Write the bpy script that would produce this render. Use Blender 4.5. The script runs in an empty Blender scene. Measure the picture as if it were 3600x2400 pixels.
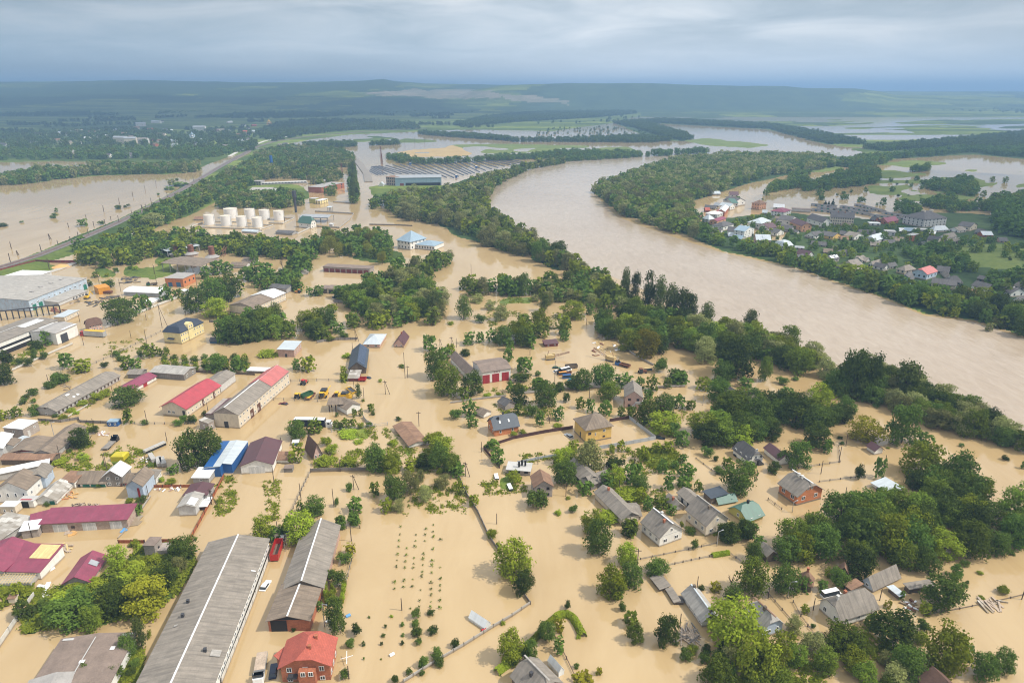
import bpy, math, random
import numpy as np
from mathutils import Vector
# ---------------------------------------------------------------- camera, sky, sun, exposure
scene = bpy.context.scene
COL = scene.collection
CAM_H = 130.0
FPX = 2400.0                                  # focal length in pixels of a 3600 px wide frame (24 mm lens)
HORIZON = 318.0
PITCH = math.atan((1200.0 - HORIZON) / FPX)
CP, SP = math.cos(PITCH), math.sin(PITCH)
cam_data = bpy.data.cameras.new("camera")
cam = bpy.data.objects.new("camera", cam_data)
COL.objects.link(cam)
cam.location = (0, 0, CAM_H)
cam.rotation_euler = (math.pi / 2 - PITCH, 0, 0)
cam_data.sensor_width = 36.0
cam_data.lens = 24.0
cam_data.clip_start = 1.0
cam_data.clip_end = 120000.0
scene.camera = cam
TO_SUN = Vector((0.64, -0.10, 0.76)).normalized()
SUN_ELEV = math.asin(TO_SUN.z)
SUN_AZ = math.atan2(TO_SUN.x, TO_SUN.y)       # clockwise from +Y
sun_data = bpy.data.lights.new("sun", 'SUN')
sun_data.energy = 3.0
sun_data.angle = math.radians(0.9)
sun_data.color = (1.0, 0.94, 0.84)
sun = bpy.data.objects.new("sun", sun_data)
COL.objects.link(sun)
sun.rotation_euler = TO_SUN.to_track_quat('Z', 'Y').to_euler()
sun.location = (300, 0, 500)
scene.view_settings.view_transform = 'Standard'
scene.view_settings.look = 'None'
scene.view_settings.gamma = 1.0
scene.view_settings.exposure = 0.63
scene.cycles.use_denoising = True
scene.cycles.filter_width = 1.1
scene.cycles.max_bounces = 5
scene.cycles.diffuse_bounces = 2
scene.cycles.glossy_bounces = 2
scene.cycles.transmission_bounces = 2
scene.cycles.transparent_max_bounces = 4
scene.cycles.volume_bounces = 0
scene.cycles.sample_clamp_indirect = 4.0
# ---------------------------------------------------------------- node helpers
class NT:
 def __init__(self, tree):
  self.t = tree
 def n(self, typ, **kw):
  nd = self.t.nodes.new(typ)
  for k, v in kw.items():
   if k in nd.inputs.keys():
    nd.inputs[k].default_value = v
   else:
    setattr(nd, k, v)
  return nd
 def l(self, a, b):
  self.t.links.new(a, b)
 def math(self, op, a, b=None, c=None):
  nd = self.t.nodes.new('ShaderNodeMath'); nd.operation = op
  for i, x in enumerate((a, b, c)):
   if x is None: continue
   if isinstance(x, (int, float)): nd.inputs[i].default_value = x
   else: self.l(x, nd.inputs[i])
  return nd.outputs[0]
 def mix(self, f, a, b, mode='MIX'):
  nd = self.t.nodes.new('ShaderNodeMix'); nd.data_type = 'RGBA'; nd.blend_type = mode
  for s, x in ((nd.inputs[0], f), (nd.inputs[6], a), (nd.inputs[7], b)):
   if isinstance(x, (int, float)): s.default_value = x
   elif isinstance(x, (tuple, list)): s.default_value = (x[0], x[1], x[2], 1)
   else: self.l(x, s)
  return nd.outputs[2]
 def ramp(self, f, stops):
  nd = self.t.nodes.new('ShaderNodeValToRGB')
  el = nd.color_ramp.elements
  while len(el) < len(stops): el.new(0.5)
  for e, (p, c) in zip(el, stops):
   e.position = p; e.color = (c, c, c, 1) if isinstance(c, (int, float)) else (c[0], c[1], c[2], 1)
  self.l(f, nd.inputs[0]); return nd.outputs[0]
 def noise(self, vec, scale, detail=3, rough=0.55, dist=0.0):
  nd = self.n('ShaderNodeTexNoise', Scale=scale, Detail=detail, Roughness=rough, Distortion=dist)
  if vec is not None: self.l(vec, nd.inputs['Vector'])
  return nd.outputs[0]
 def mapping(self, vec, scale=(1, 1, 1), rot=(0, 0, 0), loc=(0, 0, 0)):
  nd = self.t.nodes.new('ShaderNodeMapping')
  nd.inputs['Scale'].default_value = scale; nd.inputs['Rotation'].default_value = rot; nd.inputs['Location'].default_value = loc
  self.l(vec, nd.inputs['Vector']); return nd.outputs[0]
def new_mat(name):
 m = bpy.data.materials.new(name); m.use_nodes = True
 m.node_tree.nodes.clear()
 return m, NT(m.node_tree)
# ---------------------------------------------------------------- sky
world = bpy.data.worlds.new("World")
scene.world = world
world.use_nodes = True
world.node_tree.nodes.clear()
w = NT(world.node_tree)
sky = w.n('ShaderNodeTexSky')
sky.sky_type = 'NISHITA'; sky.sun_disc = False
sky.sun_elevation = SUN_ELEV; sky.sun_rotation = SUN_AZ
sky.air_density = 1.0; sky.dust_density = 2.0; sky.ozone_density = 1.0
tc = w.n('ShaderNodeTexCoord')
sep = w.n('ShaderNodeSeparateXYZ'); w.l(tc.outputs['Generated'], sep.inputs[0])
zz = w.math('MAXIMUM', sep.outputs[2], 0.0)
den = w.math('ADD', zz, 0.11)
px = w.math('DIVIDE', sep.outputs[0], den)
py = w.math('DIVIDE', sep.outputs[1], den)
comb = w.n('ShaderNodeCombineXYZ'); w.l(px, comb.inputs[0]); w.l(py, comb.inputs[1])
cl1 = w.noise(w.mapping(comb.outputs[0], (0.85, 0.95, 1), loc=(5.1, 1.7, 0)), 1.0, 6, 0.55, 0.6)
cl2 = w.noise(w.mapping(comb.outputs[0], (0.28, 0.3, 1), loc=(9.3, 4.2, 0)), 1.0, 2, 0.5, 0.1)
# slow changes over the bowl: darker low cloud to the left, a brighter break right of the middle
dirx = sep.outputs[0]
lr = w.math('MULTIPLY_ADD', dirx, 0.80, 0.50)
cloud = w.math('ADD', w.math('MULTIPLY', cl1, 0.66), w.math('MULTIPLY', cl2, 0.34))
cloud_c = w.ramp(cloud, [(0.34, (0.235, 0.30, 0.355)), (0.45, (0.35, 0.415, 0.47)), (0.53, (0.485, 0.54, 0.59)), (0.64, (0.70, 0.725, 0.745))])
# the low band near the horizon: rain-grey blue on one side, paler on the other
band_c = w.ramp(lr, [(0.0, (0.32, 0.42, 0.51)), (0.35, (0.48, 0.57, 0.65)), (0.62, (0.66, 0.71, 0.76)), (1.0, (0.50, 0.58, 0.65))])
low = w.ramp(sep.outputs[2], [(0.0, 1.0), (0.018, 0.92), (0.06, 0.38), (0.13, 0.0)])
lum = w.ramp(lr, [(0.0, 0.58), (0.28, 0.84), (0.52, 1.05), (0.74, 1.04), (1.0, 0.72)])
cloud_c = w.mix(1.0, cloud_c, lum, 'MULTIPLY')
cloud_c = w.mix(1.0, cloud_c, (0.86, 0.84, 0.82), 'MULTIPLY')
col = w.mix(low, cloud_c, band_c)
high = w.ramp(sep.outputs[2], [(0.12, 0.0), (0.6, 1.0)])
col = w.mix(high, col, (0.72, 0.74, 0.76))
sky_s = w.n('ShaderNodeVectorMath', operation='SCALE'); w.l(sky.outputs[0], sky_s.inputs[0]); sky_s.inputs['Scale'].default_value = 0.10
col = w.mix(0.90, sky_s.outputs[0], col)
bg = w.n('ShaderNodeBackground', Strength=1.0); w.l(col, bg.inputs[0])
wo = w.n('ShaderNodeOutputWorld'); w.l(bg.outputs[0], wo.inputs[0])
# ---------------------------------------------------------------- pixel <-> ground
def gp(X, Y, z=0.0):
 """Where the line of sight through a pixel of the 3600 x 2400 photograph meets the level z."""
 u = (X - 1800.0) / FPX; v = (Y - 1200.0) / FPX
 t = (CAM_H - z) / (SP + v * CP)
 return Vector((u * t, (CP - v * SP) * t, z))
def proj(p):
 d = p[1] * CP - (p[2] - CAM_H) * SP
 up = p[1] * SP + (p[2] - CAM_H) * CP
 return 1800.0 + FPX * p[0] / d, 1200.0 - FPX * up / d
def height_at(g, Y):
 v = (Y - 1200.0) / FPX
 return CAM_H - g[1] * (SP + v * CP) / (CP - v * SP)
def ppm(g):
 """pixels (of 3600) per metre at a ground point"""
 return FPX / (g[1] * CP + CAM_H * SP)
TILE = [0.0, 0.0, 1.0]
def tile(x0, y0, w=900.0):
 TILE[:] = [x0, y0, w / 2352.0]
def P(q):
 return TILE[0] + q[0] * TILE[2], TILE[1] + q[1] * TILE[2]
def G(q, z=0.0):
 return gp(*P(q), z)
# ---------------------------------------------------------------- mesh helpers
class MB:
 def __init__(self):
  self.v = []; self.f = []; self.uv = []
 def face(self, pts):
  i = len(self.v); pts = [Vector(p) for p in pts]
  self.v += [tuple(p) for p in pts]
  self.f.append(tuple(range(i, i + len(pts))))
  n = Vector((0, 0, 0))
  for a in range(len(pts)):
   n += (pts[a] - pts[0]).cross(pts[(a + 1) % len(pts)] - pts[0])
  if n.length < 1e-9: n = Vector((0, 0, 1))
  n.normalize()
  if n.z < -0.3: n = -n
  t = Vector((0, 0, 1)).cross(n)
  if t.length < 1e-3: t = Vector((1, 0, 0))
  t.normalize(); b = n.cross(t)
  self.uv += [(p.dot(t), p.dot(b)) for p in pts]
  return self
 def box(self, x0, y0, z0, x1, y1, z1):
  c = [(x0, y0), (x1, y0), (x1, y1), (x0, y1)]
  return self.prism(c, z0, z1)
 def prism(self, c, z0, z1, bottom=True):
  n = len(c)
  for i in range(n):
   a, b = c[i], c[(i + 1) % n]
   self.face([(a[0], a[1], z0), (b[0], b[1], z0), (b[0], b[1], z1), (a[0], a[1], z1)])
  self.face([(p[0], p[1], z1) for p in c])
  if bottom: self.face([(p[0], p[1], z0) for p in reversed(c)])
  return self
 def slab(self, pts, t=0.14):
  """a plate: the polygon and its copy t lower"""
  lo = [(p[0], p[1], p[2] - t) for p in pts]
  self.face(pts); self.face(list(reversed(lo)))
  n = len(pts)
  for i in range(n):
   j = (i + 1) % n
   self.face([lo[i], lo[j], pts[j], pts[i]])
  return self
 def tube(self, a, b, r0, r1=None, n=8, cap=True):
  a = Vector(a); b = Vector(b); r1 = r0 if r1 is None else r1
  d = (b - a).normalized()
  t = d.orthogonal().normalized(); s = d.cross(t)
  A = []; B = []
  for i in range(n):
   w_ = 2 * math.pi * i / n
   o = t * math.cos(w_) + s * math.sin(w_)
   A.append(a + o * r0); B.append(b + o * r1)
  for i in range(n):
   j = (i + 1) % n
   self.face([A[i], A[j], B[j], B[i]])
  if cap:
   self.face(list(reversed(A)))
   if r1 > 1e-3: self.face(B)
  return self
 def bar(self, a, b, w_, h_):
  """square bar from a to b"""
  a = Vector(a); b = Vector(b); d = (b - a).normalized()
  s = d.cross(Vector((0, 0, 1)))
  if s.length < 1e-3: s = Vector((1, 0, 0))
  s.normalize(); u = s.cross(d)
  s *= w_ / 2; u *= h_ / 2
  A = [a - s - u, a + s - u, a + s + u, a - s + u]; B = [p + (b - a) for p in A]
  for i in range(4):
   j = (i + 1) % 4
   self.face([A[i], A[j], B[j], B[i]])
  self.face(list(reversed(A))); self.face(B)
  return self
 def mesh(self, name):
  me = bpy.data.meshes.new(name)
  me.from_pydata(self.v, [], self.f)
  uv = me.uv_layers.new(name="UVMap")
  uv.data.foreach_set("uv", np.array(self.uv, dtype=np.float32).ravel())
  return me
 def build(self, name, mat, parent=None):
  return link(name, self.mesh(name), mat, parent)
def link(name, me, mat, parent=None, loc=None, rz=0.0):
 if mat is not None and len(me.materials) == 0:
  me.materials.append(M(mat) if isinstance(mat, str) else mat)
 o = bpy.data.objects.new(name, me); COL.objects.link(o)
 if parent is not None: o.parent = parent
 if loc is not None: o.location = loc
 if rz: o.rotation_euler = (0, 0, rz)
 return o
def tag(o, label, cat, group=None, kind=None):
 o['label'] = label; o['category'] = cat
 if group: o['group'] = group
 o['kind'] = kind or 'thing'
 return o
def thing(name, label, cat, loc=(0, 0, 0), rz=0.0, group=None):
 o = bpy.data.objects.new(name, None); COL.objects.link(o)
 o.empty_display_size = 0.5
 o.location = loc; o.rotation_euler = (0, 0, rz)
 return tag(o, label, cat, group)
CHILDREN = {}
def copy_thing(root, loc, rz=0.0, label=None, group=None, scale=None):
 r = root.copy(); COL.objects.link(r); r.location = loc; r.rotation_euler = (0, 0, rz)
 if label: r['label'] = label
 if group: r['group'] = group
 if scale is not None: r.scale = scale
 for ch in list(root.children):
  c = ch.copy(); COL.objects.link(c); c.parent = r
  for g in ch.children:
   d = g.copy(); COL.objects.link(d); d.parent = c
 return r
# ---------------------------------------------------------------- materials
MATS = {}
MSPEC = {}
def M(name):
 if name not in MATS:
  MATS[name] = make_mat(name, *MSPEC[name])
 return MATS[name]
def make_mat(name, rgb, pat='plain', rough=0.8, var=0.16, metal=0.0, rgb2=None):
 m, t = new_mat(name)
 tcn = t.n('ShaderNodeTexCoord')
 ob = tcn.outputs['Object']; uv = tcn.outputs['UV']
 oi = t.n('ShaderNodeObjectInfo')
 n1 = t.noise(ob, 0.35, 5, 0.6)
 n2 = t.noise(ob, 2.6, 3, 0.6)
 f = t.math('ADD', t.math('MULTIPLY', n1, 0.6), t.math('MULTIPLY', n2, 0.4))
 lo = tuple(c * (1 - 1.6 * var) for c in rgb); hi = tuple(min(1, c * (1 + 1.6 * var)) for c in rgb)
 c = t.mix(t.ramp(f, [(0.3, 0.0), (0.7, 1.0)]), lo, hi)
 bump = None
 if pat == 'sheet':        # weathered corrugated fibre-cement sheets
  br = t.n('ShaderNodeTexBrick', Scale=1.0); br.offset = 0.0
  br.inputs['Brick Width'].default_value = 1.15; br.inputs['Row Height'].default_value = 1.7
  br.inputs['Mortar Size'].default_value = 0.025; br.inputs['Mortar Smooth'].default_value = 0.2
  br.inputs['Color1'].default_value = (0.90, 0.89, 0.87, 1); br.inputs['Color2'].default_value = (1.07, 1.05, 1.03, 1); br.inputs['Mortar'].default_value = (0.84, 0.83, 0.82, 1)
  t.l(uv, br.inputs['Vector'])
  c = t.mix(1.0, c, br.outputs[0], 'MULTIPLY')
  st = t.noise(t.mapping(uv, (1.3, 0.12, 1)), 1.0, 4, 0.6)
  c = t.mix(t.ramp(st, [(0.42, 0.0), (0.7, 0.75)]), c, rgb2 or tuple(x * 0.5 for x in rgb))
  wv = t.n('ShaderNodeTexWave', Scale=2.4); t.l(uv, wv.inputs['Vector'])
  bump = wv.outputs[1]
 elif pat == 'metal':      # standing-seam or profiled steel
  st = t.noise(t.mapping(uv, (0.9, 0.10, 1)), 1.0, 4, 0.6)
  c = t.mix(t.ramp(st, [(0.42, 0.0), (0.75, 0.75)]), c, rgb2 or tuple(x * 0.66 + .02 for x in rgb))
  wv = t.n('ShaderNodeTexWave', Scale=0.9); t.l(uv, wv.inputs['Vector'])
  c = t.mix(t.ramp(wv.outputs[1], [(0.0, 0.22), (0.10, 0.0)]), c, tuple(x * 0.5 for x in rgb))
  bump = wv.outputs[1]
 elif pat == 'tile':
  br = t.n('ShaderNodeTexBrick', Scale=1.0)
  br.inputs['Brick Width'].default_value = 0.35; br.inputs['Row Height'].default_value = 0.38
  br.inputs['Mortar Size'].default_value = 0.03
  br.inputs['Color1'].default_value = (0.9, 0.9, 0.9, 1); br.inputs['Color2'].default_value = (1.08, 1.08, 1.08, 1); br.inputs['Mortar'].default_value = (0.7, 0.7, 0.7, 1)
  t.l(uv, br.inputs['Vector'])
  c = t.mix(1.0, c, br.outputs[0], 'MULTIPLY'); bump = br.outputs[1]
 elif pat == 'brick':
  br = t.n('ShaderNodeTexBrick', Scale=1.0)
  br.inputs['Brick Width'].default_value = 0.5; br.inputs['Row Height'].default_value = 0.22
  br.inputs['Mortar Size'].default_value = 0.018
  br.inputs['Color1'].default_value = (0.82, 0.8, 0.8, 1); br.inputs['Color2'].default_value = (1.15, 1.1, 1.05, 1); br.inputs['Mortar'].default_value = (1.05, 1.1, 1.2, 1)
  t.l(uv, br.inputs['Vector'])
  c = t.mix(1.0, c, br.outputs[0], 'MULTIPLY')
  st = t.noise(ob, 0.8, 4, 0.65)
  c = t.mix(t.ramp(st, [(0.52, 0.0), (0.7, 0.45)]), c, rgb2 or tuple(x * 0.6 for x in rgb))
 elif pat == 'plaster':    # render with damp stains and a flood tide mark
  st = t.noise(t.mapping(uv, (0.9, 0.35, 1)), 1.0, 5, 0.65)
  c = t.mix(t.ramp(st, [(0.48, 0.0), (0.75, 0.6)]), c, rgb2 or tuple(x * 0.62 for x in rgb))
  sz = t.n('ShaderNodeSeparateXYZ'); t.l(ob, sz.inputs[0])
  tide = t.math('ADD', sz.outputs[2], t.math('MULTIPLY', t.noise(ob, 0.7, 3), 0.5))
  c = t.mix(t.ramp(tide, [(0.55, 0.8), (0.95, 0.0)]), c, (0.25, 0.18, 0.10))
 elif pat == 'plank':
  br = t.n('ShaderNodeTexBrick', Scale=1.0)
  br.inputs['Brick Width'].default_value = 0.22; br.inputs['Row Height'].default_value = 2.4
  br.inputs['Mortar Size'].default_value = 0.014
  br.inputs['Color1'].default_value = (0.8, 0.8, 0.8, 1); br.inputs['Color2'].default_value = (1.15, 1.12, 1.1, 1); br.inputs['Mortar'].default_value = (0.4, 0.4, 0.4, 1)
  t.l(uv, br.inputs['Vector'])
  c = t.mix(1.0, c, br.outputs[0], 'MULTIPLY')
 elif pat == 'patch':      # patched tin: pale sheets among old grey ones
  br = t.n('ShaderNodeTexBrick', Scale=1.0); br.offset = 0.35
  br.inputs['Brick Width'].default_value = 1.3; br.inputs['Row Height'].default_value = 1.8; br.inputs['Bias'].default_value = -0.1
  br.inputs['Mortar Size'].default_value = 0.02
  br.inputs['Color1'].default_value = (*rgb, 1); br.inputs['Color2'].default_value = (*(rgb2 or (.6, .6, .6)), 1)
  br.inputs['Mortar'].default_value = (*[x * 0.6 for x in rgb], 1)
  t.l(uv, br.inputs['Vector'])
  c = t.mix(0.75, c, br.outputs[0])
 bs = t.n('ShaderNodeBsdfPrincipled', Roughness=rough, Metallic=metal)
 t.l(c, bs.inputs['Base Color'])
 if bump is not None:
  bp = t.n('ShaderNodeBump', Strength=0.35, Distance=0.05); t.l(bump, bp.inputs['Height']); t.l(bp.outputs[0], bs.inputs['Normal'])
 o = t.n('ShaderNodeOutputMaterial'); t.l(bs.outputs[0], o.inputs[0])
 return m
MSPEC.update({
 'sheet_grey': ((0.265, 0.235, 0.20), 'sheet', 0.9, .13), 'sheet_brown': ((0.235, 0.185, 0.14), 'sheet', 0.9, .15), 'sheet_dark': ((0.12, 0.115, 0.115), 'sheet', 0.85, .14),
 'sheet_pale': ((0.40, 0.38, 0.35), 'sheet', 0.9, .12), 'sheet_rust': ((0.27, 0.16, 0.10), 'sheet', 0.85, .2, 0, (0.16, 0.09, 0.06)), 'sheet_patch': ((0.26, 0.23, 0.19), 'patch', 0.8, .1, 0, (0.68, 0.66, 0.62)),
 'tin_white': ((0.74, 0.75, 0.76), 'metal', 0.45, .06, 0, (0.6, 0.57, 0.52)), 'tin_pale': ((0.50, 0.55, 0.58), 'metal', 0.45, .08), 'tin_grey': ((0.34, 0.36, 0.38), 'metal', 0.5, .1),
 'tin_blue': ((0.27, 0.37, 0.45), 'metal', 0.45, .08), 'tin_green': ((0.07, 0.16, 0.12), 'metal', 0.5, .1), 'tin_slate': ((0.06, 0.075, 0.095), 'tile', 0.5, .12), 'tin_navy': ((0.028, 0.04, 0.065), 'tile', 0.45, .12),
 'tin_maroon': ((0.105, 0.045, 0.05), 'metal', 0.5, .1), 'tin_magenta': ((0.24, 0.048, 0.085), 'metal', 0.55, .18), 'tin_red': ((0.40, 0.055, 0.07), 'metal', 0.55, .16), 'tin_pink': ((0.48, 0.14, 0.13), 'metal', 0.55, .15),
 'tile_red': ((0.43, 0.10, 0.065), 'tile', 0.7, .14), 'tile_brown': ((0.14, 0.075, 0.05), 'tile', 0.8, .2), 'felt_grey': ((0.33, 0.31, 0.29), 'plain', 0.9, .14), 'felt_pale': ((0.46, 0.45, 0.43), 'plain', 0.85, .1), 'felt_brown': ((0.21, 0.16, 0.13), 'plain', 0.9, .2),
 'white': ((0.74, 0.72, 0.67), 'plaster', 0.85, .06), 'cream': ((0.62, 0.54, 0.42), 'plaster', 0.85, .07), 'yellow': ((0.66, 0.44, 0.13), 'plaster', 0.85, .06), 'paleyellow': ((0.72, 0.61, 0.31), 'plaster', 0.85, .05),
 'lime': ((0.42, 0.40, 0.10), 'plaster', 0.85, .08), 'pink': ((0.60, 0.40, 0.33), 'plaster', 0.85, .07), 'greywall': ((0.36, 0.345, 0.325), 'plaster', 0.9, .1), 'palegrey': ((0.53, 0.52, 0.50), 'plaster', 0.85, .08),
 'bluewall': ((0.42, 0.50, 0.60), 'plaster', 0.85, .07), 'oldblue': ((0.43, 0.52, 0.60), 'plaster', 0.85, .12, 0, (0.38, 0.22, 0.16)), 'greenwall': ((0.20, 0.36, 0.28), 'plaster', 0.85, .07), 'orangewall': ((0.62, 0.33, 0.19), 'plaster', 0.85, .07),
 'brick_red': ((0.36, 0.13, 0.065), 'brick', 0.9, .12), 'brick_orange': ((0.50, 0.19, 0.075), 'brick', 0.9, .1), 'brick_grey': ((0.33, 0.29, 0.255), 'brick', 0.9, .14), 'brick_old': ((0.37, 0.29, 0.23), 'brick', 0.9, .2, 0, (0.24, 0.11, 0.07)), 'brick_pink': ((0.43, 0.29, 0.23), 'brick', 0.9, .14),
 'timber': ((0.16, 0.125, 0.09), 'plank', 0.9, .2), 'timber_grey': ((0.24, 0.22, 0.195), 'plank', 0.9, .18), 'timber_new': ((0.68, 0.52, 0.24), 'plank', 0.8, .08), 'timber_red': ((0.20, 0.045, 0.035), 'plank', 0.8, .14),
 'steel_blue': ((0.018, 0.10, 0.30), 'metal', 0.5, .08), 'steel_orange': ((0.62, 0.27, 0.02), 'metal', 0.55, .08), 'fence_rust': ((0.33, 0.10, 0.035), 'plank', 0.8, .15), 'fence_brown': ((0.07, 0.03, 0.028), 'plank', 0.7, .15), 'fence_zinc': ((0.42, 0.45, 0.48), 'metal', 0.45, .08),
 'concrete': ((0.40, 0.38, 0.35), 'plaster', 0.9, .1), 'concrete_pale': ((0.58, 0.56, 0.51), 'plaster', 0.9, .08), 'concrete_dark': ((0.20, 0.18, 0.16), 'plaster', 0.9, .15),
 'frame_white': ((0.78, 0.78, 0.76), 'plain', 0.6, .03), 'frame_brown': ((0.16, 0.08, 0.05), 'plain', 0.7, .1), 'glass': ((0.035, 0.045, 0.055), 'plain', 0.12, .2), 'hole': ((0.02, 0.018, 0.016), 'plain', 0.9, .2),
 'door_red': ((0.36, 0.025, 0.03), 'plank', 0.65, .1), 'door_green': ((0.02, 0.18, 0.12), 'plank', 0.7, .14), 'door_grey': ((0.42, 0.44, 0.46), 'plank', 0.6, .08), 'door_dark': ((0.05, 0.055, 0.06), 'plank', 0.7, .12), 'door_brown': ((0.13, 0.06, 0.04), 'plank', 0.7, .12), 'door_blue': ((0.05, 0.15, 0.27), 'plank', 0.7, .1), 'door_white': ((0.62, 0.62, 0.60), 'plank', 0.7, .08),
 'wood_pole': ((0.085, 0.06, 0.042), 'plain', 0.9, .2), 'iron': ((0.05, 0.05, 0.055), 'plain', 0.6, .15), 'rust': ((0.16, 0.065, 0.035), 'plain', 0.85, .3), 'galv': ((0.45, 0.47, 0.48), 'plain', 0.4, .08, 0.4), 'brickstack': ((0.26, 0.115, 0.07), 'brick', 0.9, .18),
 'paint_white': ((0.80, 0.80, 0.79), 'plain', 0.35, .03), 'paint_black': ((0.015, 0.016, 0.02), 'plain', 0.3, .1), 'paint_red': ((0.42, 0.02, 0.018), 'plain', 0.4, .08), 'paint_blue': ((0.03, 0.12, 0.33), 'plain', 0.4, .08), 'paint_yellow': ((0.70, 0.42, 0.02), 'plain', 0.45, .08), 'paint_green': ((0.03, 0.10, 0.045), 'plain', 0.5, .1), 'paint_navy': ((0.014, 0.022, 0.05), 'plain', 0.35, .1), 'paint_maroon': ((0.10, 0.014, 0.02), 'plain', 0.35, .1), 'paint_sand': ((0.50, 0.37, 0.17), 'plain', 0.6, .15), 'paint_orange': ((0.65, 0.28, 0.05), 'plain', 0.5, .1), 'paint_teal': ((0.10, 0.35, 0.36), 'plain', 0.5, .1), 'tarp_yellow': ((0.50, 0.42, 0.02), 'plain', 0.5, .1), 'rubber': ((0.02, 0.02, 0.02), 'plain', 0.9, .1),
 'tank_white': ((0.80, 0.79, 0.77), 'metal', 0.5, .03, 0, (0.62, 0.5, 0.38)), 'tank_top': ((0.66, 0.58, 0.47), 'plain', 0.7, .12), 'panel_blue': ((0.05, 0.075, 0.13), 'tile', 0.2, .1), 'panel_dark': ((0.022, 0.028, 0.045), 'tile', 0.25, .1), 'greenhouse': ((0.75, 0.77, 0.76), 'metal', 0.3, .03), 'gold': ((0.75, 0.47, 0.08), 'plain', 0.25, .05, 0.8),
 'ballast': ((0.17, 0.155, 0.145), 'plain', 0.95, .2), 'road': ((0.24, 0.215, 0.185), 'plain', 0.9, .15), 'sand_heap': ((0.62, 0.36, 0.13), 'plain', 0.95, .1), 'rubble': ((0.40, 0.35, 0.30), 'plain', 0.95, .25), 'logs': ((0.42, 0.33, 0.25), 'plain', 0.9, .25), 'plastic_white': ((0.78, 0.79, 0.80), 'plain', 0.4, .04), 'plastic_blue': ((0.12, 0.33, 0.62), 'plain', 0.4, .06),
})
# ---------------------------------------------------------------- terrain, flood water, river
def vnoise(x, y, seed=0):
 xi = np.floor(x).astype(np.int64); yi = np.floor(y).astype(np.int64)
 xf = x - xi; yf = y - yi
 u = xf * xf * (3 - 2 * xf); v = yf * yf * (3 - 2 * yf)
 def h(a, b):
  k = (a * 374761393 + b * 668265263 + seed * 974711) & 0x7fffffff
  k = ((k ^ (k >> 13)) * 1274126177) & 0x7fffffff
  return ((k ^ (k >> 16)) & 0xffff) / 65535.0
 a = h(xi, yi); b = h(xi + 1, yi); c = h(xi, yi + 1); d = h(xi + 1, yi + 1)
 return (a + (b - a) * u) * (1 - v) + (c + (d - c) * u) * v
def fbm(x, y, seed=0, octv=4):
 s = 0; a = 0.5; t = 0
 for i in range(octv):
  s = s + a * vnoise(x * 2 ** i, y * 2 ** i, seed + i * 17); t += a; a *= 0.55
 return s / t
def inside(X, Y, poly):
 r = np.zeros(X.shape, bool); n = len(poly)
 for i in range(n):
  x0, y0 = poly[i]; x1, y1 = poly[(i + 1) % n]
  if y0 == y1: continue
  c = (Y > min(y0, y1)) & (Y <= max(y0, y1))
  r ^= c & (X < x0 + (Y - y0) * (x1 - x0) / (y1 - y0))
 return r
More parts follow.
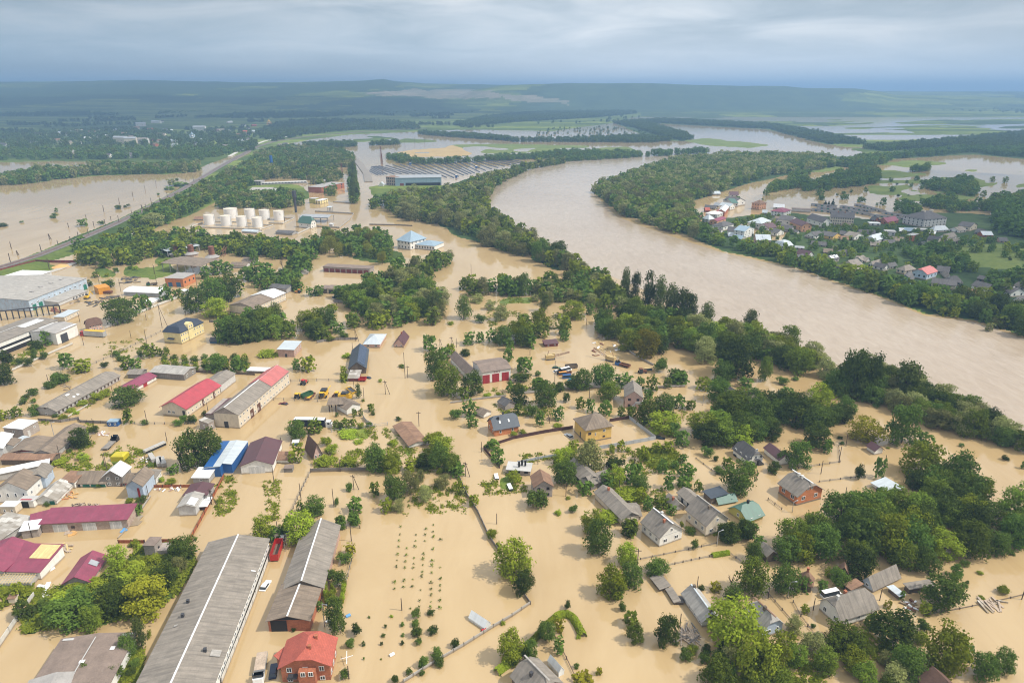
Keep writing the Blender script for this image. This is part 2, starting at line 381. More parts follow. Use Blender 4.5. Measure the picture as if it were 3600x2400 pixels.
# outlines on the ground, written as photograph pixels: (outline, level, noise strength, noise size x, y, kind of cover)
# cover: 0 meadow, 1 stubble, 2 quarry earth, 3 forest floor, 4 young crop, 5 gravel / mud
LAND = [
 ([(-4000, 319), (-4000, 580), (-300, 577), (0, 571), (200, 566), (390, 571), (620, 600), (700, 590), (790, 556), (870, 535), (950, 516), (1015, 505), (1100, 490), (1225, 474), (1470, 463), (1620, 456), (1800, 458), (1945, 462), (2030, 449), (2137, 436), (2200, 420), (2260, 404), (2400, 396), (2700, 393), (3000, 385), (3400, 388), (7000, 388), (7000, 319)], 0.9, 0.5, 60, 8, 0),
 # left shore strip and the spit under the willows
 ([(-600, 690), (0, 655), (180, 628), (260, 612), (330, 590), (560, 592), (700, 585), (700, 606), (560, 614), (350, 618), (200, 634), (40, 658), (-600, 730)], 0.6, 0.9, 50, 8, 0),
 # railway bank
 ([(-700, 1140), (0, 945), (200, 862), (420, 772), (600, 682), (760, 595), (830, 565), (900, 530), (1000, 505), (1010, 512), (930, 545), (860, 585), (800, 625), (660, 705), (560, 760), (470, 805), (330, 870), (120, 935), (0, 985), (-700, 1190)], 1.5, 0.5, 40, 10, 0),
 ([(380, 835), (470, 800), (640, 715), (760, 650), (870, 590), (960, 590), (1000, 560), (1240, 545), (1250, 585), (1000, 600), (900, 640), (800, 690), (700, 745), (560, 800), (430, 850)], 0.5, 0.8, 30, 10, 0),
 ([(270, 960), (420, 895), (560, 880), (640, 900), (600, 935), (450, 965), (330, 985)], 0.02, 1.6, 25, 10, 0),
 ([(30, 965), (130, 925), (230, 935), (170, 960), (60, 970)], 0.6, 0.5, 20, 8, 0),
 ([(430, 955), (600, 935), (640, 960), (540, 985), (440, 975)], 0.5, 0.5, 20, 8, 0),
 ([(630, 655), (860, 640), (990, 640), (1090, 655), (1090, 700), (950, 720), (800, 715), (680, 700)], 0.35, 0.7, 40, 10, 0),
 ([(780, 750), (1020, 745), (1010, 790), (800, 800)], -0.8, 0.2, 40, 10, 0),
 ([(1290, 655), (1420, 640), (1560, 650), (1600, 690), (1480, 710), (1340, 700), (1310, 690)], 0.5, 0.5, 30, 10, 0),
 ([(1340, 725), (1460, 700), (1640, 680), (1700, 685), (1690, 720), (1560, 745), (1420, 735)], 0.3, 0.8, 30, 10, 0),
 # fields and islands beyond the solar park
 ([(1215, 478), (1330, 478), (1550, 495), (1560, 500), (1400, 505), (1240, 500)], 0.15, 1.0, 70, 6, 0),
 ([(1375, 541), (1460, 522), (1540, 507), (1590, 511), (1670, 541), (1640, 549), (1560, 553), (1430, 554)], 0.12, 1.3, 70, 7, 1),
 ([(1575, 508), (1800, 505), (1990, 510), (2200, 512), (2260, 535), (2100, 545), (1800, 545), (1680, 540)], 0.35, 1.0, 80, 6, 4),
 ([(2390, 495), (2480, 485), (2600, 495), (2720, 512), (2640, 522), (2500, 515)], 0.35, 0.9, 90, 5, 4),
 ([(2140, 425), (2260, 420), (2340, 445), (2440, 480), (2400, 498), (2290, 490), (2220, 460)], 0.6, 0.6, 40, 6, 3),
 # flooded plain on the far side: long islands and streaks of water
 ([(2240, 408), (2700, 398), (3100, 392), (3500, 395), (4600, 400), (4600, 470), (3600, 462), (3420, 500), (3260, 540), (3050, 540), (2860, 490), (2700, 445), (2330, 432)], -0.02, 2.6, 260, 8, 0),
 ([(3030, 508), (3150, 500), (3300, 490), (3600, 462), (4600, 440), (4600, 470), (3600, 490), (3400, 515), (3250, 525), (3100, 535)], 0.6, 0.5, 60, 8, 3),
 ([(2230, 428), (2330, 420), (2700, 438), (2860, 465), (3010, 495), (3040, 512), (2900, 508), (2840, 492), (2700, 456), (2330, 436)], 0.6, 0.5, 60, 8, 3),
 # right bank with its village and gardens
 ([(2070, 668), (2150, 640), (2260, 598), (2380, 562), (2600, 548), (2900, 552), (3080, 548), (3240, 535), (3440, 508), (3600, 490), (4700, 470), (4700, 560), (3600, 560), (3420, 545), (3280, 552), (3000, 566), (2940, 590), (2780, 615), (2620, 650), (2500, 690), (2430, 710), (2440, 770), (2500, 812), (2480, 846), (2330, 800), (2200, 760), (2100, 690)], 0.55, 0.5, 50, 10, 3),
 ([(2430, 840), (2480, 770), (2600, 760), (2760, 745), (2900, 760), (3150, 770), (3280, 745), (3420, 750), (3600, 760), (4700, 800), (4700, 1560), (3700, 1230), (3600, 1185), (3420, 1126), (3250, 1105), (3080, 1036), (2950, 996), (2780, 936), (2550, 888)], 0.5, 0.45, 50, 14, 3),
 ([(2780, 580), (3100, 556), (3300, 570), (3600, 600), (4700, 640), (4700, 720), (3600, 660), (3500, 700), (3300, 720), (3000, 680), (2800, 640)], -0.12, 2.4, 120, 9, 4),
 ([(3200, 880), (3330, 858), (3480, 862), (3600, 870), (4700, 900), (4700, 980), (3600, 960), (3400, 940)], 0.9, 0.3, 60, 14, 4),
 ([(2650, 780), (2760, 770), (2780, 800), (2740, 850), (2560, 800)], -0.6, 0.5, 40, 10, 5),
 # left bank of the river
 ([(1460, 690), (1560, 655), (1700, 608), (1850, 570), (1990, 560), (2000, 566), (1850, 596), (1730, 655), (1690, 715), (1740, 775), (1800, 820), (1990, 925), (2040, 950), (1960, 955), (1760, 880), (1620, 840), (1460, 760)], 0.3, 0.9, 40, 14, 3),
 ([(1120, 880), (1250, 860), (1420, 880), (1440, 930), (1300, 925), (1180, 905)], 0.15, 1.0, 40, 14, 0),
 # near gardens and waste ground
 ([(1185, 1500), (1320, 1500), (1330, 1545), (1250, 1545), (1190, 1530)], 0.06, 1.5, 20, 14, 0),
 ([(1100, 1570), (1180, 1600), (1260, 1580), (1400, 1570), (1510, 1580), (1600, 1600), (1610, 1660), (1400, 1660), (1250, 1650), (1110, 1650)], 0.02, 1.7, 18, 14, 0),
 ([(1340, 1510), (1390, 1505), (1440, 1560), (1450, 1590), (1400, 1580)], 0.15, 0.9, 18, 14, 5),
 ([(300, 1620), (440, 1560), (560, 1600), (580, 1640), (470, 1650), (330, 1660), (220, 1660), (195, 1640)], 0.02, 1.4, 18, 14, 0),
 ([(300, 1480), (340, 1500), (330, 1570), (280, 1590), (200, 1650), (200, 1620), (260, 1560)], 0.1, 1.2, 18, 14, 0),
 ([(60, 2200), (130, 2120), (190, 2060), (330, 2060), (420, 1990), (460, 1940), (520, 1910), (680, 1920), (690, 1990), (640, 2080), (540, 2160), (400, 2190), (250, 2200), (80, 2230)], 0.55, 0.5, 40, 20, 0),
 ([(0, 2070), (110, 2040), (120, 2090), (0, 2140)], 0.4, 0.6, 20, 14, 0),
 ([(400, 2330), (450, 2290), (500, 2270), (500, 2400), (420, 2400)], 0.3, 0.8, 20, 14, 0),
 ([(1720, 1068), (1780, 1048), (1860, 1046), (1920, 1052), (1860, 1066), (1770, 1070)], 0.7, 0.3, 20, 10, 4),
 ([(60, 1500), (230, 1440), (330, 1380), (390, 1370), (330, 1420), (220, 1480), (130, 1500)], 0.05, 1.2, 20, 14, 0),
 ([(0, 1290), (60, 1250), (150, 1195), (160, 1230), (60, 1275), (0, 1310)], 0.3, 0.8, 20, 14, 0),
 ([(1690, 1690), (1790, 1660), (1850, 1690), (1850, 1730), (1700, 1740)], 0.02, 1.3, 18, 14, 0),
 ([(2240, 1580), (2360, 1570), (2400, 1610), (2380, 1650), (2280, 1650)], 0.3, 0.9, 20, 14, 0),
 ([(2560, 2300), (2640, 2290), (2760, 2320), (2900, 2340), (2900, 2420), (2560, 2420)], 0.1, 1.2, 22, 16, 5),
 ([(1700, 1370), (1800, 1355), (1900, 1345), (1990, 1355), (1890, 1375), (1760, 1392), (1690, 1390)], -0.5, 0.6, 20, 14, 5),
]
# far hills: crest distance, depth of the front slope, crest line (photo x, y)
HILLS = [
 (7600, 3900, [(-3000, 283), (0, 286), (300, 288), (500, 286), (640, 282), (800, 286), (960, 290), (1100, 290), (1210, 288), (1310, 286), (1405, 279), (1440, 286), (1530, 294), (1700, 297), (1900, 302), (2100, 316), (2300, 322), (7000, 322)]),
 (5600, 1150, [(-3000, 420), (1500, 420), (1600, 350), (1680, 318), (1760, 302), (1860, 296), (1965, 293), (2100, 294), (2221, 293), (2374, 299), (2520, 302), (2642, 303), (2700, 309), (2860, 311), (2937, 321), (3000, 335), (7000, 420)]),
 (15500, 5000, [(-3000, 330), (2400, 330), (2800, 318), (2960, 319), (3160, 322), (3330, 319), (3480, 322), (3600, 317), (4600, 314)]),
]
# quarry and field cover on the hills
COVER = [
 ([(1270, 332), (1400, 318), (1560, 315), (1700, 322), (1740, 335), (1760, 350), (1600, 352), (1500, 345), (1420, 338), (1300, 340)], 2),
 ([(1740, 335), (1860, 338), (1960, 355), (2000, 372), (1900, 362), (1780, 352)], 2),
]
def terrain():
 NR, NC = 620, 900
 r0, r1 = 105.0, 60000.0
 yy = r0 * (r1 / r0) ** (np.arange(NR) / (NR - 1.0))
 ss = np.linspace(-1.25, 1.25, NC)
 Yg, Sg = np.meshgrid(yy, ss, indexing='ij')
 Xg = Yg * Sg
 d = Yg * CP + CAM_H * SP
 PX = 1800 + FPX * Xg / d
 PY = 1200 - FPX * (Yg * SP - CAM_H * CP) / d
 f = np.full(Xg.shape, -1.0); cov = np.zeros(Xg.shape, np.int8)
 for i, (poly, lev, amp, nx, ny, c) in enumerate(LAND):
  m = inside(PX, PY, poly)
  if not m.any(): continue
  val = lev + amp * (fbm(PX / nx, PY / ny, 5 + i * 3) - 0.5) * 2
  val = np.where(m, val, -9)
  if lev < -0.4: f = np.where(m, np.minimum(f, val), f)
  else:
   cov = np.where(m & (val > np.maximum(f, -0.3) - 0.3), c, cov); f = np.maximum(f, val)
 for _ in range(4):
  p = np.pad(f, 1, mode='edge')
  f = (p[:-2, 1:-1] + p[2:, 1:-1] + p[1:-1, :-2] + p[1:-1, 2:] + 2 * p[1:-1, 1:-1]) / 6
 z = f * 0.7 + 0.06 * (fbm(PX / 6, PY / 6, 99) - 0.5)
 PXh = 1800 + FPX / 1.0652 * Sg
 for D, W, crest in HILLS:
  cx = np.array([c[0] for c in crest]); cy = np.array([c[1] for c in crest])
  yc = np.interp(PXh, cx, cy) + 3.0 * (fbm(PXh / 60, PXh * 0, int(D)) - 0.5)
  v = (yc - 1200) / FPX
  zc = CAM_H - D * (SP + v * CP) / (CP - v * SP)
  t = np.clip((Yg - (D - W)) / W, 0, 1)
  t = t * t * (3 - 2 * t)
  back = np.clip(1 - (Yg - D) / (2.0 * W), 0, 1)
  relief = 0.82 + 0.36 * fbm(Xg / 900, Yg / 900, int(D) + 3)
  hz = zc * np.where(Yg <= D, t * (relief * (1 - t) + t), back)
  z = np.maximum(z, np.where(zc > 2, hz, -2))
 for poly, c in COVER:
  cov = np.where(inside(PX + 150 * (fbm(Xg / 160, Yg / 260, 88) - .5), 16 * (fbm(Xg / 140, Yg / 200, 89) - .5) + 1200 - FPX * (Yg * SP + (z - CAM_H) * CP) / (Yg * CP - (z - CAM_H) * SP), poly), c, cov)
 hill = (z > 6) & (cov == 0)
 wood = fbm(Xg / 700, Yg / 1100, 41, 5) + np.clip((z - 60) / 500, 0, 0.12)
 cov = np.where(hill & (wood > 0.55), 3, cov)
 cov = np.where((Yg > 4200) & (Yg < 5900) & (PXh + 420 * (fbm(Xg / 420, Yg / 420, 77) - .5) > 1830) & (PXh + 500 * (fbm(Xg / 420, Yg / 420, 78) - .5) < 2850) & (z > 8) & (cov != 2), 3, cov)
 cov = np.where((z < 5) & (Yg > 2600) & (PX > 2250) & (fbm(Xg / 420, Yg / 900, 61, 4) > 0.50) & (cov == 0), 3, cov)
 verts = np.stack([Xg, Yg, z], -1).reshape(-1, 3)
 idx = np.arange(NR * NC).reshape(NR, NC)
 q = np.stack([idx[:-1, :-1], idx[:-1, 1:], idx[1:, 1:], idx[1:, :-1]], -1).reshape(-1, 4)
 print('TOP', z.max())
 keep = z.reshape(-1)[q].max(1) > -0.25
 q = q[keep]
 used = np.unique(q); remap = np.zeros(NR * NC, np.int64); remap[used] = np.arange(len(used))
 fq = remap[q]
 me = bpy.data.meshes.new("ground")
 me.vertices.add(len(used)); me.vertices.foreach_set("co", verts[used].astype(np.float32).ravel())
 me.loops.add(len(fq) * 4); me.loops.foreach_set("vertex_index", fq.ravel().astype(np.int32))
 me.polygons.add(len(fq)); me.polygons.foreach_set("loop_start", (np.arange(len(fq)) * 4).astype(np.int32))
 me.polygons.foreach_set("loop_total", np.full(len(fq), 4, np.int32))
 me.polygons.foreach_set("material_index", cov.reshape(-1)[q[:, 0]].astype(np.int32))
 me.polygons.foreach_set("use_smooth", np.ones(len(fq), bool))
 me.update(); me.validate()
 for a in COVER_MATS: me.materials.append(a)
 o = bpy.data.objects.new("ground", me); COL.objects.link(o); o['kind'] = 'structure'
 return o
def cover_mat(name, a, b, scale=0.02, strips=False, c3=None):
 m, t = new_mat(name)
 geo = t.n('ShaderNodeNewGeometry'); pos = geo.outputs['Position']
 n1 = t.noise(pos, scale, 5, 0.62); n2 = t.noise(pos, scale * 14, 4, 0.65)
 f = t.math('ADD', t.math('MULTIPLY', n1, 0.55), t.math('MULTIPLY', n2, 0.45))
 c = t.mix(t.ramp(f, [(0.36, 0.0), (0.64, 1.0)]), a, b)
 if strips:
  br = t.n('ShaderNodeTexBrick', Scale=1.0); br.offset = 0.4
  br.inputs['Brick Width'].default_value = 520; br.inputs['Row Height'].default_value = 95; br.inputs['Mortar Size'].default_value = 3
  br.inputs['Color1'].default_value = (0.50, 0.56, 0.52, 1); br.inputs['Color2'].default_value = (1.75, 1.50, 1.15, 1); br.inputs['Mortar'].default_value = (0.7, 0.7, 0.6, 1)
  nn = t.n('ShaderNodeTexNoise', Scale=0.0012); t.l(pos, nn.inputs['Vector'])
  va = t.n('ShaderNodeVectorMath', operation='MULTIPLY_ADD'); t.l(nn.outputs[1], va.inputs[0]); va.inputs[1].default_value = (300, 300, 0); t.l(pos, va.inputs[2])
  t.l(t.mapping(va.outputs[0], (1, 1, 1), (0, 0, 0.2)), br.inputs['Vector'])
  c = t.mix(1.0, c, br.outputs[0], 'MULTIPLY')
 if c3:
  c = t.mix(t.ramp(t.noise(pos, scale * 4, 4, 0.6), [(0.52, 0.0), (0.66, 0.9)]), c, c3)
 bs = t.n('ShaderNodeBsdfPrincipled', Roughness=0.95); t.l(c, bs.inputs['Base Color'])
 bs.inputs['Specular IOR Level'].default_value = 0.1
 bp = t.n('ShaderNodeBump', Strength=0.6, Distance=0.5); t.l(n2, bp.inputs['Height']); t.l(bp.outputs[0], bs.inputs['Normal'])
 o = t.n('ShaderNodeOutputMaterial'); t.l(bs.outputs[0], o.inputs[0])
 return m
COVER_MATS = [
 cover_mat("meadow", (0.050, 0.092, 0.020), (0.155, 0.205, 0.05), 0.02, True),
 cover_mat("stubble", (0.36, 0.26, 0.12), (0.47, 0.35, 0.18), 0.03),
 cover_mat("quarry", (0.10, 0.12, 0.06), (0.36, 0.30, 0.22), 0.006),
 cover_mat("forest_floor", (0.026, 0.048, 0.018), (0.075, 0.115, 0.035), 0.008),
 cover_mat("crop", (0.10, 0.145, 0.035), (0.19, 0.22, 0.06), 0.02),
 cover_mat("mud", (0.33, 0.25, 0.15), (0.42, 0.33, 0.20), 0.05, False, (0.07, 0.11, 0.03)),
]
def water_mat(name, c_lo, c_hi, flow, rough, bump_amt):
 m, t = new_mat(name)
 geo = t.n('ShaderNodeNewGeometry'); pos = geo.outputs['Position']
 big = t.noise(pos, 0.006, 4, 0.6, 0.6)
 sil = t.noise(t.mapping(pos, (0.24, 0.075, 1) if bump_amt > .2 else (0.05, 0.012, 1), (0, 0, flow)), 1.0, 5, 0.66, 0.9)
 f = t.math('ADD', t.math('MULTIPLY', big, 0.5), t.math('MULTIPLY', sil, 0.5))
 c = t.mix(t.ramp(f, [(0.34, 0.0), (0.66, 1.0)]), c_lo, c_hi)
 bs = t.n('ShaderNodeBsdfPrincipled', Roughness=rough, IOR=1.55 if bump_amt < .2 else 1.4); t.l(c, bs.inputs['Base Color'])
 r1 = t.noise(t.mapping(pos, (0.55, 0.2, 1), (0, 0, flow)), 1.0, 4, 0.6, 0.4)
 r2 = t.noise(t.mapping(pos, (0.10, 0.035, 1), (0, 0, flow)), 1.0, 4, 0.6, 0.9)
 h = t.math('ADD', t.math('MULTIPLY', r1, 0.35), r2)
 bp = t.n('ShaderNodeBump', Strength=bump_amt, Distance=1.0); t.l(h, bp.inputs['Height']); t.l(bp.outputs[0], bs.inputs['Normal'])
 o = t.n('ShaderNodeOutputMaterial'); t.l(bs.outputs[0], o.inputs[0])
 return m
FLOOD_MAT = water_mat("flood_water", (0.39, 0.268, 0.125), (0.50, 0.37, 0.205), 0.9, 0.06, 0.03)
RIVER_MAT = water_mat("river_water", (0.345, 0.265, 0.185), (0.46, 0.375, 0.285), 0.75, 0.14, 0.42)
def sheet(name, pts, mat, z=0.0):
 mb = MB(); mb.face([(p[0], p[1], z) for p in pts])
 o = mb.build(name, mat); o['kind'] = 'structure'; return o
def water_sheet():
 mb = MB(); ys = [-60, 200, 500, 1200, 3000, 8000, 20000, 60000]; ks = [-1.3, -0.65, 0, 0.65, 1.3]
 for a, b in zip(ys, ys[1:]):
  for k, l_ in zip(ks, ks[1:]):
   mb.face([(k * max(a, 400), a, 0.04), (l_ * max(a, 400), a, 0.04), (l_ * max(b, 400), b, 0.04), (k * max(b, 400), b, 0.04)])
 o = mb.build('water', FLOOD_MAT); o['kind'] = 'structure'
RIVER = [(4500, 2050), (3850, 1700), (3600, 1592), (3400, 1492), (3200, 1385), (3050, 1318), (2850, 1252), (2600, 1172), (2450, 1108), (2250, 1012), (2060, 935), (1900, 835), (1765, 775), (1692, 715), (1735, 655), (1850, 598), (2000, 568), (2300, 540), (2480, 533),
         (2700, 524), (2560, 545), (2380, 566), (2262, 600), (2155, 642), (2075, 668), (2170, 762), (2275, 802), (2420, 850), (2550, 891), (2780, 940), (2950, 1000), (3080, 1040), (3250, 1110), (3420, 1130), (3600, 1190), (3800, 1260), (4700, 1600)]
GROUND = terrain()
water_sheet()
def river():
 import bmesh
 bm = bmesh.new()
 vs = [bm.verts.new(gp(x, y, 0.09)) for x, y in RIVER]
 bm.faces.new(vs)
 bmesh.ops.triangulate(bm, faces=bm.faces[:])
 me = bpy.data.meshes.new("river"); bm.to_mesh(me); bm.free()
 o = link("river", me, RIVER_MAT); o['kind'] = 'structure'
river()
def strip(name, pts, w_, mat, z, kind='structure'):
 """a road or track bed along photo pixels, w_ metres wide"""
 g = [gp(x, y, 0) for x, y in pts]; L = []; R = []
 for i, p in enumerate(g):
  d = (g[min(i + 1, len(g) - 1)] - g[max(i - 1, 0)]).normalized(); s = Vector((d.y, -d.x, 0)) * (w_ / 2)
  L.append(p - s); R.append(p + s)
 mb = MB()
 for i in range(len(g) - 1):
  mb.slab([(L[i].x, L[i].y, z), (R[i].x, R[i].y, z), (R[i + 1].x, R[i + 1].y, z), (L[i + 1].x, L[i + 1].y, z)], 1.6)
 o = mb.build(name, mat); o['kind'] = kind
 return o, g, L, R
RAIL_PX = [(-300, 1060), (0, 946), (130, 905), (270, 850), (410, 790), (520, 735), (640, 670), (760, 597), (830, 556), (900, 519), (960, 500), (1060, 484), (1300, 462), (1500, 452)]
rb, rg, _, _ = strip('railway', RAIL_PX, 9.0, 'ballast', 1.5)
for off in (-1.9, -0.4, 0.6, 2.1):
 mb = MB()
 for i in range(len(rg) - 1):
  d = (rg[i + 1] - rg[i]).normalized(); s = Vector((d.y, -d.x, 0)) * off
  mb.bar(rg[i] + s + Vector((0, 0, 1.58)), rg[i + 1] + s + Vector((0, 0, 1.58)), 0.14, 0.16)
 mb.build('rail', 'rust', rb)
strip('road', [(1296, 640), (1290, 612), (1265, 578), (1240, 553), (1195, 538), (1130, 528), (1060, 522), (900, 524)], 12.0, 'road', 1.2)
strip('road', [(0, 1012), (200, 950), (380, 880), (560, 770), (640, 742), (712, 703)], 6.0, 'concrete_pale', 0.5)
strip('road', [(806, 552), (850, 528), (930, 498), (1010, 482)], 7.0, 'concrete_pale', 1.7)
# ---------------------------------------------------------------- haze
def haze():
 m, t = new_mat("haze_air")
 v = t.n('ShaderNodeVolumePrincipled')
 v.inputs['Color'].default_value = (0.355, 0.585, 0.90, 1)
 v.inputs['Density'].default_value = 0.000195
 v.inputs['Anisotropy'].default_value = 0.0
 o_ = t.n('ShaderNodeOutputMaterial'); t.l(v.outputs[0], o_.inputs['Volume'])
 mb = MB(); mb.box(-80000, -400, -4, 80000, 62000, 285)
 o = mb.build('haze', m); o['kind'] = 'stuff'
haze()
# ---------------------------------------------------------------- thin off-frame clouds added to half-shade the far bank and the left hills
def cloud(cx, cy, rx, ry, z, seed, thin):
 m, t = new_mat('shade_cloud_white')
 d = t.n('ShaderNodeBsdfDiffuse'); d.inputs[0].default_value = (0.82, 0.83, 0.85, 1); s = t.n('ShaderNodeBsdfTranslucent'); s.inputs[0].default_value = (0.7, 0.71, 0.73, 1)
 mx = t.n('ShaderNodeMixShader'); mx.inputs[0].default_value = 0.5; t.l(d.outputs[0], mx.inputs[1]); t.l(s.outputs[0], mx.inputs[2])
 tr = t.n('ShaderNodeBsdfTransparent'); m2 = t.n('ShaderNodeMixShader'); m2.inputs[0].default_value = thin; t.l(mx.outputs[0], m2.inputs[1]); t.l(tr.outputs[0], m2.inputs[2])
 o_ = t.n('ShaderNodeOutputMaterial'); t.l(m2.outputs[0], o_.inputs[0])
 n1, n2 = 72, 26; V_ = []
 for j in range(n2 + 1):
  ph = math.pi * j / n2
  for i in range(n1):
   a = 2 * math.pi * i / n1; k = 1 + .5 * (float(fbm(np.array([math.cos(a) * 2.2 + seed]), np.array([math.sin(a) * 2.2 + math.cos(ph)]), seed)[0]) - .5) * 2
   b = .7 + .6 * float(fbm(np.array([math.cos(a) * math.sin(ph) * 5]), np.array([math.sin(a) * math.sin(ph) * 5]), seed + 2)[0])
   V_.append((cx + rx * k * math.sin(ph) * math.cos(a), cy + ry * k * math.sin(ph) * math.sin(a), z + (150 if ph < math.pi / 2 else 40) * math.cos(ph) * b))
 F = [(j * n1 + i, j * n1 + (i + 1) % n1, (j + 1) * n1 + (i + 1) % n1, (j + 1) * n1 + i) for j in range(n2) for i in range(n1)]
 me = bpy.data.meshes.new('cloud'); me.from_pydata(V_, [], F); me.update()
 for p in me.polygons: p.use_smooth = True
 link('cloud', me, m)['kind'] = 'structure'
cloud(1500, 540, 440, 470, 900, 3, .66)
cloud(-1500, 3900, 2300, 1700, 950, 8, .5)
# ---------------------------------------------------------------- building kit
WINMESH = {}
def window(parent, loc, rz, w_, h_, style='white', fine=True):
 """a window in a wall whose outward normal is local -y"""
 key = (round(w_, 2), round(h_, 2), style, fine)
 if key not in WINMESH:
  fr = MB(); t = 0.11
  if fine:
   fr.box(-w_ / 2, -0.06, 0, -w_ / 2 + t, 0.03, h_); fr.box(w_ / 2 - t, -0.06, 0, w_ / 2, 0.03, h_)
   fr.box(-w_ / 2 + t, -0.06, 0, w_ / 2 - t, 0.03, t); fr.box(-w_ / 2 + t, -0.06, h_ - t, w_ / 2 - t, 0.03, h_)
   if w_ > 0.8:
    fr.box(-0.045, -0.055, t, 0.045, 0.025, h_ - t)
   pa = MB(); pa.box(-w_ / 2 + t, -0.025, t, w_ / 2 - t, 0.02, h_ - t)
   WINMESH[key] = (fr.mesh('window'), pa.mesh('pane'))
  else:
   fr.box(-w_ / 2, -0.04, 0, w_ / 2, 0.03, h_)
   WINMESH[key] = (fr.mesh('window'), None)
 a, b = WINMESH[key]
 if b is not None:
  o = link('window', a, 'frame_brown' if style == 'brown' else ('hole' if style == 'hole' else 'frame_white'), parent, loc, rz)
  link('pane', b, 'hole' if style == 'hole' else 'glass', o)
 else:
  o = link('window', a, 'glass', parent, loc, rz)
 return o
def house(name, label, cat, A, B, C=None, top=None, h=None, Wm=None, eave=False, roof='gable', axis='x', rise=None, ov=0.45, mw='cream', mr='sheet_grey',
          win=(), doors=(), chim=(), cap=None, hip=0.0, zb=-0.7, group=None, gmat=None, ext=1.0, wstyle='white', extra=None, yscale=1.0, zg=0.0):
 """A, B, C: tile pixels of the near corner, the far end of one wall and the far end of the other (at the water, or at the eaves if eave).
 win: (face, columns, rows, width, height[, sill]); doors: (face, from, to, height share, material)."""
 zz0 = (h or 0) + zg if eave else zg
 a = G(A, zz0); b = G(B, zz0)
 if C is None:
  n_ = Vector((-(b - a).y, (b - a).x, 0)).normalized()
  if n_.y < 0: n_ = -n_
  c = a + n_ * Wm
 else: c = G(C, zz0)
 if h is None: h = height_at(a, P((A[0], top))[1]) - zg
 a.z = b.z = c.z = 0
 u = (b - a) * ext; L = u.length; u.normalize()
 n = Vector((-u.y, u.x, 0)); W = (c - a).dot(n) * yscale
 flip = W < 0
 if flip:
  o0 = a + u * L; ux = -u; W = -W
 else:
  o0 = a; ux = u
 L = max(L, 1.5); W = max(W, 1.5)
 root = thing(name, label, cat, (o0.x, o0.y, zg), math.atan2(ux.y, ux.x), group)
 return fill_house(root, L, W, h, flip, roof, axis, rise, ov, mw, mr, win, doors, chim, cap, hip, zb, gmat, wstyle, extra)
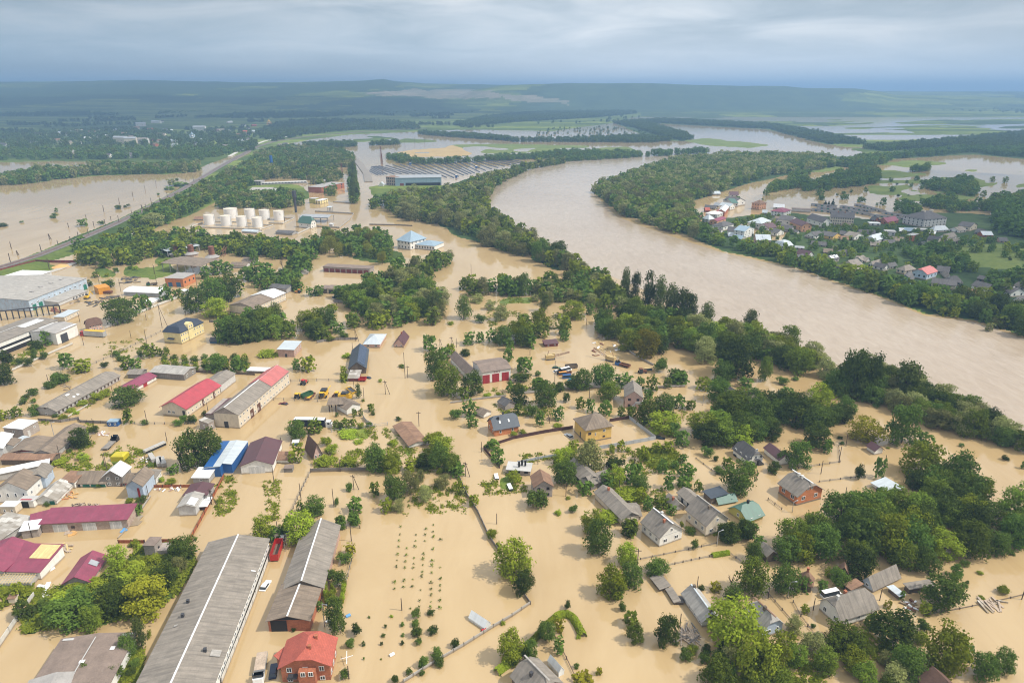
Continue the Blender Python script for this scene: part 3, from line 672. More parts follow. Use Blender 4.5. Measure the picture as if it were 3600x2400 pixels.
def roof_planes(L, W, h, rise, ov, axis, kind, hip):
 """top planes of the roof in the building's own axes; also the gable outlines left open at the ends"""
 if axis == 'y':
  pl, gb = roof_planes(W, L, h, rise, ov, 'x', kind, hip)
  sw = lambda p: (p[1], p[0], p[2])
  return [[sw(p) for p in q][::-1] for q in pl], [[sw(p) for p in q] for q in gb]
 k = rise / (W / 2); e = h - ov * k
 m = W / 2; z1 = h + rise
 if kind == 'none': return [], []
 if kind == 'flat':
  return [[(-ov, -ov, h + 0.18), (L + ov, -ov, h + 0.18), (L + ov, W + ov, h + 0.18), (-ov, W + ov, h + 0.18)]], []
 if kind == 'mono':      # high at y = W
  s = rise / W
  return [[(-ov, -ov, h - ov * s + .16), (L + ov, -ov, h - ov * s + .16), (L + ov, W + ov, h + rise + ov * s + .16), (-ov, W + ov, h + rise + ov * s + .16)]], \
               [[(0, 0, h), (0, W, h + rise), (0, W, h)], [(L, 0, h), (L, W, h + rise), (L, W, h)], [(0, W, h), (0, W, h + rise), (L, W, h + rise), (L, W, h)]]
 if kind == 'hip':
  d = min(m, L / 2 - 0.05)
  r0, r1 = (d, m, z1), (L - d, m, z1)
  c = [(-ov, -ov, e), (L + ov, -ov, e), (L + ov, W + ov, e), (-ov, W + ov, e)]
  return [[c[0], c[1], r1, r0], [c[2], c[3], r0, r1], [c[1], c[2], r1], [c[3], c[0], r0]], []
 if kind == 'half' or hip > 0:
  hp = hip or 0.4
  zc = h + rise * (1 - hp); yo = m * hp
  d = yo
  r0, r1 = (d, m, z1), (L - d, m, z1)
  yl, yr = m - yo, m + yo
  f = [(-ov, -ov, e), (L + ov, -ov, e), (L + ov, yl, zc), r1, r0, (-ov, yl, zc)]
  g = [(L + ov, W + ov, e), (-ov, W + ov, e), (-ov, yr, zc), r0, r1, (L + ov, yr, zc)]
  return [f, g, [(L + ov, yl, zc), (L + ov, yr, zc), r1], [(-ov, yr, zc), (-ov, yl, zc), r0]], \
               [[(0, 0, h), (0, yl, zc), (0, yr, zc), (0, W, h)], [(L, 0, h), (L, yl, zc), (L, yr, zc), (L, W, h)]]
 if kind == 'pyramid':
  t = (L / 2, m, z1)
  c = [(-ov, -ov, e), (L + ov, -ov, e), (L + ov, W + ov, e), (-ov, W + ov, e)]
  return [[c[0], c[1], t], [c[1], c[2], t], [c[2], c[3], t], [c[3], c[0], t]], []
 if kind == 'mansard':
  i = min(W, L) * 0.16; zl = h + rise * 0.72
  c = [(-ov, -ov, h - .1), (L + ov, -ov, h - .1), (L + ov, W + ov, h - .1), (-ov, W + ov, h - .1)]
  d = [(i, i, zl), (L - i, i, zl), (L - i, W - i, zl), (i, W - i, zl)]
  r0, r1 = (i + m * .5, m, z1), (L - i - m * .5, m, z1)
  return [[c[0], c[1], d[1], d[0]], [c[1], c[2], d[2], d[1]], [c[2], c[3], d[3], d[2]], [c[3], c[0], d[0], d[3]],
    [d[0], d[1], r1, r0], [d[2], d[3], r0, r1], [d[1], d[2], r1], [d[3], d[0], r0]], []
 if kind == 'gambrel':
  yl = m * 0.42; zl = h + rise * 0.68
  return [[(-ov, -ov, e), (L + ov, -ov, e), (L + ov, yl, zl), (-ov, yl, zl)], [(-ov, yl, zl), (L + ov, yl, zl), (L + ov, m, z1), (-ov, m, z1)],
    [(-ov, m, z1), (L + ov, m, z1), (L + ov, W - yl, zl), (-ov, W - yl, zl)], [(-ov, W - yl, zl), (L + ov, W - yl, zl), (L + ov, W + ov, e), (-ov, W + ov, e)]], \
               [[(x, 0, h), (x, yl, zl), (x, m, z1), (x, W - yl, zl), (x, W, h)] for x in (0, L)]
 if kind == 'arch':
  pts = []
  for i in range(9):
   a_ = math.pi * i / 8
   pts.append((m - (m + ov) * math.cos(a_), h + rise * math.sin(a_)))
  pl = [[(-ov, pts[i][0], pts[i][1]), (L + ov, pts[i][0], pts[i][1]), (L + ov, pts[i + 1][0], pts[i + 1][1]), (-ov, pts[i + 1][0], pts[i + 1][1])] for i in range(8)]
  gb = [[(x, min(max(y, 0), W), z - .1) for y, z in pts] for x in (0, L)]
  return pl, gb
 return [[(-ov, -ov, e), (L + ov, -ov, e), (L + ov, m, z1), (-ov, m, z1)], [(L + ov, W + ov, e), (-ov, W + ov, e), (-ov, m, z1), (L + ov, m, z1)]], \
           [[(0, 0, h), (0, m, z1), (0, W, h)], [(L, 0, h), (L, m, z1), (L, W, h)]]
def fill_house(root, L, W, h, flip, roof, axis, rise, ov, mw, mr, win, doors, chim, cap, hip, zb, gmat, wstyle, extra):
 s = ppm(root.location)
 fine = s > 5.2
 if rise is None: rise = (W if axis == 'x' else L) * 0.27
 pl, gb = roof_planes(L, W, h, rise, ov, axis, roof, hip)
 wb = MB()
 cs = [(0, 0), (L, 0), (L, W), (0, W)]
 for i in range(4):
  a_, b_ = cs[i], cs[(i + 1) % 4]
  wb.face([(a_[0], a_[1], zb), (b_[0], b_[1], zb), (b_[0], b_[1], h), (a_[0], a_[1], h)])
 wb.face([(p[0], p[1], h - .02) for p in cs])
 if gb and not gmat:
  for q in gb: wb.face(q)
 wall = wb.build('wall', mw, root)
 if gb and gmat:
  for q in gb:
   g_ = MB(); g_.face(q); g_.build('gable', gmat, root)
 rb_ = MB()
 for q in pl: rb_.slab([(p[0], p[1], p[2] + 0.16) for p in q] if roof not in ('flat', 'mono') else q, 0.16)
 ro = rb_.build('roof', mr, root) if pl else wall
 if cap:
  cb = MB()
  if roof in ('gable', 'half') and axis == 'x': cb.bar((-ov, W / 2, h + rise + .2), (L + ov, W / 2, h + rise + .2), 0.42, 0.14)
  elif axis == 'y' and roof in ('gable', 'half'): cb.bar((L / 2, -ov, h + rise + .2), (L / 2, W + ov, h + rise + .2), 0.42, 0.14)
  if cb.f: cb.build('ridge_cap', cap, ro)
 for ch in chim:
  fx, fy = ch[0], ch[1]; mt = ch[2] if len(ch) > 2 else 'brick_red'
  x, y = fx * L, fy * W
  d = (1 - abs(fy - .5) * 2) if axis == 'x' else (1 - abs(fx - .5) * 2)
  zt = h + rise * max(d, 0)
  c_ = MB(); c_.box(x - .32, y - .32, zt - .8, x + .32, y + .32, zt + 1.0); c_.box(x - .38, y - .38, zt + 1.0, x + .38, y + .38, zt + 1.12)
  c_.build('chimney', mt, ro)
 def facade(f):
  if f == 'AB': return (0, 0), (1, 0), L, 0.0
  if f == 'CD': return (L, W), (-1, 0), L, math.pi
  left = (0, W), (0, -1), W, -math.pi / 2
  right = (L, 0), (0, 1), W, math.pi / 2
  if f == 'AC': return right if flip else left
  return left if flip else right
 for wn in win:
  f, cols, rows, ww, wh = wn[:5]
  sill = wn[5] if len(wn) > 5 else None
  st = wn[6] if len(wn) > 6 else wstyle
  (ox_, oy_), (dx, dy), len_, rz = facade(f)
  r0 = wn[7] if len(wn) > 7 else (0.0, 1.0)
  for i in range(cols):
   frac = r0[0] + (r0[1] - r0[0]) * (i + .5) / cols
   for j in range(rows):
    z = (sill if sill is not None else (h / rows) * .5 - wh * .42) + j * (h / rows)
    fr = 1 - frac if ((flip and f == 'AB') or (f in ('AC', 'BD') and rz < 0)) else frac
    window(root, (ox_ + dx * len_ * fr + dy * .02, oy_ + dy * len_ * fr - dx * .02, z), rz, ww, wh, st, fine)
 for dr in doors:
  f, f0, f1, hs, mt = dr[:5]
  (ox_, oy_), (dx, dy), len_, rz = facade(f)
  if flip and f == 'AB': f0, f1 = 1 - f1, 1 - f0
  if f in ('AC', 'BD') and (rz < 0): f0, f1 = 1 - f1, 1 - f0
  wd = (f1 - f0) * len_; c0 = (f0 + f1) / 2
  d_ = MB(); d_.box(-wd / 2, -.07, -.3, wd / 2, .03, h * hs)
  o = d_.build(dr[5] if len(dr) > 5 else 'door', mt, root)
  o.location = (ox_ + dx * len_ * c0, oy_ + dy * len_ * c0, 0); o.rotation_euler = (0, 0, rz)
 if extra: extra(root, L, W, h, rise, flip)
 return root
LANDMARKS = []
def lm(phrase, q):
 x, y = P(q); LANDMARKS.append((phrase, x, y))
def on_roof(name, mat, x0, x1, y0, y1, lift=0.05, t=0.06, axis='x', n=None):
 """something lying on the slope between shares x0..x1 of the length and y0..y1 of the span"""
 def f(root, L, W, h, rise, flip):
  r = [c for c in root.children if c.name.startswith('roof')][0]
  X0, X1 = (1 - x1, 1 - x0) if flip else (x0, x1)
  def z(fx, fy):
   d = fy if axis == 'x' else fx
   return h + rise * (1 - abs(d - .5) * 2) + .32 + lift
  cols = n or 1
  for i in range(cols):
   a = X0 + (X1 - X0) * (i + .04 * (cols > 1)) / cols; b = X0 + (X1 - X0) * (i + 1 - .04 * (cols > 1)) / cols
   mb = MB(); mb.slab([(a * L, y0 * W, z(a, y0)), (b * L, y0 * W, z(b, y0)), (b * L, y1 * W, z(b, y1)), (a * L, y1 * W, z(a, y1))], t)
   mb.build(name, mat, r)
 return f
def both(*fs):
 def f(*a):
  for g in fs: g(*a)
 return f
def shelter(name, label, cat, A, B, C=None, h=4.0, Wm=None, roof='mono', rise=0.5, mr='sheet_grey', nx=5, post='concrete', eave=False, fascia=None, group=None):
 """a roof on posts"""
 a = G(A, h if eave else 0); b = G(B, h if eave else 0); a.z = b.z = 0
 u = (b - a); L = u.length; u.normalize(); n = Vector((-u.y, u.x, 0))
 if C is None:
  if n.y < 0: n = -n
  W = Wm
 else:
  c = G(C, h if eave else 0); W = (c - a).dot(n)
 if (C is not None and W < 0) or (C is None and n.dot(Vector((-u.y, u.x, 0))) < 0):
  a = b; u = -u; W = abs(W)
 root = thing(name, label, cat, (a.x, a.y, 0), math.atan2(u.y, u.x), group)
 pl, _ = roof_planes(L, W, h, rise, 0.5, 'x', roof, 0)
 mb = MB()
 for q in pl: mb.slab([(p[0], p[1], p[2] + .1) for p in q], 0.2)
 r = mb.build('roof', mr, root)
 if fascia:
  f = MB(); f.box(-.5, -.62, h - .9, L + .5, -.52, h + .15); f.build('fascia', fascia, root)
 for i in range(nx):
  for y in (0.3, W - .3):
   x = .4 + (L - .8) * i / (nx - 1)
   zt = h + (rise * (y / W) if roof == 'mono' else 0)
   p = MB(); p.box(-.2, -.2, -.6, .2, .2, zt - .02)
   o = p.build('post', post, root); o.location = (x, y, 0)
 return root
# ---------------------------------------------------------------- buildings: near left
H_ = house
tile(0, 1800)
H_('warehouse', 'huge long grey-roofed warehouse with a white ridge line reaching the bottom edge', 'warehouse', (2465, 250), (1960, 1568), (1930, 268), h=3.8, eave=True, ext=1.25, rise=2.0, mw='white', mr='sheet_grey', cap='tin_white',
   win=[('AB', 30, 1, 1.2, 1.0, 1.6)], chim=[(.52, .80, 'iron'), (.60, .83, 'iron'), (.33, .25, 'iron')],
   extra=both(on_roof('roof_patch', 'sheet_pale', .66, .69, .04, .17), on_roof('roof_patch', 'tin_pale', .86, .875, .10, .17), on_roof('roof_patch', 'sheet_pale', .52, .53, .82, .87), on_roof('roof_patch', 'tin_white', .22, .226, 0.0, .07)))
H_('shed', 'wide low grey felt-roofed shed with pale patches in the bottom left corner', 'shed', (1240, 1115), (1000, 1568), (595, 1140), h=3.6, eave=True, ext=1.3, rise=0.7, mw='white', mr='felt_brown',
   extra=both(on_roof('roof_patch', 'tin_white', .22, .27, .16, .22), on_roof('roof_patch', 'tin_white', .42, .47, .46, .53), on_roof('roof_patch', 'felt_pale', 0.0, .035, .02, .98), on_roof('roof_patch', 'felt_pale', .05, .6, .50, .515)))
H_('shed', 'lower pale-roofed shed joined to the wide felt-roofed shed', 'shed', (765, 1475), (690, 1640), (340, 1440), h=4.0, eave=True, rise=1.0, mw='concrete', mr='felt_grey')
H_('hut', 'half-sunk hut with a steep magenta roof and one grey patch', 'hut', (822, 632), (975, 402), (597, 630), h=1.5, eave=True, rise=2.0, mw='brick_grey', mr='tin_magenta', win=[('AC', 1, 1, .9, .5, .5)],
   extra=on_roof('roof_patch', 'tin_grey', .52, .70, .05, .35))
H_('ruin', 'small ruined brick tower with a mossy flat roof above the green island', 'ruin', (1415, 308), (1315, 305), (1445, 232), h=4.0, eave=True, roof='flat', ov=.2, mw='brick_grey', mr='felt_brown', win=[('AC', 1, 1, .7, .9, 1.6, 'hole')])
H_('ruin', 'low roofless brick walls beside the ruined tower', 'ruin', (1540, 395), (1450, 400), (1565, 320), h=1.8, roof='none', mw='brick_grey')
H_('outbuilding', 'magenta-roofed outbuilding with bare yellow boards on half its roof', 'outbuilding', (362, 545), (-200, 530), (500, 335), h=2.8, eave=True, roof='mono', rise=1.3, mw='white', mr='tin_magenta',
   extra=lambda r, L, W, h, rise, flip: MB().slab([((L - 6.2 if flip else .2), W * .46, h + rise * .46 + .27), ((L - .2 if flip else 6.2), W * .46, h + rise * .46 + .27), ((L - .2 if flip else 6.2), W, h + rise + .27), ((L - 6.2 if flip else .2), W, h + rise + .27)], .08).build('roof_boards', 'timber_new', r))
H_('barn', 'magenta gable-roofed barn cut by the left edge', 'barn', (30, 535), (-340, 525), (185, 290), h=3.4, eave=True, axis='y', rise=2.2, mw='concrete', mr='tin_magenta')
def lattice(r, L, W, h, rise, flip):
 n = max(6, int(L / .8))
 for i in range(n + 1):
  x = L * i / n; mb = MB(); mb.bar((x, -.5, h + .1), (x, W + .3, h + .9), .10, .14); mb.build('rafter', 'timber_new', r)
 for j in range(7):
  y = W * j / 6; mb = MB(); mb.bar((-.2, y, h + .24 + .8 * y / W), (L + .2, y, h + .24 + .8 * y / W), .09, .07); mb.build('batten', 'timber_new', r)
H_('unfinished_shed', 'unroofed grey shed with an open lattice of yellow rafters', 'shed', (290, 690), (-150, 705), (345, 590), h=1.7, roof='none', mw='concrete', extra=lattice)
H_('privy', 'tiny rusty-roofed cream privy near the left edge', 'privy', (150, 845), (88, 850), Wm=2.0, h=2.0, roof='mono', rise=.3, ov=.2, mw='cream', mr='sheet_rust')
tile(0, 1300)
H_('barn', 'long grey barn with skylight patches and a row of small windows', 'barn', (530, 428), (1108, 98), (325, 415), top=378, roof='half', hip=.4, rise=2.4, mw='concrete', mr='sheet_grey', win=[('AB', 17, 1, .9, 1.1, .8, 'brown'), ('AC', 1, 1, 1.0, .9, .4), ('AC', 1, 1, 1.0, 1.0, 3.2, 'brown')],
   extra=both(on_roof('roof_patch', 'tin_white', .30, .33, .12, .2), on_roof('roof_patch', 'tin_white', .36, .39, .12, .2), on_roof('roof_patch', 'tin_white', .27, .32, .34, .42)))
H_('workshop', 'white workshop with a magenta roof and two red doors', 'workshop', (1205, 228), (1440, 95), (1025, 240), top=188, rise=1.5, mw='white', mr='tin_magenta', doors=[('AB', .04, .2, .85, 'door_red', 'garage_door'), ('AB', .48, .63, .85, 'door_red', 'garage_door')], win=[('AB', 1, 1, .8, .9, 1.2, 'white', (.8, 1))])
H_('hall', 'low timber-grey hall with a shallow pale roof beside the orchard', 'hall', (1697, 97), (1390, 72), (1792, 30), top=42, rise=1.0, mw='timber_grey', mr='sheet_pale', win=[('AC', 2, 1, 1.2, 1.2)])
H_('warehouse', 'long cream warehouse with a bright red roof and a skirted gable', 'warehouse', (1720, 436), (2028, 222), (1480, 428), top=352, rise=2.9, roof='half', hip=.12, ov=.7, mw='cream', mr='tin_red', win=[('AC', 2, 1, 1.3, 1.2, 1.3, 'white', (.45, .8)), ('AB', 9, 1, 1.0, .9, 1.2)], doors=[('AC', .06, .16, .7, 'door_dark'), ('AB', .45, .5, .75, 'door_brown'), ('AB', .78, .83, .75, 'door_brown')])
H_('annex', 'grey-roofed annex at the far end of the red-roofed warehouse', 'annex', (2032, 213), (2168, 108), (1880, 200), top=135, rise=1.4, mw='palegrey', mr='sheet_grey')
H_('warehouse', 'long weathered barn-warehouse with a white ridge and a pink far roof end', 'warehouse', (2205, 540), (2664, 132), (1975, 530), top=410, rise=2.9, mw='cream', mr='sheet_grey', cap='tin_white', gmat='brick_grey', win=[('AB', 16, 2, 1.1, 1.0)], doors=[('AC', .45, .62, .45, 'door_dark'), ('AB', .2, .26, .6, 'door_brown', 'garage_door'), ('AB', .33, .39, .6, 'door_brown', 'garage_door')],
   extra=both(on_roof('roof_patch', 'tin_pink', .62, 1.0, -.03, .495), on_roof('roof_patch', 'tin_pink', .62, 1.0, .505, 1.03)))
H_('annex', 'small flat patched-roof brick annex against the weathered barn-warehouse', 'annex', (1925, 563), (1975, 537), (1815, 552), top=492, roof='mono', rise=.4, ov=.2, mw='brick_grey', mr='sheet_patch', win=[('AC', 1, 1, .9, .9), ('AB', 1, 1, .7, .8)])
H_('lean_to', 'maroon lean-to roof along the left of the weathered barn-warehouse', 'lean-to', (1962, 402), (2120, 262), (1868, 418), h=2.8, eave=True, roof='mono', rise=-.5, mw='brick_grey', mr='tin_maroon')
H_('shed', 'bright blue steel shed with a pale roof, the taller right one of the pair', 'shed', (2140, 948), (2288, 735), (2037, 945), top=866, roof='mono', rise=.5, ov=.15, mw='steel_blue', mr='tin_pale', doors=[('AC', .1, .5, .75, 'steel_blue', 'garage_door')])
H_('shed', 'bright blue steel shed with a pale roof, the lower left one of the pair', 'shed', (2036, 982), (2188, 738), (1908, 958), top=886, roof='mono', rise=-.4, ov=.15, mw='steel_blue', mr='tin_pale')
H_('barn', 'white-walled barn with a broad maroon roof beside the blue sheds', 'barn', (2512, 940), (2592, 728), (2228, 945), top=862, rise=2.1, mw='white', mr='tin_maroon', doors=[('AC', .25, .75, .85, 'door_white', 'garage_door')])
H_('house', 'brick house under a flat white tin roof near the left edge', 'house', (205, 545), (345, 468), (75, 505), h=4.4, eave=True, roof='flat', ov=.25, mw='brick_grey', mr='tin_white', doors=[('AB', .25, .4, .6, 'door_white')], win=[('AB', 1, 1, .9, .9, 2.4, 'white', (.55, .9)), ('AC', 1, 1, .8, .8, 2.6)])
H_('shed', 'broad brown-grey shed with a small red gable, below the flat white tin roof', 'shed', (335, 745), (470, 620), (110, 738), h=2.6, eave=True, rise=1.0, mw='white', mr='sheet_brown', gmat='timber_red')
H_('shed', 'long narrow brown-roofed shed with a concrete side beside the green bushes', 'shed', (490, 768), (782, 525), (310, 760), h=2.7, eave=True, rise=1.7, mw='concrete', mr='sheet_brown')
H_('shed', 'low rusty-roofed shed crosswise behind the big white tin roof', 'shed', (475, 822), (5, 820), (505, 765), h=2.4, eave=True, rise=.8, mw='timber', mr='sheet_rust')
H_('shed', 'big flat white tin-roofed shed at the left edge', 'shed', (440, 862), (-60, 965), (480, 815), h=3.0, eave=True, roof='flat', mw='concrete', mr='tin_white')
H_('house', 'house with a dazzling white tin roof cut by the left edge', 'house', (20, 715), (112, 590), (-130, 690), h=4.2, eave=True, rise=1.4, mw='palegrey', mr='tin_white')
H_('hut', 'little hut with a brown roof between the white tin roofs', 'hut', (120, 692), (186, 640), (45, 670), h=3.4, eave=True, rise=.7, mw='white', mr='sheet_brown')
H_('lean_to', 'small pale lean-to under the flat-roofed brick house', 'lean-to', (190, 655), (262, 620), (150, 640), h=2.2, eave=True, roof='flat', mw='palegrey', mr='tin_pale')
tile(0, 1620, 450)
H_('house', 'big brown-roofed house with a white arched gable at the left edge', 'house', (480, 515), (745, 275), (-60, 500), h=5.0, eave=True, rise=3.0, mw='white', mr='sheet_brown', win=[('AC', 4, 1, .7, 1.4, 2.2), ('AB', 2, 1, .9, 1.2, 2)])
H_('house', 'tall bluish house with a grey hipped roof between brown roofs', 'house', (865, 505), (1012, 315), (610, 520), top=290, roof='half', hip=.5, rise=2.6, mw='bluewall', mr='sheet_grey', win=[('AC', 1, 1, .8, .8, 3.6), ('AB', 2, 1, .9, 1.0, 3)])
H_('house', 'low house with a patchwork roof of brown and white sheets and a green door', 'house', (1055, 800), (1345, 500), (690, 790), top=712, rise=2.0, mw='white', mr='sheet_patch', doors=[('AC', .1, .33, .8, 'door_green')], win=[('AB', 2, 1, .7, .8)])
H_('garage', 'row of garages with green doors under one brown roof', 'garages', (1952, 478), (1378, 480), Wm=8.0, top=402, rise=2.2, mw='white', mr='sheet_brown', doors=[('AB', .01, .24, .85, 'door_green', 'garage_door'), ('AB', .25, .47, .85, 'door_green', 'garage_door'), ('AB', .52, .74, .85, 'door_green', 'garage_door'), ('AB', .82, .9, .7, 'door_dark')])
H_('lean_to', 'small rusty lean-to between the patchwork roof and the green garage doors', 'lean-to', (1360, 385), (1120, 365), Wm=5.0, h=2.6, eave=True, roof='mono', rise=.8, mw='white', mr='sheet_rust')
H_('porch', 'flat white tin porch roof beside the arched white gable', 'porch', (265, 838), (382, 740), (80, 772), h=2.9, eave=True, roof='flat', ov=.2, mw='cream', mr='tin_white', win=[('AC', 2, 1, .7, 1.0, .8)])
H_('garage', 'flat-roofed white garage with a red stripe along its roof', 'garage', (605, 735), (335, 735), (690, 645), h=2.7, eave=True, roof='flat', ov=.2, mw='white', mr='felt_pale', doors=[('AB', .35, .85, .9, 'hole', 'garage_door')],
   extra=lambda r, L, W, h, rise, flip: MB().box(.4, .3, h + .2, L - .8, 1.0, h + .26).build('red_sheet', 'tin_red', r))
tile(0, 1300)
H_('house', 'narrow two-storey house with a white tin roof beside the green garage doors', 'house', (1135, 1070), (1215, 985), (970, 1072), top=972, rise=2.3, mw='timber_grey', mr='tin_white', win=[('AC', 2, 2, 1.2, 1.0)], doors=[('AC', .05, .2, .3, 'door_brown')])
H_('lean_to', 'brown link roof between the white tin-roofed house and the grey-blue house', 'lean-to', (1200, 1064), (1135, 1064), Wm=6, top=1030, rise=1.6, mw='brick_grey', mr='sheet_brown', doors=[('AB', .3, .7, .8, 'door_red')])
H_('house', 'grey-blue gabled house with a tall brown roof and a small red loft door', 'house', (1330, 1185), (1432, 1060), (1182, 1190), top=1060, rise=2.1, mw='bluewall', mr='sheet_brown', doors=[('AC', .2, .34, .82, 'door_red')])
H_('annex', 'lean white annex behind the grey-blue gabled house', 'annex', (1440, 1055), (1488, 985), (1395, 1010), top=990, roof='mono', rise=.4, mw='white', mr='sheet_grey', win=[('AB', 3, 1, .5, 1.0)])
H_('hut', 'small hut with a half white roof inside the rusty fence corner', 'hut', (1808, 1338), (1880, 1222), (1655, 1340), top=1253, rise=.9, mw='palegrey', mr='sheet_pale', extra=on_roof('roof_patch', 'tin_white', .0, .55, .03, .47))
H_('porch', 'white-roofed porch on the side of the small hut by the rusty fence', 'porch', (1902, 1285), (1845, 1288), Wm=5, top=1250, roof='flat', mw='fence_brown', mr='tin_white')
H_('shed', 'maroon-roofed shed behind the small hut by the rusty fence', 'shed', (1895, 1145), (1960, 1050), (1705, 1130), h=3.0, eave=True, rise=.8, mw='greywall', mr='tin_maroon')
H_('house', 'tall grey block with a ragged white roof behind the maroon shed', 'house', (1925, 1048), (1780, 1046), Wm=5.5, top=988, roof='mono', rise=.5, mw='greywall', mr='tin_white', win=[('AB', 1, 1, .9, .9, 1.2)])
H_('warehouse', 'long crumbling brick warehouse with a magenta roof and white doors', 'warehouse', (1183, 1452), (395, 1495), (1250, 1335), top=1368, roof='mono', rise=.7, mw='brick_old', mr='tin_magenta', doors=[('AB', .07, .21, .8, 'door_white', 'garage_door'), ('AB', .37, .53, .8, 'door_white', 'garage_door'), ('AB', .70, .87, .78, 'door_white', 'garage_door')], win=[('AB', 1, 1, 1.2, 1.0, 1.0, 'brown', (.6, .68))])
H_('annex', 'magenta-roofed low annex at the left end of the crumbling brick warehouse', 'annex', (440, 1400), (285, 1440), (530, 1278), h=2.9, eave=True, roof='mono', rise=.3, mw='brick_old', mr='tin_magenta')
H_('hut', 'brick hut with a bent white roof before the crumbling brick warehouse', 'hut', (365, 1530), (212, 1552), Wm=4, top=1455, roof='mono', rise=.4, mw='brick_grey', mr='tin_white')
H_('shed', 'long patched white shed roof at the left edge above the orange lumber', 'shed', (-10, 1565), (300, 1352), (-190, 1490), h=2.2, eave=True, roof='mono', rise=.3, mw='concrete', mr='sheet_patch')
# ---------------------------------------------------------------- buildings: industrial yard, left
tile(0, 800)
H_('factory', 'big pale-roofed factory hall with a flaking light blue wall', 'factory', (285, 772), (812, 560), (-330, 655), top=668, rise=1.6, mw='oldblue', mr='sheet_pale', win=[('AB', 11, 1, 1.8, .9, 4.0)], doors=[('AB', .04, .10, .5, 'door_green', 'garage_door'), ('AB', .14, .2, .5, 'door_green', 'garage_door'), ('AB', .25, .31, .5, 'door_green', 'garage_door'), ('AB', .92, .98, .5, 'door_green', 'garage_door')],
   extra=both(on_roof('roof_vent', 'felt_grey', .28, .32, .14, .17, .3, .3), on_roof('roof_vent', 'felt_grey', .48, .52, .18, .21, .3, .3), on_roof('roof_vent', 'felt_grey', .66, .70, .18, .21, .3, .3), on_roof('roof_vent', 'felt_grey', .84, .88, .18, .21, .3, .3)))
H_('factory_bay', 'raised white-roofed bay along the far side of the blue factory hall', 'factory', (-40, 568), (470, 403), (-170, 508), h=7.4, eave=True, roof='flat', mw='palegrey', mr='tin_white')
H_('lean_to', 'long pale lean-to on the near side of the blue factory hall', 'lean-to', (535, 688), (800, 582), (445, 655), h=2.6, eave=True, roof='mono', rise=1.2, mw='palegrey', mr='sheet_pale', win=[('AB', 5, 1, 1.2, .9, .8, 'hole', (.45, 1))])
H_('office', 'cream office block at the left edge beside the blue factory hall', 'office', (92, 735), (-90, 775), Wm=9, top=650, roof='flat', mw='cream', mr='tin_pale', win=[('AB', 5, 2, 1.0, 1.2)])
H_('factory', 'long white factory with bands of dark openings at the left edge', 'factory', (552, 962), (-260, 1295), (405, 890), top=850, rise=.9, mw='white', mr='sheet_grey', win=[('AB', 14, 1, 4.2, 1.3, 3.6, 'hole'), ('AB', 14, 1, 4.2, 2.2, .2, 'hole')],
   extra=both(on_roof('roof_patch', 'tin_white', .06, .30, .25, .47), on_roof('roof_patch', 'felt_pale', 0, .99, .485, .515)))
H_('workshop', 'white workshop with a tall dark door and a half white roof', 'workshop', (535, 1080), (727, 993), (362, 1042), top=972, rise=1.0, mw='white', mr='felt_grey', doors=[('AB', .18, .5, .72, 'door_dark', 'garage_door')], extra=on_roof('roof_patch', 'tin_white', .35, 1.0, -.02, 1.0))
H_('shed', 'light blue-roofed open shed behind the white workshop', 'shed', (600, 868), (732, 805), (540, 850), h=3.2, roof='flat', mw='cream', mr='tin_pale', win=[('AB', 4, 1, .9, .9)])
H_('house', 'two-storey house with a collapsing brown tiled roof by the lorry', 'house', (825, 957), (945, 930), (738, 947), top=903, roof='half', hip=.4, rise=3.2, mw='brick_pink', mr='tile_brown', win=[('AB', 4, 2, .8, .9)])
H_('storage_box', 'large bright orange metal storage box', 'storage box', (912, 617), (1020, 598), (803, 600), top=562, roof='flat', ov=.1, mw='steel_orange', mr='steel_orange')
H_('hall', 'long white arched hall behind the lone yard trees', 'hall', (1475, 640), (1145, 625), (1490, 592), top=605, roof='arch', rise=1.6, mw='tin_grey', mr='tin_white')
H_('annex', 'flat white tin annex beside the white arched hall', 'annex', (1405, 712), (1480, 668), (1388, 668), top=690, roof='flat', mw='white', mr='tin_white')
H_('workshop', 'red brick workshop with a flat grey roof and blue shutters', 'workshop', (1690, 548), (1803, 497), (1548, 532), top=470, roof='flat', mw='brick_orange', mr='felt_grey', doors=[('AC', .15, .4, .55, 'door_blue', 'garage_door'), ('AC', .62, .85, .5, 'door_blue', 'garage_door')], win=[('AB', 3, 1, 1.6, 1.4)])
H_('hut', 'small white hut near the red brick workshop', 'hut', (1715, 617), (1760, 602), (1672, 602), top=588, roof='flat', mw='white', mr='tin_white')
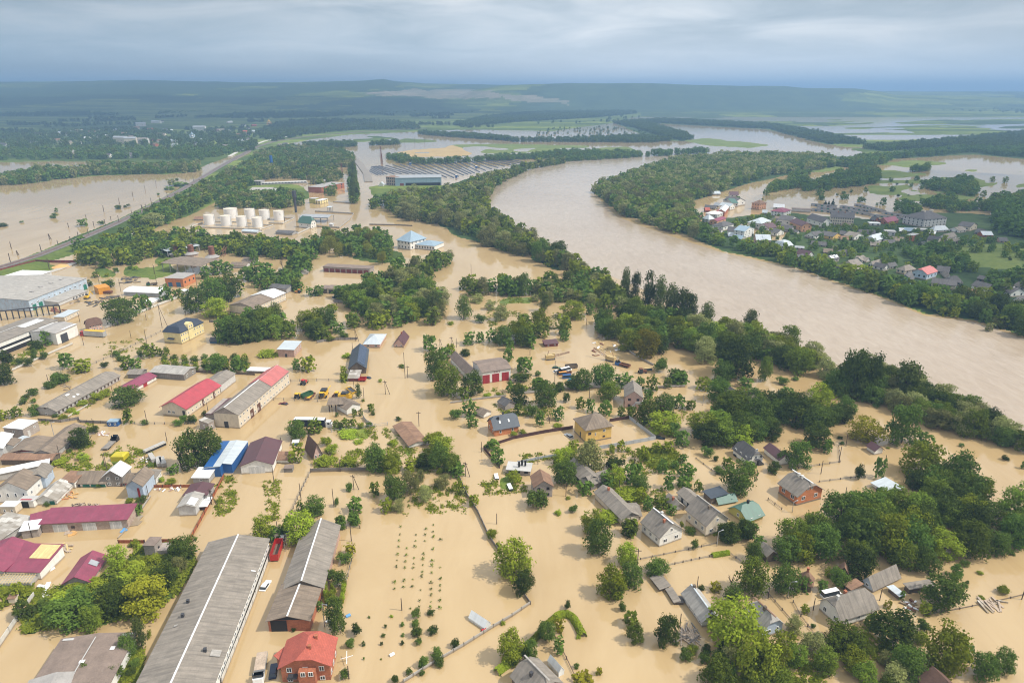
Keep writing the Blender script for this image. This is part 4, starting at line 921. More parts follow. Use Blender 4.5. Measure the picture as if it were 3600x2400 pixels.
def bay(r, L, W, h, rise, flip):
 x = L * (.56 if flip else .44); w_ = 2.2
 mb = MB(); pts = [(x - w_, h), (x - w_, h + 1.6)] + [(x + w_ * math.cos(a), h + 1.6 + w_ * math.sin(a)) for a in (2.6, 2.1, 1.57, 1.05, .55)] + [(x + w_, h + 1.6), (x + w_, h)]
 mb.face([(p, -.35, z) for p, z in pts]); mb.face([(p, 2.2, z) for p, z in pts])
 for a, b in zip(pts, pts[1:]): mb.face([(a[0], -.35, a[1]), (b[0], -.35, b[1]), (b[0], 2.2, b[1]), (a[0], 2.2, a[1])])
 mb.box(x - w_, -.35, -.6, x + w_, .02, h)
 mb.build('bay', 'paleyellow', r)
 for s in (-.8, .8): window(r, (x + s, -.38, h + .9), 0, .9, 1.3)
 c = MB(); c.box(0, 0, 0, .1, .1, .1)
 a = MB(); X = L + .05 if flip else -1.3
 a.slab([(X, W * .35, h * .42), (X + 1.25, W * .35, h * .5), (X + 1.25, W * .75, h * .5), (X, W * .75, h * .42)], .1); a.build('awning', 'tin_navy', r)
 for k in (.15, .3, .62, .75, .9):
  s = MB(); s.box(L * k - .3, W * .08 + .45, h + rise * .40, L * k + .3, W * .08 + .5, h + rise * .58); s.build('skylight', 'frame_white', r)
H_('house', 'large pale yellow house with a dark blue mansard roof', 'house', (1672, 1070), (1880, 967), (1500, 1062), top=970, roof='mansard', rise=3.6, ov=.4, mw='paleyellow', mr='tin_navy', win=[('AB', 4, 2, .8, 1.1, 1.2, 'white', (.0, .36)), ('AB', 4, 2, .8, 1.1, 1.2, 'white', (.54, 1))], extra=bay)
H_('warehouse', 'cream two-storey warehouse with a half white, half brown roof', 'warehouse', (2335, 805), (2632, 668), (2095, 790), top=735, rise=2.3, mw='cream', mr='sheet_brown', gmat='brick_grey', win=[('AB', 14, 2, .9, 1.0)], extra=both(on_roof('roof_patch', 'tin_white', .6, 1.0, -.02, .495), on_roof('roof_patch', 'tin_white', .6, 1.0, .505, 1.02)))
H_('shed', 'dark-roofed shed behind the cream two-storey warehouse', 'shed', (2630, 565), (2462, 548), Wm=10, h=3.2, eave=True, rise=1.2, mw='greywall', mr='sheet_dark')
shelter('open_barn', 'wide brown-roofed open barn on concrete posts by the brick kilns', 'open barn', (1840, 357), (1482, 324), (1882, 282), h=7.0, roof='gable', rise=1.0, mr='sheet_brown', nx=6, eave=True)
shelter('open_barn', 'narrow open barn with a pale sloping roof behind the brick kilns', 'open barn', (1830, 165), (1535, 220), Wm=9, h=5.0, rise=.8, mr='tin_pale', nx=6, eave=True)
H_('hut', 'low brown-roofed hut right of the brick kilns', 'hut', (2265, 376), (2122, 373), Wm=7, top=350, roof='gable', mw='palegrey', mr='sheet_brown')
H_('hut', 'second brown-roofed hut behind the low hut right of the kilns', 'hut', (2325, 340), (2225, 330), Wm=7, top=312, roof='gable', mw='white', mr='sheet_brown')
H_('shed', 'tiny grey shed with a blue side before the clump of trees near the yellow house', 'shed', (1995, 1062), (1930, 1062), Wm=5, top=1042, rise=1.2, mw='door_blue', mr='sheet_dark')
H_('shed', 'low grey shed between the long grey barn and the timber hall', 'shed', (1290, 1345), (1170, 1345), Wm=6, h=2.2, eave=True, rise=.9, mw='timber_grey', mr='sheet_grey')
H_('shed', 'flat-roofed brown shed joining the white workshop with red doors to the timber hall', 'shed', (1440, 1378), (1400, 1385), Wm=5, top=1352, roof='mono', rise=.4, mw='white', mr='tin_maroon')
H_('lean_to', 'long low white-roofed shelter behind the pink roof end', 'lean-to', (2490, 1340), (2275, 1335), Wm=4, top=1318, roof='flat', mw='concrete_dark', mr='tin_white')
# ---------------------------------------------------------------- buildings: centre
tile(900, 800)
H_('house', 'pink house with a pale hipped tin roof standing in water', 'house', (1138, 1105), (992, 1103), (1157, 1012), top=1070, roof='hip', rise=2.6, mw='pink', mr='tin_pale', win=[('AB', 2, 1, 1.4, 1.1)])
H_('house', 'small half-drowned house with a steep maroon roof', 'house', (1357, 1100), (1268, 1098), (1366, 1022), top=1072, axis='y', rise=3.2, mw='pink', mr='tin_maroon', win=[('AB', 2, 1, .8, .9)], chim=[(.5, .6)])
H_('house', 'dark house with blue solar panels over one roof slope', 'house', (1012, 1338), (1035, 1165), (862, 1322), top=1286, rise=3.2, mw='timber', mr='tin_slate', extra=on_roof('solar_panel', 'panel_blue', .04, .98, .06, .48, n=8))
H_('shed', 'shed with a patched tin roof and maroon side below the solar-panelled house', 'shed', (942, 1410), (850, 1412), Wm=8, top=1382, roof='mono', rise=.6, mw='timber_red', mr='sheet_patch')
H_('shed', 'pinkish brick shed with a flat light blue roof', 'shed', (355, 1190), (420, 1112), (208, 1190), top=1122, roof='mono', rise=.3, mw='brick_pink', mr='tin_pale', win=[('AB', 4, 1, .7, 1.2)], doors=[('AC', .45, .58, .45, 'door_dark')])
H_('fire_station', 'white two-storey wing of the red-doored garage, under a brown gable roof', 'depot', (1950, 1412), (1790, 1242), (2082, 1436), top=1352, rise=2.6, mw='white', mr='felt_brown', win=[('AB', 9, 2, .9, 1.2), ('AC', 1, 2, 1.0, 1.2, None, 'white', (.6, 1))])
def garage_sign(r, L, W, h, rise, flip):
 m = MB(); x0 = L * .52; s = .16
 def seg(x, z, a, b): m.box(x0 + x, -.06, h * .80 + z, x0 + x + a, -.01, h * .80 + z + b)
 seg(-1.6, 0, s, .7); seg(-1.1, 0, s, .7); seg(-1.6, .54, .66, s)
 seg(-.5, 0, s, .7); seg(0, 0, s, .7); seg(-.5, .27, .6, s)
 seg(.6, .3, s, .4); seg(1.1, 0, s, .7); seg(.6, .3, .5, s)
 o = m.build('sign_letters', 'door_red', r)
H_('garage', 'white garage with three big red doors and a brown roof', 'garage', (2082, 1437), (2340, 1397), (2000, 1335), top=1328, rise=1.4, mw='white', mr='felt_brown', doors=[('AB', 0.0, .25, .72, 'door_red', 'garage_door'), ('AB', .34, .59, .72, 'door_red', 'garage_door'), ('AB', .68, .93, .72, 'door_red', 'garage_door')], extra=garage_sign)
H_('garage', 'long row of old brick garages with rusty red doors', 'garages', (1045, 428), (620, 406), Wm=9, top=380, roof='flat', mw='brick_grey', mr='felt_brown', doors=[('AB', .03 + i * .122, .125 + i * .122, .7, 'timber_red', 'garage_door') for i in range(8)])
H_('garage', 'low cream garages with dark doors at the edge of the central trees', 'garages', (842, 616), (655, 606), Wm=7, top=570, roof='mono', rise=.5, mw='cream', mr='felt_brown', doors=[('AB', .05, .26, .8, 'door_dark', 'garage_door'), ('AB', .37, .58, .8, 'door_dark', 'garage_door'), ('AB', .7, .92, .8, 'door_dark', 'garage_door')])
H_('shed', 'dark open shed joined to the low cream garages', 'shed', (652, 605), (585, 598), Wm=7, top=566, roof='mono', rise=.4, mw='concrete_dark', mr='felt_brown')
H_('hut', 'grey gabled hut behind the drowned treetops left of the rusty-doored garages', 'hut', (478, 432), (400, 436), Wm=9, top=415, axis='y', rise=2, mw='palegrey', mr='sheet_grey')
H_('hotel', 'white hotel block with a blue pyramid roof among the trees', 'hotel', (1420, 208), (1302, 188), (1495, 160), top=128, roof='pyramid', rise=7.0, ov=.8, mw='white', mr='tin_blue', win=[('AB', 4, 2, 1.1, 1.6), ('AC', 4, 2, 1.1, 1.6)])
H_('hotel_wing', 'long low wing of the blue-roofed hotel', 'hotel wing', (1640, 212), (1470, 196), (1692, 172), top=170, rise=2.6, roof='hip', mw='white', mr='tin_blue', win=[('AB', 7, 1, 1.2, 1.6)])
H_('house', 'maroon-roofed cottage hidden in the weeping willows', 'cottage', (662, 222), (612, 215), Wm=8, top=205, axis='x', rise=1.6, mw='cream', mr='tin_maroon')
H_('shed', 'grey concrete shed at the tree edge above the red shipping cabin', 'shed', (2430, 1065), (2350, 1085), Wm=8, top=1015, roof='flat', mw='brick_grey', mr='felt_grey', win=[('AB', 2, 1, .9, 1.0)], doors=[('AB', .1, .3, .4, 'door_red')])
tile(900, 1300)
H_('hut', 'white gabled hut beside the brown canopy', 'hut', (838, 418), (962, 372), (795, 352), top=362, axis='y', rise=1.7, mw='white', mr='sheet_brown')
shelter('open_shelter', 'brown canopy on posts beside the white gabled hut', 'canopy', (795, 316), (660, 320), (842, 266), h=3.6, roof='mono', rise=.5, mr='sheet_brown', nx=3, post='wood_pole', eave=True)
H_('chapel_house', 'narrow pink hut under a tall steep brown tiled roof', 'hut', (535, 830), (606, 808), (490, 745), top=775, axis='y', rise=4.2, ov=.6, mw='pink', mr='tile_brown', win=[('AB', 2, 1, .7, 1.2)])
H_('barn', 'open-sided brown-roofed barn with a white end wall', 'barn', (1410, 722), (1272, 548), (1545, 660), top=688, rise=.9, ov=.6, mw='white', mr='sheet_rust')
H_('shed', 'rusty-roofed white shed against the maroon-roofed barn', 'shed', (302, 858), (178, 856), Wm=4.5, top=825, roof='mono', rise=.6, mw='white', mr='sheet_rust')
H_('privy', 'small flat timber box shed in front of the maroon-roofed barn', 'shed', (335, 940), (258, 942), Wm=2.6, top=905, roof='flat', ov=.15, mw='timber_grey', mr='felt_brown')
H_('kiosk', 'small kiosk with a white roof and blue sides under the trees', 'kiosk', (392, 694), (335, 698), Wm=2.4, top=668, roof='flat', ov=.15, mw='steel_blue', mr='tin_white')
tile(900, 1800)
H_('barn', 'long grey-roofed barn with a timber gable and a white ridge', 'barn', (612, 685), (765, 125), (258, 668), h=3.7, eave=True, rise=2.6, mw='brick_pink', mr='sheet_grey', gmat='timber', cap='tin_white')
H_('shed', 'brick shed with a torn brown roof and a dark open front', 'shed', (500, 1088), (612, 760), (125, 1088), top=985, rise=1.5, ov=.5, mw='brick_red', mr='sheet_brown', gmat='hole', cap='tin_white', doors=[('AC', .55, .94, .98, 'hole', 'opening')])
def redhouse(r, L, W, h, rise, flip):
 mb = MB(); X = L if flip else 0.0; s = 1 if flip else -1
 mb.box(min(X, X + s * 1.6), W * .28, -.6, max(X, X + s * 1.6), W * .62, h - .6); mb.build('bay', 'brick_red', r)
 b = MB(); b.box(min(X + s * .02, X + s * 1.5), W * .66, 2.2, max(X + s * .02, X + s * 1.5), W * .86, 2.45)
 for k in range(7): b.box(X + s * 1.4 - .03, W * (.66 + .2 * k / 6) - .03, 2.45, X + s * 1.4 + .03, W * (.66 + .2 * k / 6) + .03, 3.3)
 b.build('balcony', 'iron', r)
 for y, z in ((.36, 3.0), (.52, 3.0)): window(r, (X + s * 1.63, W * y, z), math.pi / 2 if flip else -math.pi / 2, 1.1, 1.3)
H_('house', 'brown brick house with a bright red-orange tiled roof', 'house', (672, 1392), (727, 1160), (212, 1452), h=4.8, eave=True, rise=3.0, roof='half', hip=.35, ov=.6, mw='brick_red', mr='tile_red', win=[('AC', 3, 1, 1.2, 1.4, 2.9), ('AC', 3, 1, 1.2, 1.2, .2), ('AB', 3, 2, 1.1, 1.2)], chim=[(.75, .35, 'brick_red'), (.3, .42, 'brick_red')], extra=redhouse)
H_('porch', 'red-tiled side porch of the brown brick house', 'porch', (232, 1352), (345, 1258), (158, 1350), h=3.6, eave=True, roof='mono', rise=.3, mw='brick_red', mr='tile_red')
H_('greenhouse', 'white polythene greenhouse half under water beside the concrete fence', 'greenhouse', (2098, 1086), (1955, 990), (2158, 1040), top=1062, rise=1.5, ov=.1, mw='greenhouse', mr='greenhouse')
# ---------------------------------------------------------------- buildings: right foreground
tile(1800, 1300)
H_('house', 'two-storey pink house with a corner balcony', 'house', (1035, 350), (1190, 358), Wm=11.5, top=245, axis='y', rise=2.8, mw='pink', mr='sheet_grey', win=[('AB', 2, 2, 1.2, 1.2, None, 'brown'), ('AC', 2, 2, 1.0, 1.1, None, 'brown')],
   extra=lambda r, L, W, h, rise, flip: [MB().box(L * .62, -1.6, -.6, L * 1.0, .0, 3.0).build('porch', 'pink', r), MB().box(L * .6, -1.75, 3.0, L * 1.02, .0, 3.2).box(L * .6, -1.75, 3.2, L * 1.02, -1.62, 4.1).box(L * 1.0, -1.6, 3.2, L * 1.02, 0, 4.1).build('balcony', 'palegrey', r), [MB().box(L * .62 - .6 - k * .42, -1.4, -.6, L * .62 - .18 - k * .42, -.4, 2.6 - k * .42).build('step', 'palegrey', r) for k in range(6)]])
tile(900, 1300)
H_('house', 'red brick house with a slate-dark roof and two skylights', 'house', (2192, 612), (2412, 572), (2105, 540), top=545, roof='half', hip=.3, rise=3.8, ov=.5, mw='brick_orange', mr='tin_slate', win=[('AC', 2, 1, .8, 1.4), ('AB', 2, 1, .8, 1.3)], chim=[(.25, .35, 'paint_black'), (.5, .55, 'paint_black')], extra=both(on_roof('skylight', 'frame_white', .25, .31, .16, .27), on_roof('skylight', 'frame_white', .62, .68, .16, .27)))
H_('hut', 'low pale hut behind the slate-roofed brick house', 'hut', (2092, 446), (2160, 415), (2056, 398), top=412, axis='y', rise=1.2, mw='white', mr='sheet_brown')
H_('hut', 'dark grey gabled hut right behind the slate-roofed brick house', 'hut', (2290, 372), (2380, 345), (2243, 325), top=330, axis='y', rise=1.6, mw='brick_grey', mr='sheet_dark')
tile(1800, 1300)
H_('house', 'tall yellow house with a brown pyramid roof', 'house', (675, 672), (910, 628), (558, 570), top=546, roof='pyramid', rise=3.6, ov=.6, mw='yellow', mr='sheet_brown', win=[('AB', 1, 1, 1.3, 1.1, 3.3, 'brown', (.05, .25)), ('AB', 1, 1, .5, 1.4, 2.5, 'white', (.3, .45)), ('AB', 1, 1, 1.1, 1.1, 3.6, 'white', (.62, .8)), ('AB', 1, 1, 1.1, .8, 1.2, 'brown', (.62, .8)), ('AB', 1, 1, .6, .8, .6, 'brown', (.08, .2))], doors=[('AC', .42, .5, .45, 'door_dark')],
   extra=lambda r, L, W, h, rise, flip: MB().box(-.06, -.06, -.6, L + .06, W + .06, .55).build('plinth', 'concrete_dark', r))
H_('house', 'unfinished grey block house with a rusty-brown roof', 'house', (205, 1178), (370, 1166), (70, 1085), top=1072, axis='y', rise=2.2, mw='brick_grey', mr='sheet_rust', win=[('AB', 2, 2, 1.0, 1.0, None, 'hole'), ('AC', 2, 1, .9, 1.0, 2.4, 'hole')])
H_('ruin', 'flat-roofed unfinished concrete house with black roof vents', 'ruin', (165, 975), (-50, 958), (212, 905), top=932, roof='flat', ov=.3, mw='brick_grey', mr='felt_pale', win=[('AB', 3, 1, 1.3, 1.1, 1.0, 'hole')], chim=[(.75, .6, 'hole'), (.6, .7, 'hole'), (.5, .4, 'hole')])
H_('house', 'old collapsing house with a mossy grey roof under the pale willow', 'house', (668, 1036), (500, 872), (770, 955), h=2.4, eave=True, rise=2.0, mw='timber_grey', mr='sheet_grey')
H_('barn', 'grey-roofed crosswise wing of the old collapsing house', 'barn', (728, 1050), (900, 985), (662, 985), h=2.5, eave=True, rise=1.8, mw='timber_grey', mr='sheet_grey')
H_('barn', 'long narrow grey-roofed barn behind the white-walled houses', 'barn', (1015, 1372), (765, 1122), (1168, 1334), h=2.7, eave=True, rise=1.9, mw='cream', mr='sheet_grey', gmat='timber_grey', win=[('AC', 2, 1, .7, 1.0)], chim=[(.2, .5)])
H_('shed', 'short weathered wing at the near end of the long narrow barn', 'shed', (1180, 1378), (1075, 1384), Wm=7, top=1336, rise=1.3, mw='timber_grey', mr='sheet_grey')
H_('house', 'whitewashed house with a brown chimney, nearest the flooded field', 'house', (1352, 1627), (1190, 1487), (1580, 1572), top=1532, rise=3.4, ov=.5, mw='white', mr='sheet_grey', cap='tin_white', win=[('AB', 3, 1, 1.1, 1.3), ('AC', 2, 1, 1.4, 1.2, 1.1), ('AC', 1, 1, .9, 1.1, 4.3)], chim=[(.72, .38), (.38, .55, 'palegrey')],
   extra=lambda r, L, W, h, rise, flip: MB().box(-.05 if not flip else -.05, -.05, h - .25, L + .05, W + .05, h - .05).build('cornice', 'palegrey', r))
H_('house', 'whitewashed house with a grey roof, between the brown-chimneyed house and the green-roofed house', 'house', (1775, 1530), (1597, 1382), (1990, 1482), top=1422, rise=3.6, ov=.5, mw='cream', mr='sheet_grey', cap='sheet_pale', win=[('AB', 3, 1, 1.1, 1.3), ('AC', 2, 1, 1.2, 1.2, 1.1), ('AC', 1, 1, .9, 1.1, 4.4)], chim=[(.65, .4, 'timber')])
H_('shed', 'long grey-roofed shed with white posts behind the cream-walled house', 'shed', (1640, 1225), (1525, 1125), (1742, 1188), h=2.6, eave=True, rise=1.3, mw='white', mr='sheet_grey', doors=[('AB', .1, .25, .8, 'door_dark'), ('AB', .55, .7, .8, 'door_dark')])
H_('shed', 'slate-blue flat shed roof behind the small green roof', 'shed', (1832, 1176), (1765, 1115), (1962, 1138), h=2.4, eave=True, roof='mono', rise=.5, mw='timber', mr='tin_slate')
H_('summer_kitchen', 'small lime hut with a green tin roof', 'hut', (1900, 1247), (1842, 1190), (2048, 1208), top=1225, axis='y', rise=1.5, mw='lime', mr='tin_green')
H_('house', 'lime-yellow house with a dark green tin roof', 'house', (2158, 1427), (1988, 1312), (2345, 1396), top=1383, axis='y', roof='half', hip=.35, rise=3.0, ov=.5, mw='lime', mr='tin_green', win=[('AB', 1, 1, .9, 1.2, 1.0), ('AC', 2, 1, .9, 1.2, 1.0)], chim=[(.5, .55, 'paint_black')])
H_('shed', 'grey gabled shed between the long barn and the cream-walled house', 'shed', (1492, 1302), (1400, 1215), (1560, 1268), top=1265, rise=1.4, mw='greywall', mr='sheet_grey', chim=[(.5, .35)])
H_('house', 'white two-storey house with a dark roof and an outside stair', 'house', (2165, 885), (2028, 778), (2342, 893), top=822, roof='half', hip=.4, rise=3.2, ov=.5, mw='white', mr='sheet_dark', win=[('AB', 3, 1, 1.0, 1.3, 2.2), ('AC', 3, 1, 1.1, 1.2, 2.6), ('AC', 1, 1, .9, 1.1, 5.6)], doors=[('AC', .48, .58, .42, 'door_white'), ('AB', .75, .95, .3, 'hole', 'garage_door')],
   extra=lambda r, L, W, h, rise, flip: [[MB().box((L + .1 if flip else -1.1), W * .62 + k * .42, -.4, (L + 1.1 if flip else -.1), W * .62 + k * .42 + .42, 2.5 - k * .42).build('step', 'iron', r) for k in range(6)], MB().box((L if flip else -1.2), W * .4, 2.5, (L + 1.2 if flip else 0), W * .62, 2.65).build('landing', 'iron', r)])
H_('house', 'old stepped house with two brown roofs among orchard trees', 'house', (2192, 302), (2062, 228), (2306, 265), h=5.2, eave=True, rise=1.8, mw='white', mr='sheet_brown', win=[('AB', 4, 1, .9, 1.0, 3.2), ('AC', 2, 1, .9, 1.0, 3.2)], chim=[(.5, .45), (.2, .5)])
H_('lean_to', 'low front roof of the old stepped house', 'lean-to', (2165, 378), (1975, 282), (2235, 345), h=2.7, eave=True, roof='mono', rise=.9, mw='white', mr='sheet_grey', win=[('AB', 7, 1, .7, 1.1, .9)])
H_('barn', 'dark-roofed barn left of the old stepped house', 'barn', (2042, 246), (1960, 190), (2085, 212), h=3.0, eave=True, rise=1.8, mw='timber', mr='sheet_dark')
tile(1800, 1800)
H_('cottage', 'long white cottage with a pale grey roof and a dark gable', 'cottage', (1742, 1056), (1567, 802), (1890, 1020), top=995, rise=2.0, ov=.5, mw='white', mr='sheet_pale', gmat='timber', cap='tin_pale', win=[('AB', 4, 1, .8, 1.1)], chim=[(.08, .55, 'timber'), (.97, .5, 'timber')])
H_('shed', 'low flat shed roof barely above water under the round bush', 'shed', (1362, 700), (1285, 605), (1452, 692), h=1.0, eave=True, roof='mono', rise=.3, mw='timber', mr='sheet_grey')
H_('shed', 'narrow low shed roof linking the flat shed roof to the long white cottage', 'shed', (1490, 828), (1413, 706), (1540, 812), h=.8, eave=True, roof='mono', rise=.2, ov=.2, mw='timber', mr='sheet_grey')
H_('shed', 'little dark platform roof touching the long white cottage', 'shed', (1515, 830), (1500, 775), (1572, 815), h=.7, eave=True, roof='flat', ov=.1, mw='timber', mr='sheet_dark')
H_('house', 'white house with a broad pale grey roof beside the biggest green tree', 'house', (2285, 1165), (2118, 1000), (2530, 1145), top=1085, roof='half', hip=.45, rise=3.3, ov=.5, mw='bluewall', mr='sheet_pale', cap='sheet_rust', win=[('AC', 1, 1, 1.7, 1.1, 1.2, 'white', (.1, .5)), ('AC', 1, 1, .7, 1.1, 1.2, 'white', (.6, .9)), ('AC', 1, 1, .8, .8, 4.2)], chim=[(.55, .45, 'timber')])
H_('house', 'grey-roofed house cut by the bottom edge beside a white greenhouse', 'house', (205, 1720), (0, 1500), (520, 1625), h=3.6, eave=True, roof='half', hip=.4, rise=3.2, mw='timber', mr='sheet_grey', cap='sheet_pale', chim=[(.5, .3, 'iron')])
H_('greenhouse', 'white corrugated greenhouse behind the bottom-edge house', 'greenhouse', (428, 1512), (328, 1398), (492, 1500), h=1.3, rise=1.3, ov=.1, mw='greenhouse', mr='greenhouse')
H_('shed', 'dark-roofed shed in the trees right of the rose bushes', 'shed', (2345, 395), (2270, 320), (2420, 365), h=2.6, eave=True, rise=1.3, mw='timber', mr='sheet_grey')
tile(2700, 1300)
H_('house', 'orange brick house with a grey half-hipped roof and white windows', 'house', (258, 1247), (95, 1130), (508, 1202), top=1153, roof='half', hip=.3, rise=3.6, ov=.6, mw='brick_orange', mr='sheet_grey', cap='tin_white', win=[('AB', 2, 1, 1.5, 1.5, 1.6), ('AC', 2, 1, 1.5, 1.5, 1.6), ('AC', 2, 1, .9, 1.1, 5.2, 'white', (.32, .62))], chim=[(.55, .46, 'white'), (.35, .46, 'white')],
   extra=lambda r, L, W, h, rise, flip: MB().box(-.06, -.06, -.6, L + .06, W + .06, .6).build('plinth', 'concrete_dark', r))
H_('shed', 'long white shed with a pale tin roof under the dark trees', 'shed', (1102, 1162), (950, 1072), (1218, 1122), top=1128, roof='mono', rise=.5, mw='white', mr='tin_pale', win=[('AB', 1, 1, .8, .7, 1.0, 'white', (.1, .25))], doors=[('AB', .4, .7, .8, 'door_dark')])
H_('hut', 'small white hut with a maroon roof under the yellow-green tree', 'hut', (975, 782), (905, 738), (1052, 772), top=738, rise=1.4, mw='white', mr='tin_maroon')
H_('shed', 'dark maroon-roofed shed right of the house with the outside stair', 'shed', (105, 822), (-30, 712), (162, 778), h=2.6, eave=True, rise=1.5, mw='white', mr='tin_maroon')
tile(2700, 1800)
H_('house', 'white house with a big brown-grey half-hipped roof and a caravan behind', 'house', (656, 1062), (468, 892), (982, 955), top=976, axis='y', roof='half', hip=.45, rise=3.7, ov=.5, mw='white', mr='sheet_grey', win=[('AB', 2, 1, 1.1, 1.4), ('AC', 3, 1, 1.0, 1.3), ('AB', 1, 1, .9, 1.0, 4.4)], chim=[(.4, .4), (.55, .1, 'palegrey')])
H_('house', 'low grey-roofed house with a whitewashed gable under the dark wood', 'house', (960, 737), (850, 662), (1238, 648), top=700, axis='y', rise=2.6, mw='bluewall', mr='sheet_grey', win=[('AB', 1, 1, 1.0, .9, .9)], doors=[('AC', .3, .4, .8, 'door_brown')])
H_('cottage', 'cottage with a rusty red hipped roof deep in the trees', 'cottage', (405, 662), (290, 628), (552, 632), h=2.8, eave=True, axis='y', roof='hip', rise=2.6, mw='timber', mr='sheet_rust', chim=[(.5, .5)])
H_('hut', 'rusty gabled hut behind the trees right of the rusty hipped cottage', 'hut', (745, 572), (640, 545), (822, 552), h=2.6, eave=True, axis='y', rise=2.2, mw='timber', mr='sheet_rust')
H_('shed', 'flat rust-brown shed roof beside the whitewashed gable', 'shed', (762, 705), (712, 668), (856, 668), h=1.8, eave=True, roof='mono', rise=.4, mw='timber', mr='sheet_rust')
H_('house', 'brown tiled roof of a house cut by the bottom edge', 'house', (1560, 1700), (1395, 1528), (1715, 1592), h=3.4, eave=True, rise=2.6, mw='brick_grey', mr='tile_brown')
H_('lean_to', 'tilted tin lean-to before the low grey-roofed house', 'lean-to', (1205, 765), (1110, 690), (1235, 745), h=1.4, eave=True, roof='flat', mw='timber', mr='tin_pale')
H_('shed', 'grey shed roof half hidden by the rightmost yard trees', 'shed', (1300, 700), (1260, 660), (1480, 630), h=1.8, eave=True, roof='mono', rise=.4, mw='timber', mr='sheet_grey')
# ---------------------------------------------------------------- buildings: middle distance
tile(900, 200)
H_('warehouse', 'long blue-grey steel warehouse in front of the solar park', 'warehouse', (1705, 1182), (1282, 1188), Wm=26, top=1108, roof='mono', rise=1.2, mw='tin_blue', mr='tin_grey', doors=[('AB', .02, .78, .38, 'hole', 'opening'), ('AB', .82, .9, .35, 'timber_red', 'garage_door')])
H_('warehouse', 'old brick five-bay block at the left end of the steel warehouse', 'warehouse', (1280, 1186), (1198, 1180), Wm=26, top=1108, roof='flat', mw='brick_old', mr='sheet_rust', win=[('AB', 5, 3, 1.6, 2.2, None, 'hole')])
H_('hut', 'tiny white gabled house at the roadside before the steel warehouse', 'cottage', (1170, 1190), (1132, 1190), Wm=9, top=1172, axis='y', rise=3, mw='white', mr='tin_pale')
H_('hall', 'dark red brick hall with a flat grey roof', 'hall', (605, 1252), (482, 1245), (628, 1195), top=1200, roof='flat', mw='brick_red', mr='felt_grey', win=[('AC', 4, 2, 2.0, 2.0)])
H_('hall', 'second flat-roofed hall behind the dark red brick hall', 'hall', (622, 1170), (500, 1165), Wm=16, top=1142, roof='flat', mw='brick_old', mr='felt_grey')
H_('hut', 'white gabled house at the river trees with a dark attic window', 'cottage', (1812, 1456), (1735, 1456), Wm=9, top=1441, axis='y', rise=3.6, mw='white', mr='sheet_grey', win=[('AB', 1, 1, 1.6, 1.3, 1.5, 'hole')])
H_('ruin', 'long windowless ruin among trees beyond the oil tanks', 'ruin', (610, 1042), (455, 1038), Wm=12, top=1018, roof='flat', mw='brick_old', mr='felt_brown', win=[('AB', 7, 1, 2.2, 2.0, 1.5, 'hole')])
H_('shed', 'grey sloping shed beside the long windowless ruin', 'shed', (672, 1070), (605, 1068), Wm=14, top=1040, rise=2, mw='greywall', mr='sheet_grey')
H_('house', 'white house by the railway near the flooded lake', 'house', (288, 825), (245, 825), Wm=14, top=802, rise=3, mw='white', mr='sheet_dark', win=[('AB', 3, 2, 1.2, 1.3)])
H_('house', 'pale shed joined to the white house by the railway', 'house', (243, 824), (195, 822), Wm=10, top=810, rise=2.5, mw='cream', mr='sheet_grey')
H_('house', 'white gabled house in the trees by the pale road bend', 'cottage', (372, 1005), (338, 1005), Wm=9, top=988, axis='y', rise=3, mw='white', mr='sheet_rust')
H_('silo_house', 'grey peaked shed in the trees right of the blue silo', 'shed', (262, 1068), (195, 1066), Wm=10, top=1045, roof='hip', rise=3, mw='palegrey', mr='sheet_grey')
tile(600, 560, 450)
H_('warehouse', 'long grey flat-roofed warehouse, shorter left part', 'warehouse', (1662, 482), (1437, 480), Wm=14, top=408, roof='flat', mw='greywall', mr='felt_grey', win=[('AB', 5, 2, 1.4, 1.4, None, 'hole')])
H_('warehouse', 'long grey flat-roofed warehouse, longer right part', 'warehouse', (2500, 445), (1668, 478), Wm=14, top=412, roof='flat', mw='greywall', mr='felt_pale', win=[('AB', 14, 1, 2.4, 1.4, 1.6, 'hole')])
H_('hall', 'humped pale hall with a tin side roof before the long grey warehouse', 'hall', (1830, 640), (1955, 592), (1672, 560), top=575, rise=2.6, axis='y', mw='palegrey', mr='sheet_pale')
H_('house', 'white house with a blue-green roof among the trees behind the oil tanks', 'house', (1325, 838), (1167, 835), Wm=11, top=790, rise=3.4, mw='white', mr='tin_green', win=[('AB', 5, 1, 1.1, 1.4)])
H_('shelter', 'curved pale shelter roof in front of the oil tanks', 'shelter', (1592, 1372), (1312, 1352), Wm=7, top=1342, roof='arch', rise=1.2, mw='palegrey', mr='tin_pale')
H_('shed', 'dark-roofed long shed right of the curved shelter', 'shed', (2232, 1400), (1930, 1380), Wm=10, top=1362, rise=1.4, mw='greywall', mr='sheet_dark')
H_('hut', 'brown-roofed hut at the left foot of the oil tanks', 'hut', (600, 1128), (430, 1128), Wm=9, top=1100, rise=2.2, mw='concrete', mr='sheet_rust')
tile(1000, 640, 450)
H_('office', 'yellow two-storey office with a white roof in the flood', 'office', (662, 412), (570, 406), (722, 372), top=345, roof='flat', mw='paleyellow', mr='tin_white', win=[('AB', 2, 2, 1.2, 1.3), ('AC', 3, 2, 1.1, 1.2)])
H_('office', 'olive-yellow blank wing joined to the yellow office', 'office', (572, 396), (460, 392), Wm=9, top=308, roof='flat', mw='lime', mr='felt_pale')
shelter('loading_canopy', 'long blue-grey loading canopy over the flooded depot', 'canopy', (805, 752), (288, 738), (888, 700), h=5.6, roof='gable', rise=.9, mr='tin_grey', nx=5, fascia='tin_grey')
